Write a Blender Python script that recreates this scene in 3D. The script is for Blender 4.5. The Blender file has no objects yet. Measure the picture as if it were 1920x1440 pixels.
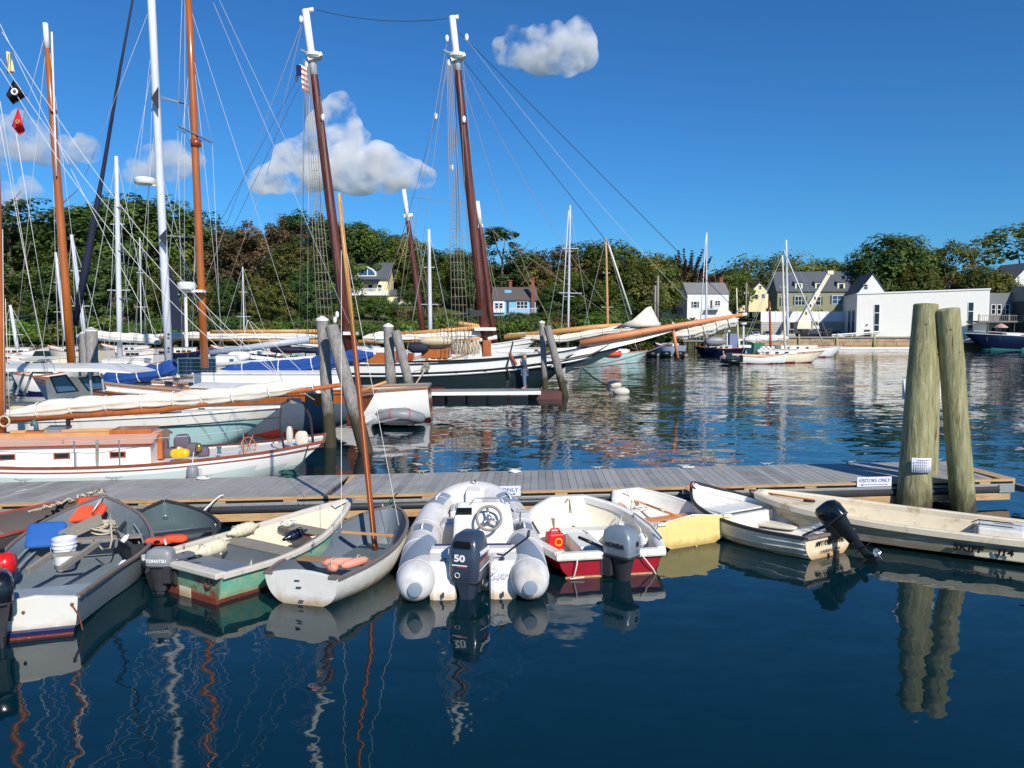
import bpy, math, random
from mathutils import Vector, Matrix, noise
R = math.radians
random.seed(7)
scene = bpy.context.scene
COL = scene.collection
# ---------------------------------------------------------------- camera, sky, sun, exposure
CAMH = 3.2; F = 1440.0; PITCH = math.atan(92/1440.0)
cd = bpy.data.cameras.new('camera'); cam = bpy.data.objects.new('camera', cd); COL.objects.link(cam)
cam.location = (0, 0, CAMH); cam.rotation_euler = (math.pi/2-PITCH, 0, 0)
cd.sensor_width = 36; cd.lens = 27.0; cd.clip_end = 12000; cd.clip_start = 0.1
scene.camera = cam
SUN_EL = R(36); SUN_AZ = R(27)            # sun stands behind the camera, to its right
world = bpy.data.worlds.new('World'); scene.world = world; world.use_nodes = True
wn = world.node_tree.nodes; wl = world.node_tree.links
bg = wn['Background']
sky = wn.new('ShaderNodeTexSky'); sky.sky_type = 'NISHITA'; sky.sun_disc = False
sky.sun_elevation = SUN_EL; sky.sun_rotation = math.pi-SUN_AZ
sky.altitude = 0; sky.air_density = 1.1; sky.dust_density = 0.2; sky.ozone_density = 4.0
def vmath(op, src, val):
    n_ = wn.new('ShaderNodeVectorMath'); n_.operation = op; wl.new(src, n_.inputs[0])
    if op == 'SCALE': n_.inputs['Scale'].default_value = val
    else: n_.inputs[1].default_value = val
    return n_.outputs[0]
gm = wn.new('ShaderNodeGamma'); gm.inputs[1].default_value = 1.1
wl.new(vmath('SCALE', sky.outputs[0], 0.115), gm.inputs[0])
wl.new(vmath('MULTIPLY', gm.outputs[0], (2.1, 5.15, 7.8)), bg.inputs[0]); bg.inputs[1].default_value = 0.115
sl = bpy.data.lights.new('sun', 'SUN'); sun = bpy.data.objects.new('sun', sl); COL.objects.link(sun)
sl.energy = 4.3; sl.angle = R(0.55); sl.color = (1.0, 0.93, 0.83)
sdir = Vector((-math.sin(SUN_AZ)*math.cos(SUN_EL), math.cos(SUN_AZ)*math.cos(SUN_EL), -math.sin(SUN_EL)))
sun.rotation_euler = sdir.to_track_quat('-Z', 'Y').to_euler(); sun.location = (20, -30, 40)
scene.view_settings.view_transform = 'Standard'; scene.view_settings.look = 'None'
scene.view_settings.exposure = 0.22; scene.view_settings.gamma = 1.0
scene.cycles.max_bounces = 8; scene.cycles.glossy_bounces = 4; scene.cycles.diffuse_bounces = 3
scene.cycles.transparent_max_bounces = 12; scene.cycles.volume_bounces = 14
scene.cycles.sample_clamp_indirect = 8.0

# ---------------------------------------------------------------- pixel <-> world helpers (photo is 1920 x 1440)
def ray(u, v):
    cx = (u-960)/F; cy = (720-v)/F
    return Vector((cx, math.cos(PITCH)+cy*math.sin(PITCH), -math.sin(PITCH)+cy*math.cos(PITCH)))
def P(u, v, Y):
    d = ray(u, v); return Vector((0, 0, CAMH)) + d*(Y/d.y)
def G(u, v, z=0.0):
    d = ray(u, v); return Vector((0, 0, CAMH)) + d*((z-CAMH)/d.z)

# ---------------------------------------------------------------- materials
def lin(c):
    c = c/255.0
    return c/12.92 if c <= 0.04045 else ((c+0.055)/1.055)**2.4
def C3(r, g, b): return (lin(r), lin(g), lin(b), 1)
MATS = {}
def mat(name, rgb, rough=0.5, var=0.12, scale=6.0, bump=0.0, bscale=None, metal=0.0, dirt=None, dscale=2.0, dth=0.55, stretch=(1, 1, 1), spec=0.5, trans=0.0, coat=0.0, wl=False):
    if name in MATS: return MATS[name]
    m = bpy.data.materials.new(name); m.use_nodes = True; MATS[name] = m
    nt = m.node_tree; N = nt.nodes; L = nt.links; b = N['Principled BSDF']
    col = C3(*rgb)
    tc = N.new('ShaderNodeTexCoord'); mp = N.new('ShaderNodeMapping'); mp.inputs['Scale'].default_value = stretch
    L.new(tc.outputs['Object'], mp.inputs['Vector'])
    n = N.new('ShaderNodeTexNoise'); n.inputs['Scale'].default_value = scale; n.inputs['Detail'].default_value = 6; n.inputs['Roughness'].default_value = 0.65
    L.new(mp.outputs[0], n.inputs['Vector'])
    r = N.new('ShaderNodeMapRange'); r.inputs[1].default_value = 0.25; r.inputs[2].default_value = 0.75
    r.inputs[3].default_value = 1-var; r.inputs[4].default_value = 1+var
    L.new(n.outputs[0], r.inputs[0])
    mx = N.new('ShaderNodeVectorMath'); mx.operation = 'SCALE'; mx.inputs[0].default_value = col[:3]
    L.new(r.outputs[0], mx.inputs['Scale'])
    out = mx.outputs[0]
    if dirt:
        n2 = N.new('ShaderNodeTexNoise'); n2.inputs['Scale'].default_value = dscale; n2.inputs['Detail'].default_value = 8; n2.inputs['Roughness'].default_value = 0.7
        L.new(mp.outputs[0], n2.inputs['Vector'])
        r2 = N.new('ShaderNodeMapRange'); r2.inputs[1].default_value = dth-0.06; r2.inputs[2].default_value = dth+0.12
        L.new(n2.outputs[0], r2.inputs[0])
        mm = N.new('ShaderNodeMix'); mm.data_type = 'RGBA'
        L.new(r2.outputs[0], mm.inputs[0]); L.new(out, mm.inputs[6]); mm.inputs[7].default_value = C3(*dirt)
        out = mm.outputs[2]
    if wl:
        geo = N.new('ShaderNodeNewGeometry'); sx = N.new('ShaderNodeSeparateXYZ'); L.new(geo.outputs['Position'], sx.inputs[0])
        n4 = N.new('ShaderNodeTexNoise'); n4.inputs['Scale'].default_value = 7; n4.inputs['Detail'].default_value = 5; L.new(geo.outputs['Position'], n4.inputs[0])
        ma = N.new('ShaderNodeMath'); ma.operation = 'MULTIPLY_ADD'; L.new(n4.outputs[0], ma.inputs[0]); ma.inputs[1].default_value = -0.16; L.new(sx.outputs[2], ma.inputs[2])
        r4 = N.new('ShaderNodeMapRange'); r4.inputs[1].default_value = -0.06; r4.inputs[2].default_value = 0.05; r4.inputs[3].default_value = 0.7; r4.inputs[4].default_value = 0
        L.new(ma.outputs[0], r4.inputs[0]); m4 = N.new('ShaderNodeMix'); m4.data_type = 'RGBA'; L.new(r4.outputs[0], m4.inputs[0]); L.new(out, m4.inputs[6]); m4.inputs[7].default_value = C3(164, 128, 72); out = m4.outputs[2]
    L.new(out, b.inputs['Base Color'])
    rr = N.new('ShaderNodeMapRange'); rr.inputs[3].default_value = max(0.02, rough-0.08); rr.inputs[4].default_value = min(1, rough+0.08)
    L.new(n.outputs[0], rr.inputs[0]); L.new(rr.outputs[0], b.inputs['Roughness'])
    b.inputs['Metallic'].default_value = metal; b.inputs['Specular IOR Level'].default_value = spec
    if trans: b.inputs['Transmission Weight'].default_value = trans
    if coat: b.inputs['Coat Weight'].default_value = coat; b.inputs['Coat Roughness'].default_value = 0.12
    if bump:
        bn = N.new('ShaderNodeBump'); bn.inputs['Strength'].default_value = 0.6; bn.inputs['Distance'].default_value = bump
        n3 = N.new('ShaderNodeTexNoise'); n3.inputs['Scale'].default_value = bscale or scale*2; n3.inputs['Detail'].default_value = 5
        L.new(mp.outputs[0], n3.inputs['Vector']); L.new(n3.outputs[0], bn.inputs['Height']); L.new(bn.outputs[0], b.inputs['Normal'])
    return m
# paints
mWhite = mat('white_paint', (232, 232, 228), 0.4, 0.04, 3, bump=0.002, bscale=9)
mWhiteOld = mat('worn_white_paint', (226, 224, 216), 0.5, 0.06, 5, dirt=(204, 198, 184), dscale=3, dth=0.58, wl=True, bump=0.003, bscale=12)
mTransW = mat('white_transom_paint', (232, 230, 222), 0.35, 0.04, 3, dirt=(218, 212, 196), dscale=2.5, dth=.58, wl=True, bump=0.003, bscale=5)
mGelW = mat('white_gelcoat', (228, 226, 218), 0.3, 0.03, 3, dirt=(200, 194, 178), dscale=2.2, dth=.6, wl=True)
mCream = mat('cream_gelcoat', (230, 220, 194), 0.35, 0.05, 3, dirt=(196, 180, 140), dscale=2, dth=0.6, wl=True)
mCreamOld = mat('stained_cream_gelcoat', (222, 210, 184), 0.5, 0.07, 4, dirt=(158, 135, 98), dscale=3.0, dth=0.60, bump=0.002)
mYellow = mat('pale_yellow_paint', (238, 216, 140), 0.45, 0.04, 4, dirt=(224, 204, 132), dscale=3, dth=.62, wl=True, bump=0.002)
mRed = mat('red_hull_paint', (150, 14, 30), 0.3, 0.1, 6, coat=0.4)
mGreyIn = mat('blue_grey_deck_paint', (118, 130, 138), 0.55, 0.08, 4, dirt=(150, 155, 155), dscale=5, dth=0.66, bump=0.002)
mGreyIn2 = mat('smooth_grey_deck_paint', (104, 115, 126), 0.5, 0.05, 3, dirt=(130, 140, 150), dscale=4, dth=0.68)
mGreyIn3 = mat('slate_interior_paint', (92, 108, 112), 0.55, 0.06, 3, dirt=(125, 140, 140), dscale=5, dth=0.66)
mDkGrey = mat('dark_charcoal_rubber', (48, 50, 54), 0.6, 0.15, 9)
mGunGrey = mat('worn_grey_rail', (112, 104, 100), 0.6, 0.15, 12, dirt=(150, 120, 90), dscale=8, dth=0.58)
mGunWhite = mat('weathered_offwhite_rail', (205, 198, 184), 0.6, 0.08, 9, dirt=(130, 110, 85), dscale=7, dth=0.63, bump=0.003)
mMint = mat('mint_green_paint', (112, 184, 158), 0.5, 0.10, 5, dirt=(190, 195, 150), dscale=3, dth=0.56, wl=True)
mMintTr = mat('rusty_green_transom', (118, 160, 132), 0.6, 0.15, 9, dirt=(132, 66, 36), dscale=6, dth=0.52, bump=0.003)
mRust = mat('rusty_red_bottom', (120, 52, 36), 0.7, 0.25, 12, dirt=(205, 185, 150), dscale=40, dth=0.66)
mCreamIn = mat('cream_interior', (216, 206, 182), 0.6, 0.06, 5, dirt=(160, 145, 115), dscale=4, dth=0.66)
mNavyHull = mat('navy_blue_hull', (18, 24, 52), 0.15, 0.05, 2, coat=0.5)
mGreenHull = mat('dark_green_hull', (30, 44, 47), 0.35, 0.12, 1.2, dirt=(52, 66, 68), dscale=.8, dth=0.62, stretch=(1, 1, 6))
mBlueHull = mat('grey_blue_hull', (96, 108, 122), 0.25, 0.06, 2, coat=0.3)
mAqua = mat('pale_aqua_hull', (168, 204, 202), 0.22, 0.04, 1.5, coat=0.4)
mBootRed = mat('red_bottom_paint', (140, 44, 36), 0.5, 0.1, 5)
mBootNavy = mat('navy_boot_stripe', (24, 28, 80), 0.4, 0.1, 5)
mBootGreen = mat('sea_green_bottom_paint', (60, 160, 140), 0.5, 0.1, 5)
mBlack = mat('black_plastic', (16, 17, 20), 0.4, 0.15, 8)
mBlackRub = mat('black_rubber_pipe', (58, 62, 68), 0.42, 0.12, 10)
mDark = mat('dark_void', (8, 9, 10), 0.8, 0.1, 5)
# wood
mVarn = mat('varnished_teak', (176, 98, 44), 0.28, 0.25, 5, stretch=(1, 1, .25), coat=0.4)
mVarnD = mat('red_brown_varnish', (150, 68, 34), 0.28, 0.25, 6, stretch=(1, 1, .2), coat=0.4)
mMastO = mat('orange_varnished_spruce', (170, 92, 30), 0.3, 0.22, 5, stretch=(1, 1, .15), coat=0.3)
mSchMast = mat('dark_red_brown_mast', (98, 46, 36), 0.5, 0.45, 5, stretch=(1, 1, .2), dirt=(70, 34, 30), dscale=3, dth=0.55)
mSpar = mat('orange_painted_spar', (212, 136, 90), 0.45, 0.12, 4, dirt=(190, 105, 60), dscale=3, dth=0.6)
mSparT = mat('tan_varnished_spar', (205, 150, 88), 0.4, 0.18, 4)
mCedar = mat('pink_brown_cabin_roof', (204, 160, 140), 0.6, 0.05, 3, dirt=(192, 146, 124), dscale=2, dth=0.58)
mOldWood = mat('grey_weathered_wood', (140, 134, 122), 0.8, 0.22, 7, stretch=(1, 6, 6), bump=0.006, bscale=12)
mThwart = mat('brown_weathered_plank', (150, 118, 84), 0.7, 0.25, 7, stretch=(5, 1, 5), bump=0.004)
mOar = mat('orange_varnished_oar', (208, 132, 74), 0.35, 0.15, 8)
mDockTim = mat('dock_edge_timber', (186, 152, 108), 0.7, 0.2, 4, stretch=(.35, 6, 6), dirt=(140, 112, 78), dscale=3, dth=0.58, bump=0.004)
mPlank = mat('grey_composite_decking', (156, 156, 152), 0.7, 0.06, 3, dirt=(140, 138, 132), dscale=1.2, dth=0.55, bump=0.002, bscale=60)
mChan = mat('galvanised_channel', (150, 155, 155), 0.5, 0.1, 7, metal=0.3)
def pile_mat(name, c1, c2, c3, alg):
    m = bpy.data.materials.new(name); m.use_nodes = True; MATS[name] = m
    nt = m.node_tree; N = nt.nodes; L = nt.links; b = N['Principled BSDF']; b.inputs['Roughness'].default_value = 0.8
    tc = N.new('ShaderNodeTexCoord'); mp = N.new('ShaderNodeMapping'); mp.inputs['Scale'].default_value = (7, 7, 0.9)
    L.new(tc.outputs['Object'], mp.inputs[0])
    n = N.new('ShaderNodeTexNoise'); n.inputs['Scale'].default_value = 2.0; n.inputs['Detail'].default_value = 8; n.inputs['Roughness'].default_value = 0.7
    L.new(mp.outputs[0], n.inputs[0])
    cr = N.new('ShaderNodeValToRGB'); e = cr.color_ramp.elements
    e[0].position = 0.30; e[0].color = C3(*c1); e[1].position = 0.72; e[1].color = C3(*c3); k = e.new(0.5); k.color = C3(*c2)
    L.new(n.outputs[0], cr.inputs[0])
    # knots and blotches
    mp2 = N.new('ShaderNodeMapping'); mp2.inputs['Scale'].default_value = (3, 3, 1.6); L.new(tc.outputs['Object'], mp2.inputs[0])
    n2 = N.new('ShaderNodeTexNoise'); n2.inputs['Scale'].default_value = 1.6; n2.inputs['Detail'].default_value = 6; L.new(mp2.outputs[0], n2.inputs[0])
    r2 = N.new('ShaderNodeMapRange'); r2.inputs[1].default_value = 0.52; r2.inputs[2].default_value = 0.66; L.new(n2.outputs[0], r2.inputs[0])
    mm = N.new('ShaderNodeMix'); mm.data_type = 'RGBA'; L.new(r2.outputs[0], mm.inputs[0]); L.new(cr.outputs[0], mm.inputs[6]); mm.inputs[7].default_value = C3(*c2)
    # wet weed band near the water line (a stain at a fixed height)
    geo = N.new('ShaderNodeNewGeometry'); sp = N.new('ShaderNodeSeparateXYZ'); L.new(geo.outputs['Position'], sp.inputs[0])
    ad = N.new('ShaderNodeMath'); ad.operation = 'MULTIPLY_ADD'; L.new(n2.outputs[0], ad.inputs[0]); ad.inputs[1].default_value = -1.2; L.new(sp.outputs[2], ad.inputs[2])
    r3 = N.new('ShaderNodeMapRange'); r3.inputs[1].default_value = alg-0.5; r3.inputs[2].default_value = alg+0.1; r3.inputs[3].default_value = 1; r3.inputs[4].default_value = 0
    L.new(ad.outputs[0], r3.inputs[0])
    m2 = N.new('ShaderNodeMix'); m2.data_type = 'RGBA'; L.new(r3.outputs[0], m2.inputs[0]); L.new(mm.outputs[2], m2.inputs[6]); m2.inputs[7].default_value = C3(62, 58, 38)
    L.new(m2.outputs[2], b.inputs['Base Color'])
    mp5 = N.new('ShaderNodeMapping'); mp5.inputs['Scale'].default_value = (34, 34, 1.1); L.new(tc.outputs['Object'], mp5.inputs[0])
    n5 = N.new('ShaderNodeTexNoise'); n5.inputs['Scale'].default_value = 1.0; n5.inputs['Detail'].default_value = 3; n5.inputs['Distortion'].default_value = 0.4; L.new(mp5.outputs[0], n5.inputs[0])
    r5 = N.new('ShaderNodeMapRange'); r5.inputs[1].default_value = 0.62; r5.inputs[2].default_value = 0.68; r5.inputs[4].default_value = 0.75; L.new(n5.outputs[0], r5.inputs[0])
    m5 = N.new('ShaderNodeMix'); m5.data_type = 'RGBA'; L.new(r5.outputs[0], m5.inputs[0]); L.new(m2.outputs[2], m5.inputs[6]); m5.inputs[7].default_value = C3(62, 56, 40); L.new(m5.outputs[2], b.inputs['Base Color'])
    bn = N.new('ShaderNodeBump'); bn.inputs['Distance'].default_value = 0.05; bn.inputs['Strength'].default_value = 0.9
    L.new(n.outputs[0], bn.inputs['Height']); L.new(bn.outputs[0], b.inputs['Normal'])
    return m
mPileG = pile_mat('green_treated_pile', (104, 106, 72), (154, 150, 108), (192, 186, 146), -0.1)
mPileGrey = pile_mat('grey_weathered_pile', (104, 101, 98), (142, 138, 132), (174, 169, 162), 0.75)
# cloth, rope etc
mSail = mat('cream_sailcloth', (224, 218, 204), 0.8, 0.05, 3, dirt=(198, 190, 172), dscale=2, dth=0.56, bump=0.02, bscale=4, stretch=(.5, 1, 3))
mSailW = mat('white_sailcloth', (224, 220, 210), 0.8, 0.06, 2, bump=0.02, bscale=3)
mBlueC = mat('royal_blue_canvas', (10, 66, 140), 0.75, 0.12, 3, bump=0.012, bscale=6)
mNavyC = mat('navy_canvas', (30, 36, 58), 0.8, 0.12, 3, bump=0.01)
mRope = mat('beige_rope', (196, 184, 158), 0.85, 0.2, 40)
mRopeW = mat('white_rope', (226, 224, 218), 0.8, 0.1, 30)
mRopeD = mat('tan_rigging_line', (150, 140, 122), 0.85, 0.2, 20)
mRopeB = mat('dark_tarred_line', (44, 48, 56), 0.7, 0.2, 20)
mRopeG = mat('dark_green_rope', (28, 82, 74), 0.8, 0.2, 20)
mRopeO = mat('orange_brown_rope', (170, 104, 62), 0.85, 0.2, 30)
mWire = mat('steel_wire', (186, 188, 190), 0.4, 0.05, 10)
mAlu = mat('white_aluminium_mast', (206, 210, 216), 0.35, 0.04, 2)
mSteel = mat('polished_steel', (196, 198, 200), 0.25, 0.05, 8, metal=0.85)
mOrange = mat('orange_life_jacket', (226, 78, 42), 0.75, 0.1, 8, bump=0.01)
mPeach = mat('faded_peach_vinyl', (222, 152, 128), 0.6, 0.08, 8, bump=0.006)
mBlueCush = mat('blue_cushion', (30, 92, 168), 0.75, 0.1, 8, bump=0.005)
mRedPl = mat('red_plastic', (214, 30, 30), 0.3, 0.08, 6)
mYelPl = mat('yellow_plastic', (240, 186, 24), 0.35, 0.06, 6)
mFender = mat('old_white_fender', (218, 210, 182), 0.5, 0.06, 6, dirt=(180, 168, 130), dscale=5, dth=0.6)
mFendW = mat('clean_white_fender', (226, 228, 230), 0.3, 0.03, 6)
mFendN = mat('navy_fender', (20, 32, 58), 0.25, 0.05, 6)
mHypal = mat('pale_grey_inflatable_tube', (214, 213, 212), 0.6, 0.04, 3, dirt=(184, 180, 172), dscale=2.2, dth=0.52, wl=True, bump=0.002)
mHypalD = mat('blue_grey_inflatable_patch', (128, 142, 158), 0.6, 0.04, 3)
mSeatG = mat('grey_vinyl_seat', (178, 178, 176), 0.5, 0.05, 8)
mBeige = mat('beige_vinyl_seat', (206, 188, 152), 0.55, 0.06, 5)
mPurp = mat('grey_purple_cushion', (92, 84, 98), 0.8, 0.1, 6)
mMotNavy = mat('dark_blue_grey_cowling', (52, 62, 78), 0.3, 0.05, 5, coat=0.5)
mMotSil = mat('silver_grey_cowling', (128, 140, 150), 0.3, 0.05, 5, coat=0.4, metal=0.2)
mMotGrey = mat('scuffed_grey_cowling', (136, 138, 142), 0.45, 0.1, 8, dirt=(96, 98, 100), dscale=7, dth=0.62)
mMotBlk = mat('gloss_black_cowling', (18, 20, 26), 0.18, 0.05, 5, coat=0.5)
mInkW = mat('white_lettering', (235, 235, 235), 0.5, 0.02, 5)
mInkB = mat('black_lettering', (20, 20, 24), 0.5, 0.02, 5)
mInkN = mat('blue_lettering', (58, 92, 150), 0.5, 0.02, 5)
mInkR = mat('red_lettering', (200, 40, 40), 0.5, 0.02, 5)
mTeal = mat('teal_emblem', (50, 110, 120), 0.5, 0.02, 5)
mPaper = mat('white_paper', (220, 222, 235), 0.7, 0.03, 5)
mGlass = mat('dark_window_glass', (22, 27, 33), 0.08, 0.1, 2, spec=0.8)
mGlassB = mat('blue_tinted_glass', (62, 90, 120), 0.08, 0.1, 2, spec=0.8)
mSolar = mat('solar_cells', (22, 32, 60), 0.15, 0.1, 6, coat=0.6)
mCowlT = mat('teal_cowl_paint', (70, 108, 112), 0.4, 0.06, 5)
mSkin = mat('skin', (205, 155, 130), 0.6, 0.05, 6)
mHair = mat('grey_brown_hair', (120, 100, 84), 0.8, 0.15, 20)
mJean = mat('blue_jeans', (92, 108, 134), 0.85, 0.12, 10)
mSweat = mat('slate_grey_sweater', (58, 66, 84), 0.9, 0.1, 10)
mPinkS = mat('dusty_pink_shirt', (190, 150, 144), 0.9, 0.1, 10)

# ---------------------------------------------------------------- mesh builder and scene-graph helpers
def root_of(o):
    while o.parent: o = o.parent
    return o
class MB:
    def __init__(s): s.v = []; s.f = []; s.m = []; s.cm = 0
    def vert(s, p): s.v.append(tuple(p)); return len(s.v)-1
    def face(s, idx): s.f.append(tuple(idx)); s.m.append(s.cm)
    def poly(s, pts): s.face([s.vert(p) for p in pts])
    def hexa(s, p):   # 8 points: bottom 4 then top 4
        i = [s.vert(q) for q in p]
        for f in ((3, 2, 1, 0), (4, 5, 6, 7), (0, 1, 5, 4), (1, 2, 6, 5), (2, 3, 7, 6), (3, 0, 4, 7)):
            s.face([i[k] for k in f])
        return s
    def box(s, x0, x1, y0, y1, z0, z1):
        return s.hexa([(x0, y0, z0), (x1, y0, z0), (x1, y1, z0), (x0, y1, z0), (x0, y0, z1), (x1, y0, z1), (x1, y1, z1), (x0, y1, z1)])
    def beam(s, a, b, w, h, up=(0, 0, 1)):   # bar of width w, height h from a to b
        a = Vector(a); b = Vector(b); d = (b-a).normalized(); up = Vector(up)
        sd = d.cross(up)
        if sd.length < 1e-4: sd = Vector((1, 0, 0))
        sd.normalize(); u2 = sd.cross(d).normalized()
        q = []
        for t in (a, b):
            q.append([t-sd*w/2-u2*h/2, t+sd*w/2-u2*h/2, t+sd*w/2+u2*h/2, t-sd*w/2+u2*h/2])
        return s.hexa([q[0][0], q[1][0], q[1][1], q[0][1], q[0][3], q[1][3], q[1][2], q[0][2]])
    def rings(s, rr, closed=True, cap=True):
        ids = [[s.vert(p) for p in r] for r in rr]
        n = len(ids[0])
        for a, b in zip(ids, ids[1:]):
            for k in range(n if closed else n-1):
                s.face((a[k], a[(k+1) % n], b[(k+1) % n], b[k]))
        if cap and closed:
            s.face(ids[0][::-1]); s.face(ids[-1])
        return s
    def tube(s, pts, r, n=8, cap=True, flat=1.0):
        pts = [Vector(p) for p in pts]
        rs = r if isinstance(r, (list, tuple)) else [r]*len(pts)
        rr = []; prev = None
        for i, p in enumerate(pts):
            d = (pts[min(i+1, len(pts)-1)]-pts[max(i-1, 0)])
            if d.length < 1e-9: d = Vector((0, 0, 1))
            d.normalize()
            if prev is None:
                a = Vector((0, 0, 1)) if abs(d.z) < 0.9 else Vector((1, 0, 0))
                x = d.cross(a).normalized()
            else:
                x = (prev-d*prev.dot(d))
                x = x.normalized() if x.length > 1e-6 else d.orthogonal().normalized()
            prev = x; y = d.cross(x)
            rr.append([p+(x*math.cos(2*math.pi*k/n)+y*math.sin(2*math.pi*k/n)*flat)*rs[i] for k in range(n)])
        return s.rings(rr, True, cap)
    def lathe(s, prof, c=(0, 0, 0), ax=(0, 0, 1), n=16, sx=1, sy=1):
        c = Vector(c); ax = Vector(ax).normalized()
        x = ax.orthogonal().normalized() if abs(ax.z) < 0.99 else Vector((1, 0, 0)); y = ax.cross(x)
        rr = [[c+ax*h+(x*math.cos(2*math.pi*k/n)*sx+y*math.sin(2*math.pi*k/n)*sy)*max(r, 1e-4) for k in range(n)] for r, h in prof]
        return s.rings(rr, True, True)
    def ball(s, c, r, n=12, sc=(1, 1, 1)):
        c = Vector(c); rr = []
        for i in range(1, n):
            a = math.pi*i/n
            rr.append([c+Vector((r*math.sin(a)*math.cos(2*math.pi*k/n)*sc[0], r*math.sin(a)*math.sin(2*math.pi*k/n)*sc[1], -r*math.cos(a)*sc[2])) for k in range(n)])
        return s.rings(rr, True, True)
    def torus(s, c, ax, R_, r, n=20, m=8):
        c = Vector(c); ax = Vector(ax).normalized(); x = ax.orthogonal().normalized(); y = ax.cross(x)
        ids = []
        for k in range(n):
            a = 2*math.pi*k/n; d = x*math.cos(a)+y*math.sin(a)
            ids.append([s.vert(c+d*(R_+r*math.cos(2*math.pi*j/m))+ax*r*math.sin(2*math.pi*j/m)) for j in range(m)])
        for k in range(n):
            for j in range(m):
                s.face((ids[k][j], ids[(k+1) % n][j], ids[(k+1) % n][(j+1) % m], ids[k][(j+1) % m]))
        return s
    def build(s, name, m, parent=None, world=False, smooth=False, bevel=0.0, loc=None, rot=None):
        me = bpy.data.meshes.new(name)
        vs = s.v
        o = bpy.data.objects.new(name, me)
        if parent is not None:
            if world:
                inv = root_of(parent).matrix_basis.inverted()
                vs = [inv @ Vector(p) for p in vs]
            o.parent = parent
        elif loc is not None:
            if world: vs = [Vector(p)-Vector(loc) for p in vs]
            o.location = loc
        me.from_pydata([tuple(p) for p in vs], [], s.f); me.update()
        for q in (m if isinstance(m, (list, tuple)) else [m]): me.materials.append(q)
        for pl, k in zip(me.polygons, s.m): pl.material_index = k; pl.use_smooth = bool(smooth)
        if rot is not None: o.rotation_euler = rot
        COL.objects.link(o)
        if smooth == 'auto':
            try: me.set_sharp_from_angle(angle=R(40))
            except Exception: pass
        if bevel:
            bv = o.modifiers.new('bevel', 'BEVEL'); bv.width = bevel; bv.segments = 2; bv.limit_method = 'ANGLE'; bv.angle_limit = R(40)
        return o
def tag(o, label=None, cat=None, group=None, kind=None):
    if label: o['label'] = label
    if cat: o['category'] = cat
    if group: o['group'] = group
    if kind: o['kind'] = kind
    return o
def thing(name, label, cat, loc=(0, 0, 0), rotz=0, group=None):
    o = bpy.data.objects.new(name, None); COL.objects.link(o); o.empty_display_size = 0.2
    o.location = loc; o.rotation_euler = (0, 0, rotz)
    return tag(o, label, cat, group)
def struct(o): o['kind'] = 'structure'; return o
def W(root, p): return root.matrix_basis @ Vector(p)
def kids(o): return [c for c in bpy.data.objects if c.parent == o]
def copy_tree(o, parent=None):
    c = o.copy(); COL.objects.link(c)
    if parent is not None: c.parent = parent
    for ch in kids(o): copy_tree(ch, c)
    return c
def tab(T, t):
    if t <= T[0][0]: return T[0][1]
    for i in range(len(T)-1):
        (a, p), (b, q) = T[i], T[i+1]
        if t <= b:
            h = b-a; s = (t-a)/h
            m0 = (q-p)/h if i == 0 else (q-T[i-1][1])/(b-T[i-1][0])
            m1 = (q-p)/h if i+2 >= len(T) else (T[i+2][1]-p)/(T[i+2][0]-a)
            return (2*s**3-3*s*s+1)*p+(s**3-2*s*s+s)*h*m0+(-2*s**3+3*s*s)*q+(s**3-s*s)*h*m1
    return T[-1][1]
def sag(a, b, s, n=10, side=0.0):
    a = Vector(a); b = Vector(b)
    return [a.lerp(b, k/n)+Vector((side*math.sin(math.pi*k/n), 0, -s*4*(k/n)*(1-k/n))) for k in range(n+1)]
def text(s, size, m, parent, org, xd, yd, name='lettering', shear=0.0, align='CENTER', depth=0.002, stretch=1.0, bold=0.0, world=False):
    cu = bpy.data.curves.new(name, 'FONT'); cu.body = s; cu.size = size; cu.align_x = align; cu.align_y = 'CENTER'
    cu.extrude = depth; cu.shear = shear; cu.offset = bold; cu.resolution_u = 3
    t = bpy.data.objects.new('tmp', cu); COL.objects.link(t)
    me = bpy.data.meshes.new_from_object(t); bpy.data.objects.remove(t)
    xd = Vector(xd).normalized(); yd = Vector(yd); yd = (yd-xd*yd.dot(xd)).normalized(); zd = xd.cross(yd); org = Vector(org)
    inv = root_of(parent).matrix_basis.inverted() if world else Matrix.Identity(4)
    for v in me.vertices: v.co = inv @ (org+xd*v.co.x*stretch+yd*v.co.y+zd*v.co.z)
    me.materials.clear(); me.materials.append(m); me.name = name
    o = bpy.data.objects.new(name, me); COL.objects.link(o); o.parent = parent
    return o
def line(parent, a, b, Ya, Yb=None, r=0.012, m=None, name='rigging_line', s=0.0, n=6):
    Yb = Ya if Yb is None else Yb; r = r*.62 if r < .05 else r
    pa = P(a[0], a[1], Ya); pb = P(b[0], b[1], Yb)
    pts = sag(pa, pb, s, 8) if s else [pa, pb]
    return MB().tube(pts, r, 5).build(name, m or mWire, parent, world=True, smooth=True)
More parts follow.
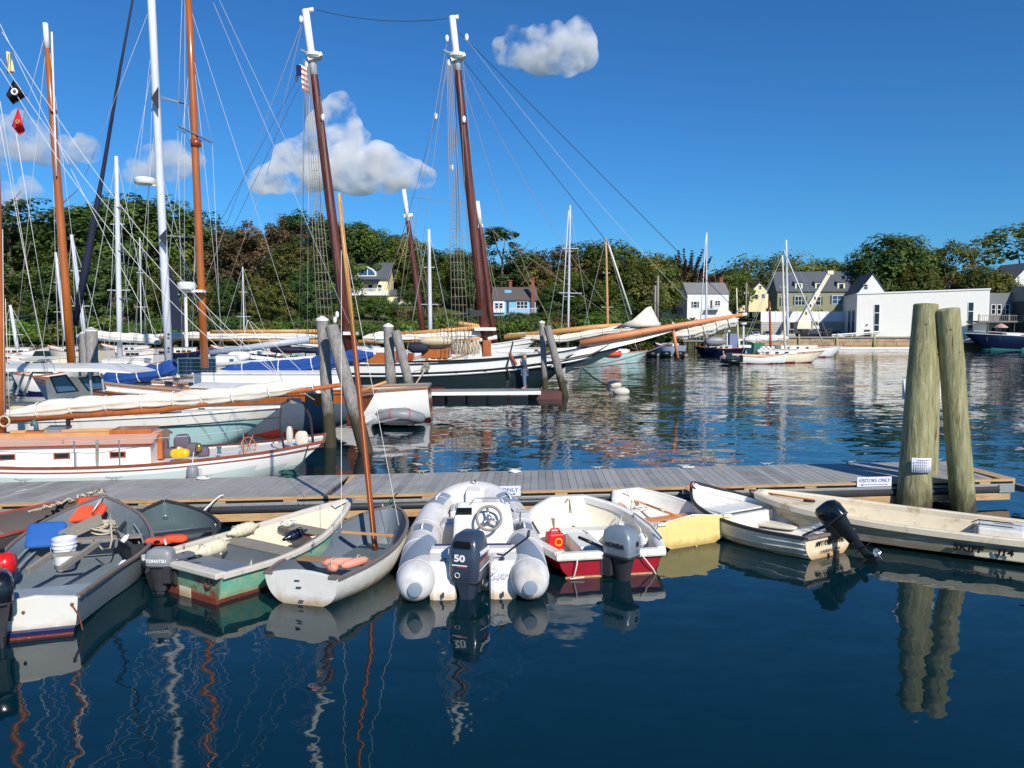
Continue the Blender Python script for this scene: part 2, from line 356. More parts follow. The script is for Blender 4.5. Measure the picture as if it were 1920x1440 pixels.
def furled(parent, pts, r, m, seed=0, name='furled_sail', flat=1.0, n=40, top=1.6, world=True, ties=None, pinch=.16):
    """a sail bundled along a boom: lobed, sagging and uneven, tied at intervals"""
    rnd = random.Random(seed); pts = [Vector(p) for p in pts]
    rr = []
    seg = len(pts)-1
    for i in range(n+1):
        t = i/n; k = min(int(t*seg), seg-1); p = pts[k].lerp(pts[k+1], t*seg-k)
        d = (pts[k+1]-pts[k]).normalized(); sd = d.cross(Vector((0, 0, 1))).normalized(); up = sd.cross(d)
        tie = 1-pinch*abs(math.cos(t*(ties+1 if ties else 5)*math.pi))**6
        env = min(1, 0.35+t*5)*min(1, 0.3+(1-t)*7)
        ring = []
        for j in range(36):
            a = 2*math.pi*j/36
            fold = 1+0.20*noise.noise(Vector((t*seg*2.2+seed, math.cos(a)*.8, math.sin(a)*.8)))+0.34*(1-abs(math.sin(3.5*a+seed+2.2*noise.noise(Vector((t*3.5, seed, 0))))))**1.6-.14+0.10*noise.noise(Vector((t*26+seed, a*2.4, 3)))
            q = r*fold*tie*env
            z = math.sin(a); z = z*top if z > 0 else z
            ring.append(p+sd*math.cos(a)*q*flat+up*(z*q))
        rr.append(ring)
    o = MB().rings(rr).build(name, m, parent, world=world, smooth=True)
    if ties:
        for i in range(1, ties+1):
            t = i/(ties+1); k = min(int(t*seg), seg-1); p = pts[k].lerp(pts[k+1], t*seg-k); d = (pts[k+1]-pts[k]).normalized()
            sd = d.cross(Vector((0, 0, 1))).normalized(); up = sd.cross(d)
            loop = [p+sd*math.cos(a)*r*flat*1.02+up*(math.sin(a)*r*(top*1.0 if math.sin(a) > 0 else 1.02)) for a in [2*math.pi*q/14 for q in range(15)]]
            MB().tube(loop, r*0.06+0.004, 5).build('sail_tie', mRopeW, parent, world=world, smooth=True)
    return o
# ================================================================ WATER
def water_mat():
    m = bpy.data.materials.new('harbour_water'); m.use_nodes = True
    nt = m.node_tree; N = nt.nodes; L = nt.links; b = N['Principled BSDF']
    b.inputs['Base Color'].default_value = (0.0008, 0.0170, 0.0235, 1); b.inputs['Roughness'].default_value = 0.015
    b.inputs['IOR'].default_value = 1.48; b.inputs['Specular IOR Level'].default_value = 0.5
    g = N.new('ShaderNodeNewGeometry'); sp = N.new('ShaderNodeSeparateXYZ'); L.new(g.outputs['Position'], sp.inputs[0])
    # breezier water further out in the harbour, calm in the lee of the dock
    amp = N.new('ShaderNodeMapRange'); amp.interpolation_type = 'SMOOTHSTEP'
    amp.inputs[1].default_value = 11; amp.inputs[2].default_value = 34; amp.inputs[3].default_value = 0.0; amp.inputs[4].default_value = 1.0
    L.new(sp.outputs[1], amp.inputs[0])
    acc = None
    def octave(sx, sy, near, far, detail=2, patch=False):
        nonlocal acc
        mp = N.new('ShaderNodeMapping'); mp.inputs['Scale'].default_value = (sx, sy, 1); mp.inputs['Rotation'].default_value = (0, 0, R(random.uniform(-9, 9)))
        L.new(g.outputs['Position'], mp.inputs[0])
        n = N.new('ShaderNodeTexNoise'); n.inputs['Scale'].default_value = 1; n.inputs['Detail'].default_value = detail; n.inputs['Roughness'].default_value = 0.5
        L.new(mp.outputs[0], n.inputs[0])
        s = N.new('ShaderNodeVectorMath'); s.operation = 'SUBTRACT'; L.new(n.outputs['Color'], s.inputs[0]); s.inputs[1].default_value = (.5, .5, .5)
        mu = N.new('ShaderNodeVectorMath'); mu.operation = 'MULTIPLY'; L.new(s.outputs[0], mu.inputs[0]); mu.inputs[1].default_value = (min(1.0, sx/sy+0.25), 1, 0)
        a = N.new('ShaderNodeMapRange'); a.inputs[3].default_value = near; a.inputs[4].default_value = far; L.new(amp.outputs[0], a.inputs[0])
        sc = N.new('ShaderNodeVectorMath'); sc.operation = 'SCALE'; L.new(mu.outputs[0], sc.inputs[0]); L.new(a.outputs[0], sc.inputs['Scale'])
        out = sc.outputs[0]
        if acc is None: acc = out
        else:
            ad = N.new('ShaderNodeVectorMath'); ad.operation = 'ADD'; L.new(acc, ad.inputs[0]); L.new(out, ad.inputs[1]); acc = ad.outputs[0]
    octave(0.55, 1.1, 0.052, 0.10)
    octave(1.7, 3.6, 0.060, 0.115)
    octave(5.0, 9.0, 0.032, 0.055)
    octave(0.10, 0.35, 0.006, 0.06)
    octave(12.0, 22.0, 0.006, 0.05)
    ad = N.new('ShaderNodeVectorMath'); ad.operation = 'ADD'; L.new(acc, ad.inputs[0]); ad.inputs[1].default_value = (0, 0, 1)
    no = N.new('ShaderNodeVectorMath'); no.operation = 'NORMALIZE'; L.new(ad.outputs[0], no.inputs[0])
    L.new(no.outputs[0], b.inputs['Normal'])
    return m
mWater = water_mat()
mb = MB()
mb.poly([(-700, -60, 0), (700, -60, 0), (700, 420, 0), (-700, 420, 0)])
struct(mb.build('water', mWater))

# ================================================================ TERRAIN
def ss(a, b, x):
    t = max(0, min(1, (x-a)/(b-a))); return t*t*(3-2*t)
def shore(x): return 104+ss(-30, 60, x)*78+6*math.sin(x*.05)+(x*0.10 if x > 80 else 0)
def terr(x, y):
    d = y-shore(x)
    lo = 1.6+ss(0, 10, d)*1.0
    hill = ss(4, 90, d)*(9.0-3.5*ss(20, 110, x))+ss(60, 320, d)*12
    n = 0.8*noise.noise(Vector((x*.03, y*.03, 0)))
    if d < 0: return -1.5+d*0.15 if d < -4 else -1.5+(d+4)*0.78
    return lo+hill*(0.15 if 55 < x < 150 and d < 26 else 1)+n*ss(3, 20, d)
def ground_mat():
    m = mat('rough_grass_ground', (74, 84, 40), 0.9, 0.35, 0.25, dirt=(104, 98, 66), dscale=.12, dth=0.56, bump=0.1, bscale=1.5)
    return m
xs = [-1800, -1200, -800, -500, -360]+[-300+8*i for i in range(76)]+[330, 500, 800, 1200, 1800]
ys = [80+4*i for i in range(60)]+[330, 380, 460, 600, 900, 1500, 3000, 5000]
mb = MB(); ids = {}
for j, y in enumerate(ys):
    for i, x in enumerate(xs):
        yy = y
        ids[i, j] = mb.vert((x, yy, terr(x, yy)))
for j in range(len(ys)-1):
    for i in range(len(xs)-1): mb.face((ids[i, j], ids[i+1, j], ids[i+1, j+1], ids[i, j+1]))
struct(mb.build('terrain', ground_mat(), smooth=True))
# seabed sheet closes the basin under the water
mb = MB(); mb.poly([(-700, -60, -3.5), (700, -60, -3.5), (700, 90, -3.5), (-700, 90, -3.5)])
struct(mb.build('seabed', mat('dark_silt', (30, 34, 30), 0.9)))
# paved yard on the quay
mYard = mat('worn_asphalt_yard', (96, 94, 92), 0.85, 0.15, .8, dirt=(130, 124, 112), dscale=.3, dth=0.58)
def gx(u, Y): return (u-960)/F*Y
def gz(v, Y): return P(960, v, Y).z
QY = 172.0; QZ = gz(634, QY)
mb = MB(); mb.poly([(gx(1330, QY), QY+1, QZ), (190, QY+1, QZ), (190, 262, QZ+.6), (gx(1330, QY), 262, QZ+.6)])
struct(mb.build('yard', mYard))

# ================================================================ CLOUDS (real drifting volumes far beyond the shore)
def cloud_mat(name, dens):
    m = bpy.data.materials.new(name); m.use_nodes = True; nt = m.node_tree; N = nt.nodes; L = nt.links
    N.remove(N['Principled BSDF']); v = N.new('ShaderNodeVolumePrincipled'); v.inputs['Color'].default_value = (0.99, 0.99, 1, 1)
    v.inputs['Anisotropy'].default_value = 0.0
    tc = N.new('ShaderNodeTexCoord'); n = N.new('ShaderNodeTexNoise'); n.inputs['Scale'].default_value = 0.012; n.inputs['Detail'].default_value = 9; n.inputs['Roughness'].default_value = .6
    L.new(tc.outputs['Object'], n.inputs[0])
    r = N.new('ShaderNodeMapRange'); r.inputs[1].default_value = 0.445; r.inputs[2].default_value = 0.68; r.inputs[3].default_value = 0; r.inputs[4].default_value = dens
    L.new(n.outputs[0], r.inputs[0]); L.new(r.outputs[0], v.inputs['Density']); L.new(v.outputs[0], N['Material Output'].inputs['Volume'])
    return m
CLOUDS = [  # centre lobes in photo pixels (u, v, radius px), distance, label
    ([(520, 335, 34), (565, 322, 50), (610, 300, 66), (632, 240, 44), (640, 205, 26), (655, 275, 46), (672, 318, 56), (715, 325, 46), (755, 328, 38), (790, 332, 26), (490, 345, 24)], 2200, 'large heaped white cloud with a tall head behind the tallest two red-brown masts', 0.07),
    ([(962, 98, 34), (990, 85, 34), (1015, 105, 40), (1045, 100, 42), (1080, 80, 36), (1085, 105, 34), (1060, 120, 28)], 2400, 'small round white cloud alone in the upper sky', 0.05),
    ([(12, 270, 46), (50, 262, 44), (85, 285, 30), (130, 285, 26), (160, 282, 28)], 2600, 'grey-bottomed cloud at the left edge behind the flags', 0.03),
    ([(245, 325, 22), (275, 308, 32), (320, 310, 36), (350, 300, 30)], 2600, 'soft grey cloud between the white mast and the orange mast', 0.03),
    ([(15, 372, 26), (55, 352, 20), (70, 358, 14)], 2600, 'low puff of cloud just over the trees at the left edge', 0.03),
]
for ci, (lobes, Yc, lab, dens) in enumerate(CLOUDS):
    c0 = P(sum(l[0] for l in lobes)/len(lobes), sum(l[1] for l in lobes)/len(lobes), Yc)
    mb = MB(); rnd = random.Random(ci)
    for (u, v, rp) in lobes:
        c = P(u, v, Yc+rnd.uniform(-40, 40)); rr = rp*Yc/F*1.04
        mb.ball(c-c0, rr, 12, (1.1, 0.9, 0.85))
        for k in range(6):
            a = rnd.uniform(0, 6.28); e = rnd.uniform(-0.2, 1.3)
            mb.ball(c-c0+Vector((math.cos(a)*math.cos(e), -abs(math.sin(a))*0.6, math.sin(e)))*rr*0.8, rr*rnd.uniform(.3, .5), 8)
    o = mb.build('cloud', cloud_mat('cloud_vapour_%d' % ci, dens), smooth=True)
    o.location = c0
    rm = o.modifiers.new('remesh', 'REMESH'); rm.mode = 'VOXEL'; rm.voxel_size = 9
    tag(o, lab, 'cloud', kind='structure')

# ================================================================ TREES
def leaf_mat(name, a, b, c, bias=0.5):
    m = bpy.data.materials.new(name); m.use_nodes = True; nt = m.node_tree; N = nt.nodes; L = nt.links; p = N['Principled BSDF']
    p.inputs['Roughness'].default_value = 0.6; p.inputs['Specular IOR Level'].default_value = 0.25
    oi = N.new('ShaderNodeObjectInfo'); tc = N.new('ShaderNodeTexCoord')
    n = N.new('ShaderNodeTexNoise'); n.inputs['Scale'].default_value = 0.45; n.inputs['Detail'].default_value = 6; n.inputs['Roughness'].default_value = 0.75
    ad = N.new('ShaderNodeVectorMath'); L.new(tc.outputs['Object'], ad.inputs[0])
    cm = N.new('ShaderNodeVectorMath'); cm.operation = 'SCALE'; cm.inputs[0].default_value = (37, 11, 5); L.new(oi.outputs['Random'], cm.inputs['Scale'])
    L.new(cm.outputs[0], ad.inputs[1]); L.new(ad.outputs[0], n.inputs[0])
    cr = N.new('ShaderNodeValToRGB'); e = cr.color_ramp.elements
    e[0].position = 0.36; e[0].color = C3(*a); e[1].position = 0.66; e[1].color = C3(*c); k = e.new(bias); k.color = C3(*b)
    L.new(n.outputs[0], cr.inputs[0])
    hs = N.new('ShaderNodeHueSaturation'); L.new(cr.outputs[0], hs.inputs['Color'])
    for k_, a_, b_ in (('Hue', .482, .512), ('Value', .85, 1.45)):
        q_ = N.new('ShaderNodeMapRange'); q_.inputs[3].default_value = a_; q_.inputs[4].default_value = b_
        w_ = N.new('ShaderNodeMath'); w_.operation = 'FRACT'; z_ = N.new('ShaderNodeMath'); z_.operation = 'MULTIPLY'; z_.inputs[1].default_value = 7.3 if k_ == 'Hue' else 13.7
        L.new(oi.outputs['Random'], z_.inputs[0]); L.new(z_.outputs[0], w_.inputs[0]); L.new(w_.outputs[0], q_.inputs[0]); L.new(q_.outputs[0], hs.inputs[k_])
    cr = hs; L.new(cr.outputs[0], p.inputs['Base Color'])
    tr = N.new('ShaderNodeBsdfTranslucent'); L.new(cr.outputs[0], tr.inputs[0])
    mx = N.new('ShaderNodeMixShader'); mx.inputs[0].default_value = 0.38
    L.new(p.outputs[0], mx.inputs[1]); L.new(tr.outputs[0], mx.inputs[2]); L.new(mx.outputs[0], N['Material Output'].inputs[0])
    return m
LM = {
 'green': leaf_mat('leaves_deep_green', (46, 64, 26), (78, 98, 42), (116, 132, 60)),
 'dark': leaf_mat('leaves_blue_green', (42, 62, 32), (70, 94, 48), (104, 124, 64)),
 'olive': leaf_mat('leaves_olive', (60, 70, 28), (98, 104, 44), (138, 136, 62)),
 'lime': leaf_mat('leaves_bright_green', (56, 80, 30), (86, 114, 42), (124, 148, 66)),
 'rust': leaf_mat('leaves_rust', (76, 68, 44), (104, 88, 60), (136, 108, 78)),
 'mixed': leaf_mat('leaves_turning', (60, 78, 32), (96, 104, 48), (148, 126, 66)),
 'willow': leaf_mat('leaves_willow', (70, 84, 38), (104, 116, 56), (142, 150, 82)),
 'maroon': leaf_mat('leaves_dark_maroon', (44, 34, 30), (70, 48, 40), (92, 62, 48)),
 'blue': leaf_mat('leaves_pine', (34, 52, 44), (62, 84, 62), (104, 122, 84)),
}
mBark = mat('grey_brown_bark', (104, 92, 78), 0.9, 0.2, 3, bump=0.03)
def crown_mesh(name, kind, seed):
    """leaf faces gathered in many uneven clumps inside a crown about 1 unit wide x h tall (metres: 10 x 12)"""
    rnd = random.Random(seed); v = []; f = []
    def leaf(p, s, nrm):
        t = nrm.orthogonal().normalized(); b = nrm.cross(t); a = rnd.uniform(0, 6.28)
        t2 = t*math.cos(a)+b*math.sin(a); b2 = nrm.cross(t2); k = len(v)
        w = s*rnd.uniform(.5, .8)
        v.extend([p-t2*s, p+b2*w, p+t2*s, p-b2*w]); f.append((k, k+1, k+2, k+3))
    def clump(c, r, n, s, flat=0.75, droop=0.0):
        for _ in range(n):
            d = Vector((rnd.gauss(0, 1), rnd.gauss(0, 1), rnd.gauss(0, 1))).normalized()
            q = rnd.uniform(.35, 1)**.5*r
            p = c+Vector((d.x*q, d.y*q, d.z*q*flat-(droop*rnd.random()**1.3)))
            leaf(p, s*rnd.uniform(.6, 1.3), ((c-Vector((0, 0, 5))).normalized()*.5+d*.6+Vector((rnd.uniform(-.4, .4), rnd.uniform(-.4, .4), rnd.uniform(0, .7)))).normalized())
    if kind == 'round' or kind == 'loose':
        nclump = 120 if kind == 'round' else 74
        for i in range(nclump):
            d = Vector((rnd.gauss(0, 1), rnd.gauss(0, 1), rnd.gauss(0.15, 1))).normalized()
            q = rnd.uniform(.45, 1)**.4
            bump = 1+0.22*noise.noise(d*1.7+Vector((seed, 0, 0)))
            c = Vector((d.x*4.6*q*bump, d.y*4.6*q*bump, 7.0+d.z*4.7*q*bump))
            if c.z < 2.6: c.z = 2.6+rnd.uniform(0, 1.4)
            clump(c, rnd.uniform(.7, 1.45)*(1 if kind == 'round' else .85), 88 if kind == 'round' else 60, .20)
    elif kind == 'tall':
        for i in range(90):
            z = rnd.uniform(1.5, 14); w = 3.4*math.sin(math.pi*min(1, (z-.5)/14.6))**.6+.2
            a = rnd.uniform(0, 6.28); q = rnd.uniform(.4, 1)
            clump(Vector((math.cos(a)*w*q, math.sin(a)*w*q, z)), rnd.uniform(.6, 1.2), 60, .22)
    elif kind == 'willow':
        for i in range(80):
            d = Vector((rnd.gauss(0, 1), rnd.gauss(0, 1), abs(rnd.gauss(0, 1)))).normalized(); q = rnd.uniform(.6, 1)
            c = Vector((d.x*5.4*q, d.y*5.4*q, 5.5+d.z*4.2*q))
            clump(c, rnd.uniform(.5, .95), 75, .17, 0.9, droop=rnd.uniform(1.5, 4.2))
    elif kind == 'pine':
        for i in range(46):
            z = 3+9*(i/46)**.9; w = 4.6*(1-(z-2)/12.5)**.7+.5; a = i*2.4+rnd.uniform(-.3, .3)
            for q in (0.35, 0.65, 1.0):
                clump(Vector((math.cos(a)*w*q, math.sin(a)*w*q, z+q*.5)), .8, 34, .17, .4)
    elif kind == 'shrub':
        for i in range(34):
            d = Vector((rnd.gauss(0, 1), rnd.gauss(0, 1), abs(rnd.gauss(0, 1)))).normalized(); q = rnd.uniform(.4, 1)
            c = Vector((d.x*2.4*q, d.y*1.8*q, .4+d.z*1.9*q)); clump(c, rnd.uniform(.45, .85), 60, .15)
    elif kind == 'spiky':
        for i in range(44):
            a = rnd.uniform(0, 6.28); e = rnd.uniform(.5, 1.45); ln = rnd.uniform(3, 6.5)
            for k in range(22):
                t = k/21; p = Vector((math.cos(a)*math.cos(e)*ln*t, math.sin(a)*math.cos(e)*ln*t, 3+math.sin(e)*ln*t))
                clump(p, .5*(1.15-t), 12, .15)
    me = bpy.data.meshes.new(name); me.from_pydata([tuple(p) for p in v], [], f); me.update()
    me.materials.append(LM['green'])
    return me
def trunk_mesh(kind, seed):
    rnd = random.Random(seed); mb = MB()
    H = {'round': 7, 'loose': 7.5, 'tall': 11, 'willow': 6, 'pine': 11.5, 'shrub': 1.2, 'spiky': 3.2}[kind]
    r = {'shrub': .06}.get(kind, .32)
    pts = [Vector((0, 0, -1.2))]; x = y = 0
    for k in range(1, 7):
        x += rnd.uniform(-.15, .15); y += rnd.uniform(-.15, .15); pts.append(Vector((x, y, H*k/6)))
    mb.tube(pts, [r*1.25]+[r*(1-.75*k/6) for k in range(1, 7)], 8)
    for k in range(9 if kind != 'pine' else 4):
        b = pts[2+k % 4]; a = k*2.4+rnd.random(); ln = rnd.uniform(.3, .55)*H
        e = b+Vector((math.cos(a)*ln*.8, math.sin(a)*ln*.8, ln*.75)); mid = b.lerp(e, .5)+Vector((0, 0, -.15*ln))
        mb.tube([b, mid, e], [r*.4, r*.26, r*.08], 5)
    me_o = mb.build('trunk', mBark, smooth=True); me = me_o.data; bpy.data.objects.remove(me_o); return me
CR = {}
for k, cnt in (('round', 4), ('loose', 3), ('tall', 2), ('willow', 1), ('pine', 1), ('shrub', 3), ('spiky', 1)):
    CR[k] = [(crown_mesh('crown', k, 10*i+len(k)), trunk_mesh(k, i)) for i in range(cnt)]
trng = random.Random(5)
SEEN = {}
COLW = dict(green='deep green', dark='blue-green', olive='olive', lime='bright green', rust='rusty', mixed='gold-tinged', willow='pale green', maroon='maroon', blue='grey-green')
def ordinal(k):
    return ['first', 'second', 'third', 'fourth', 'fifth', 'sixth', 'seventh', 'eighth', 'ninth', 'tenth', 'eleventh', 'twelfth', 'thirteenth', 'fourteenth', 'fifteenth', 'sixteenth', 'seventeenth', 'eighteenth', 'nineteenth', 'twentieth'][k-1] if k <= 20 else 'twenty-'+ordinal(k-20) if k < 30 else '%dth' % k
def tree(u, vtop, Y, kind, leaf, label, w=1.0, group=None, vbase=None, name=None):
    """a tree whose crown top is seen at (u, vtop) at distance Y; it grows from the terrain"""
    x = gx(u, Y); z0 = terr(x, Y) if vbase is None else gz(vbase, Y)
    H0 = {'round': 12.1, 'loose': 12.0, 'tall': 14.9, 'willow': 10.4, 'pine': 12.9, 'shrub': 3.0, 'spiky': 9.5}[kind]
    s = (gz(vtop, Y)-z0)/H0
    cm, tm = trng.choice(CR[kind])
    nm = name or ('shrub' if kind == 'shrub' else 'willow_tree' if kind == 'willow' else 'pine_tree' if kind == 'pine' else 'leafy_tree')
    if group and 'willows' not in group:
        SEEN[label, leaf] = SEEN.get((label, leaf), 0)+1; label = '%s %s, %s from the left of that colour' % (COLW[leaf], label, ordinal(SEEN[label, leaf]))
    t = thing(nm, label, 'shrub' if kind == 'shrub' else 'tree', (x, Y, z0), trng.uniform(0, 6.28), group)
    t.scale = (s*w, s*w, s)
    c = bpy.data.objects.new('foliage' if kind == 'shrub' else 'crown', cm); COL.objects.link(c); c.parent = t
    c.material_slots[0].link = 'OBJECT'; c.material_slots[0].material = LM[leaf]
    k = bpy.data.objects.new('stem' if kind == 'shrub' else 'trunk', tm); COL.objects.link(k); k.parent = t
    return t
LEFTW = 'trees of the wooded left shore'
TR = [ # u, vtop, Y, kind, leaf, width, label, group
 (-60, 380, 128, 'pine', 'dark', 1.2, 'dark pine standing at the left edge of the wood', None),
 (28, 362, 130, 'pine', 'dark', 1.25, 'tall dark green pine with layered branches at the far left', None),
 (120, 400, 140, 'round', 'green', 1.1, 'broad green tree just right of the tall left pine', None),
 (175, 395, 150, 'round', 'olive', 1.0, 'olive green tree behind the furled navy sail', None),
 (235, 362, 138, 'round', 'green', 1.25, 'high rounded green tree behind the slim white mast', None),
 (300, 372, 142, 'round', 'green', 1.1, 'green tree behind the thick white mast with the radar', None),
 (345, 392, 150, 'loose', 'olive', 1.0, 'thin-topped olive tree left of the orange mast', None),
 (400, 395, 150, 'loose', 'blue', 1.0, 'airy grey-green tree right of the orange mast', None),
 (440, 425, 145, 'loose', 'rust', 1.0, 'russet thin-leaved tree left of the rust trees', None),
 (490, 408, 148, 'loose', 'rust', 1.0, 'broad rust-coloured tree with a ragged top', None),
 (545, 398, 158, 'loose', 'rust', .9, 'taller rusty tree peeping over the wood left of the first schooner mast', None),
 (590, 396, 156, 'round', 'dark', 1.0, 'dark green tree directly behind the first schooner mast', None),
 (560, 450, 136, 'round', 'mixed', 1.0, 'low gold-tinged maple left of the yellow house', None),
 (665, 412, 170, 'round', 'green', 1.1, 'dense green tree behind and above the yellow house', None),
 (715, 425, 176, 'round', 'green', 1.0, 'green tree behind the right end of the yellow house', None),
 (765, 432, 176, 'round', 'mixed', .9, 'tree with orange tips right of the yellow house', None),
 (800, 455, 168, 'loose', 'green', 1.0, 'green tree behind the thin white mast beside the red mast', None),
 (850, 462, 176, 'round', 'mixed', 1.0, 'turning tree between the two schooner masts', None),
 (885, 470, 165, 'round', 'dark', .9, 'dark tree left of the second schooner mast', None),
 (940, 420, 168, 'tall', 'dark', 1.3, 'tall dark tree rising right of the second schooner mast', None),
 (985, 470, 176, 'round', 'mixed', 1.0, 'brown-green tree over the blue house', None),
 (1035, 455, 178, 'loose', 'rust', 1.1, 'reddish topped tree right of the blue house', None),
 (1085, 448, 182, 'loose', 'mixed', 1.1, 'olive brown tree behind the slim white mast with two spreaders', None),
 (1060, 500, 165, 'round', 'olive', .9, 'lower olive tree right of the blue house chimney', None),
 (1140, 448, 178, 'round', 'green', 1.0, 'high green tree behind the tan mast', None),
 (1165, 478, 166, 'round', 'olive', 1.15, 'wide green-gold tree right of the tan mast', None),
 (1215, 468, 196, 'round', 'mixed', 1.0, 'brownish tree between the tan mast and the white house', None),
 (1250, 480, 224, 'round', 'dark', 1.0, 'dark tree left of the spiky maroon tree', None),
 (1283, 462, 218, 'spiky', 'maroon', 1.1, 'spiky bare-topped maroon tree above the white house', None),
 (1300, 497, 222, 'round', 'maroon', 1.0, 'rounded maroon tree behind the white house', None),
 (1345, 508, 235, 'round', 'willow', 1.0, 'pale green tree over the roof of the white house', None),
 (1375, 498, 238, 'round', 'green', .9, 'green tree right of the white house chimney', None),
 (1425, 462, 252, 'willow', 'willow', 1.5, 'big pale drooping willow behind the small cream house', 'willows behind the houses'),
 (1478, 466, 254, 'willow', 'willow', 1.4, 'pale willow behind the left end of the green house', 'willows behind the houses'),
 (1545, 484, 262, 'round', 'dark', 1.3, 'dark tree above the ridge of the green house', None),
 (1575, 500, 270, 'round', 'blue', .8, 'small tree over the right end of the green house roof', None),
 (1662, 434, 215, 'round', 'green', 1.05, 'large dark green maple behind the white building', None),
 (1700, 436, 218, 'round', 'green', .85, 'right half of the big dark maple clump behind the white building', None),
 (1668, 490, 212, 'round', 'olive', .8, 'lower yellow-green tree beside the white gabled house', None),
 (1720, 500, 204, 'round', 'mixed', .8, 'tree with gold patches low in front of the big maple', None),
 (1783, 440, 210, 'loose', 'mixed', .62, 'open gold-tinged tree right of the big maple', None),
 (1835, 497, 196, 'round', 'olive', 1.0, 'rounded hedge-like tree left of the white house at the right edge', None),
 (1870, 505, 200, 'round', 'olive', .8, 'low tree in front of the white house at the right edge', None),
 (1915, 410, 225, 'loose', 'willow', 1.35, 'big airy pale green tree at the right edge of the sky', None),
 (1446, 572, 208, 'round', 'dark', .7, 'dark low tree left of the green house', None),
]
for (u, v, Y, k, lf, w, lab, g) in TR: tree(u, v, Y, k, lf, lab, w, g)
# understorey fronting the left wood, seen between the rigging
G_UNDER = 'lower trees filling the front of the left wood'
for i in range(22):
    u = -80+i*42+trng.uniform(-10, 10); v = trng.uniform(455, 520)+ (20 if u > 450 else 0); Y = trng.uniform(118, 132)
    if 640 < u < 780: continue
    if u > 800: Y += 30; v += 15
    tree(u, v, Y, trng.choice(['round', 'round', 'loose', 'tall']), trng.choice(['green', 'olive', 'green', 'olive', 'dark', 'lime', 'mixed']), 'lower tree of the front wood', trng.uniform(.8, 1.1), G_UNDER)
G_BUSH = 'bushes along the far shoreline'
for i in range(60):
    u = -70+i*23+trng.uniform(-8, 8)
    Y = shore(gx(u, 120))+trng.uniform(6, 12)
    Y = shore(gx(u, Y))+trng.uniform(1.5, 7)
    v = trng.uniform(575, 606)
    if 640 < u < 780: v = trng.uniform(585, 604)
    if u > 1290: break
    if 905 < u < 1015: v = trng.uniform(577, 588)
    tree(u, v, Y, 'shrub', trng.choice(['green', 'lime', 'lime', 'green', 'olive', 'dark']), 'bush on the far shoreline', 1.25, G_BUSH)
G_BACK = 'trees of the back row closing the skyline'
SKY = [(-80, 400), (150, 400), (330, 392), (420, 418), (600, 412), (700, 432), (800, 462), (900, 462), (1000, 478), (1100, 468), (1200, 478), (1330, 508), (1420, 500), (1520, 505), (1600, 500)]
for i in range(42):
    u = -70+i*39+trng.uniform(-9, 9); Y = trng.uniform(190, 215)+(62 if u > 1180 else 0)
    tree(u, tab(SKY, u)+trng.uniform(4, 26), Y, trng.choice(['round', 'round', 'loose']), trng.choice(['green', 'dark', 'olive', 'mixed', 'green']), 'treetop of the back row', 1.25, G_BACK)
G_MID = 'trees around the houses in the middle wood'
for i in range(26):
    u = 640+i*26+trng.uniform(-8, 8); Y = trng.uniform(172, 186)+(44 if u > 1200 else 0)
    tree(u, trng.uniform(476, 520), Y, trng.choice(['round', 'tall', 'round']), trng.choice(['green', 'dark', 'olive', 'green', 'mixed']), 'tree behind the middle houses', 1.1, G_MID)
for i in range(16):
    u = 770+i*34+trng.uniform(-8, 8)
    if 905 < u < 1025 or u > 1212: continue
    tree(u, trng.uniform(520, 556), trng.uniform(158, 168)+(14 if u > 1180 else 0), 'round', trng.choice(['green', 'dark', 'green']), 'low tree on the middle slope', 1.0, 'lower trees on the middle slope')
for u, v, lf, lab in ((676, 562, 'lime', 'bright green round bush under the left end of the yellow house balcony'), (712, 556, 'lime', 'biggest bright green bush before the yellow house'), (742, 570, 'green', 'green bush under the garage of the yellow house'), (960, 583, 'mixed', 'dark gold bush in front of the blue house'), (985, 590, 'green', 'green bush at the right corner of the blue house')):
    tree(u, v, 138, 'round', lf, lab, 1.5)
for i in range(24):
    u = 650+i*25+trng.uniform(-7, 7)
    tree(u, trng.uniform(580, 602), 141+ss(950, 1250, u)*16+trng.uniform(-3, 3), 'round', trng.choice(['green', 'lime', 'olive', 'green', 'rust']), 'bush on the middle lawn', 1.7, 'bushes covering the slope below the houses')
tree(765, 572, 134, 'shrub', 'rust', 'brownish shrub at the right corner of the yellow house', 1.2)
for u, lab in ((1525, 'left'), (1540, 'middle'), (1575, 'right')):
    tree(u, 572, 196, 'shrub', 'green', 'clipped green shrub on the wall top before the green house, %s of three' % lab, .8)

# ================================================================ BUILDINGS
mRoofD = mat('dark_grey_shingles', (84, 88, 96), 0.85, 0.12, 3, stretch=(1, 1, 4)); mRoofG = mat('grey_shingles', (122, 122, 122), 0.85, 0.12, 3)
mRoofB = mat('brown_shingles', (92, 84, 80), 0.85, 0.12, 3); mBrick = mat('red_brick', (134, 76, 62), 0.85, 0.2, 8)
mWallW = mat('white_clapboard', (226, 228, 230), 0.6, 0.03, 2); mWallY = mat('yellow_clapboard', (238, 226, 178), 0.65, 0.04, 2)
mWallB = mat('sky_blue_clapboard', (120, 186, 216), 0.65, 0.04, 2); mWallG = mat('sage_green_clapboard', (142, 142, 108), 0.7, 0.06, 2)
mTrimC = mat('cream_trim', (232, 222, 190), 0.6, 0.03, 2); mShut = mat('dark_shutter', (58, 58, 66), 0.7, 0.05, 4)
mMetalW = mat('white_ribbed_siding', (238, 235, 226), 0.45, 0.02, 1); mGreyW = mat('grey_panel_cladding', (112, 116, 118), 0.6, 0.05, 1)
mWoodP = mat('pale_wood_panel', (150, 140, 134), 0.7, 0.08, 3)
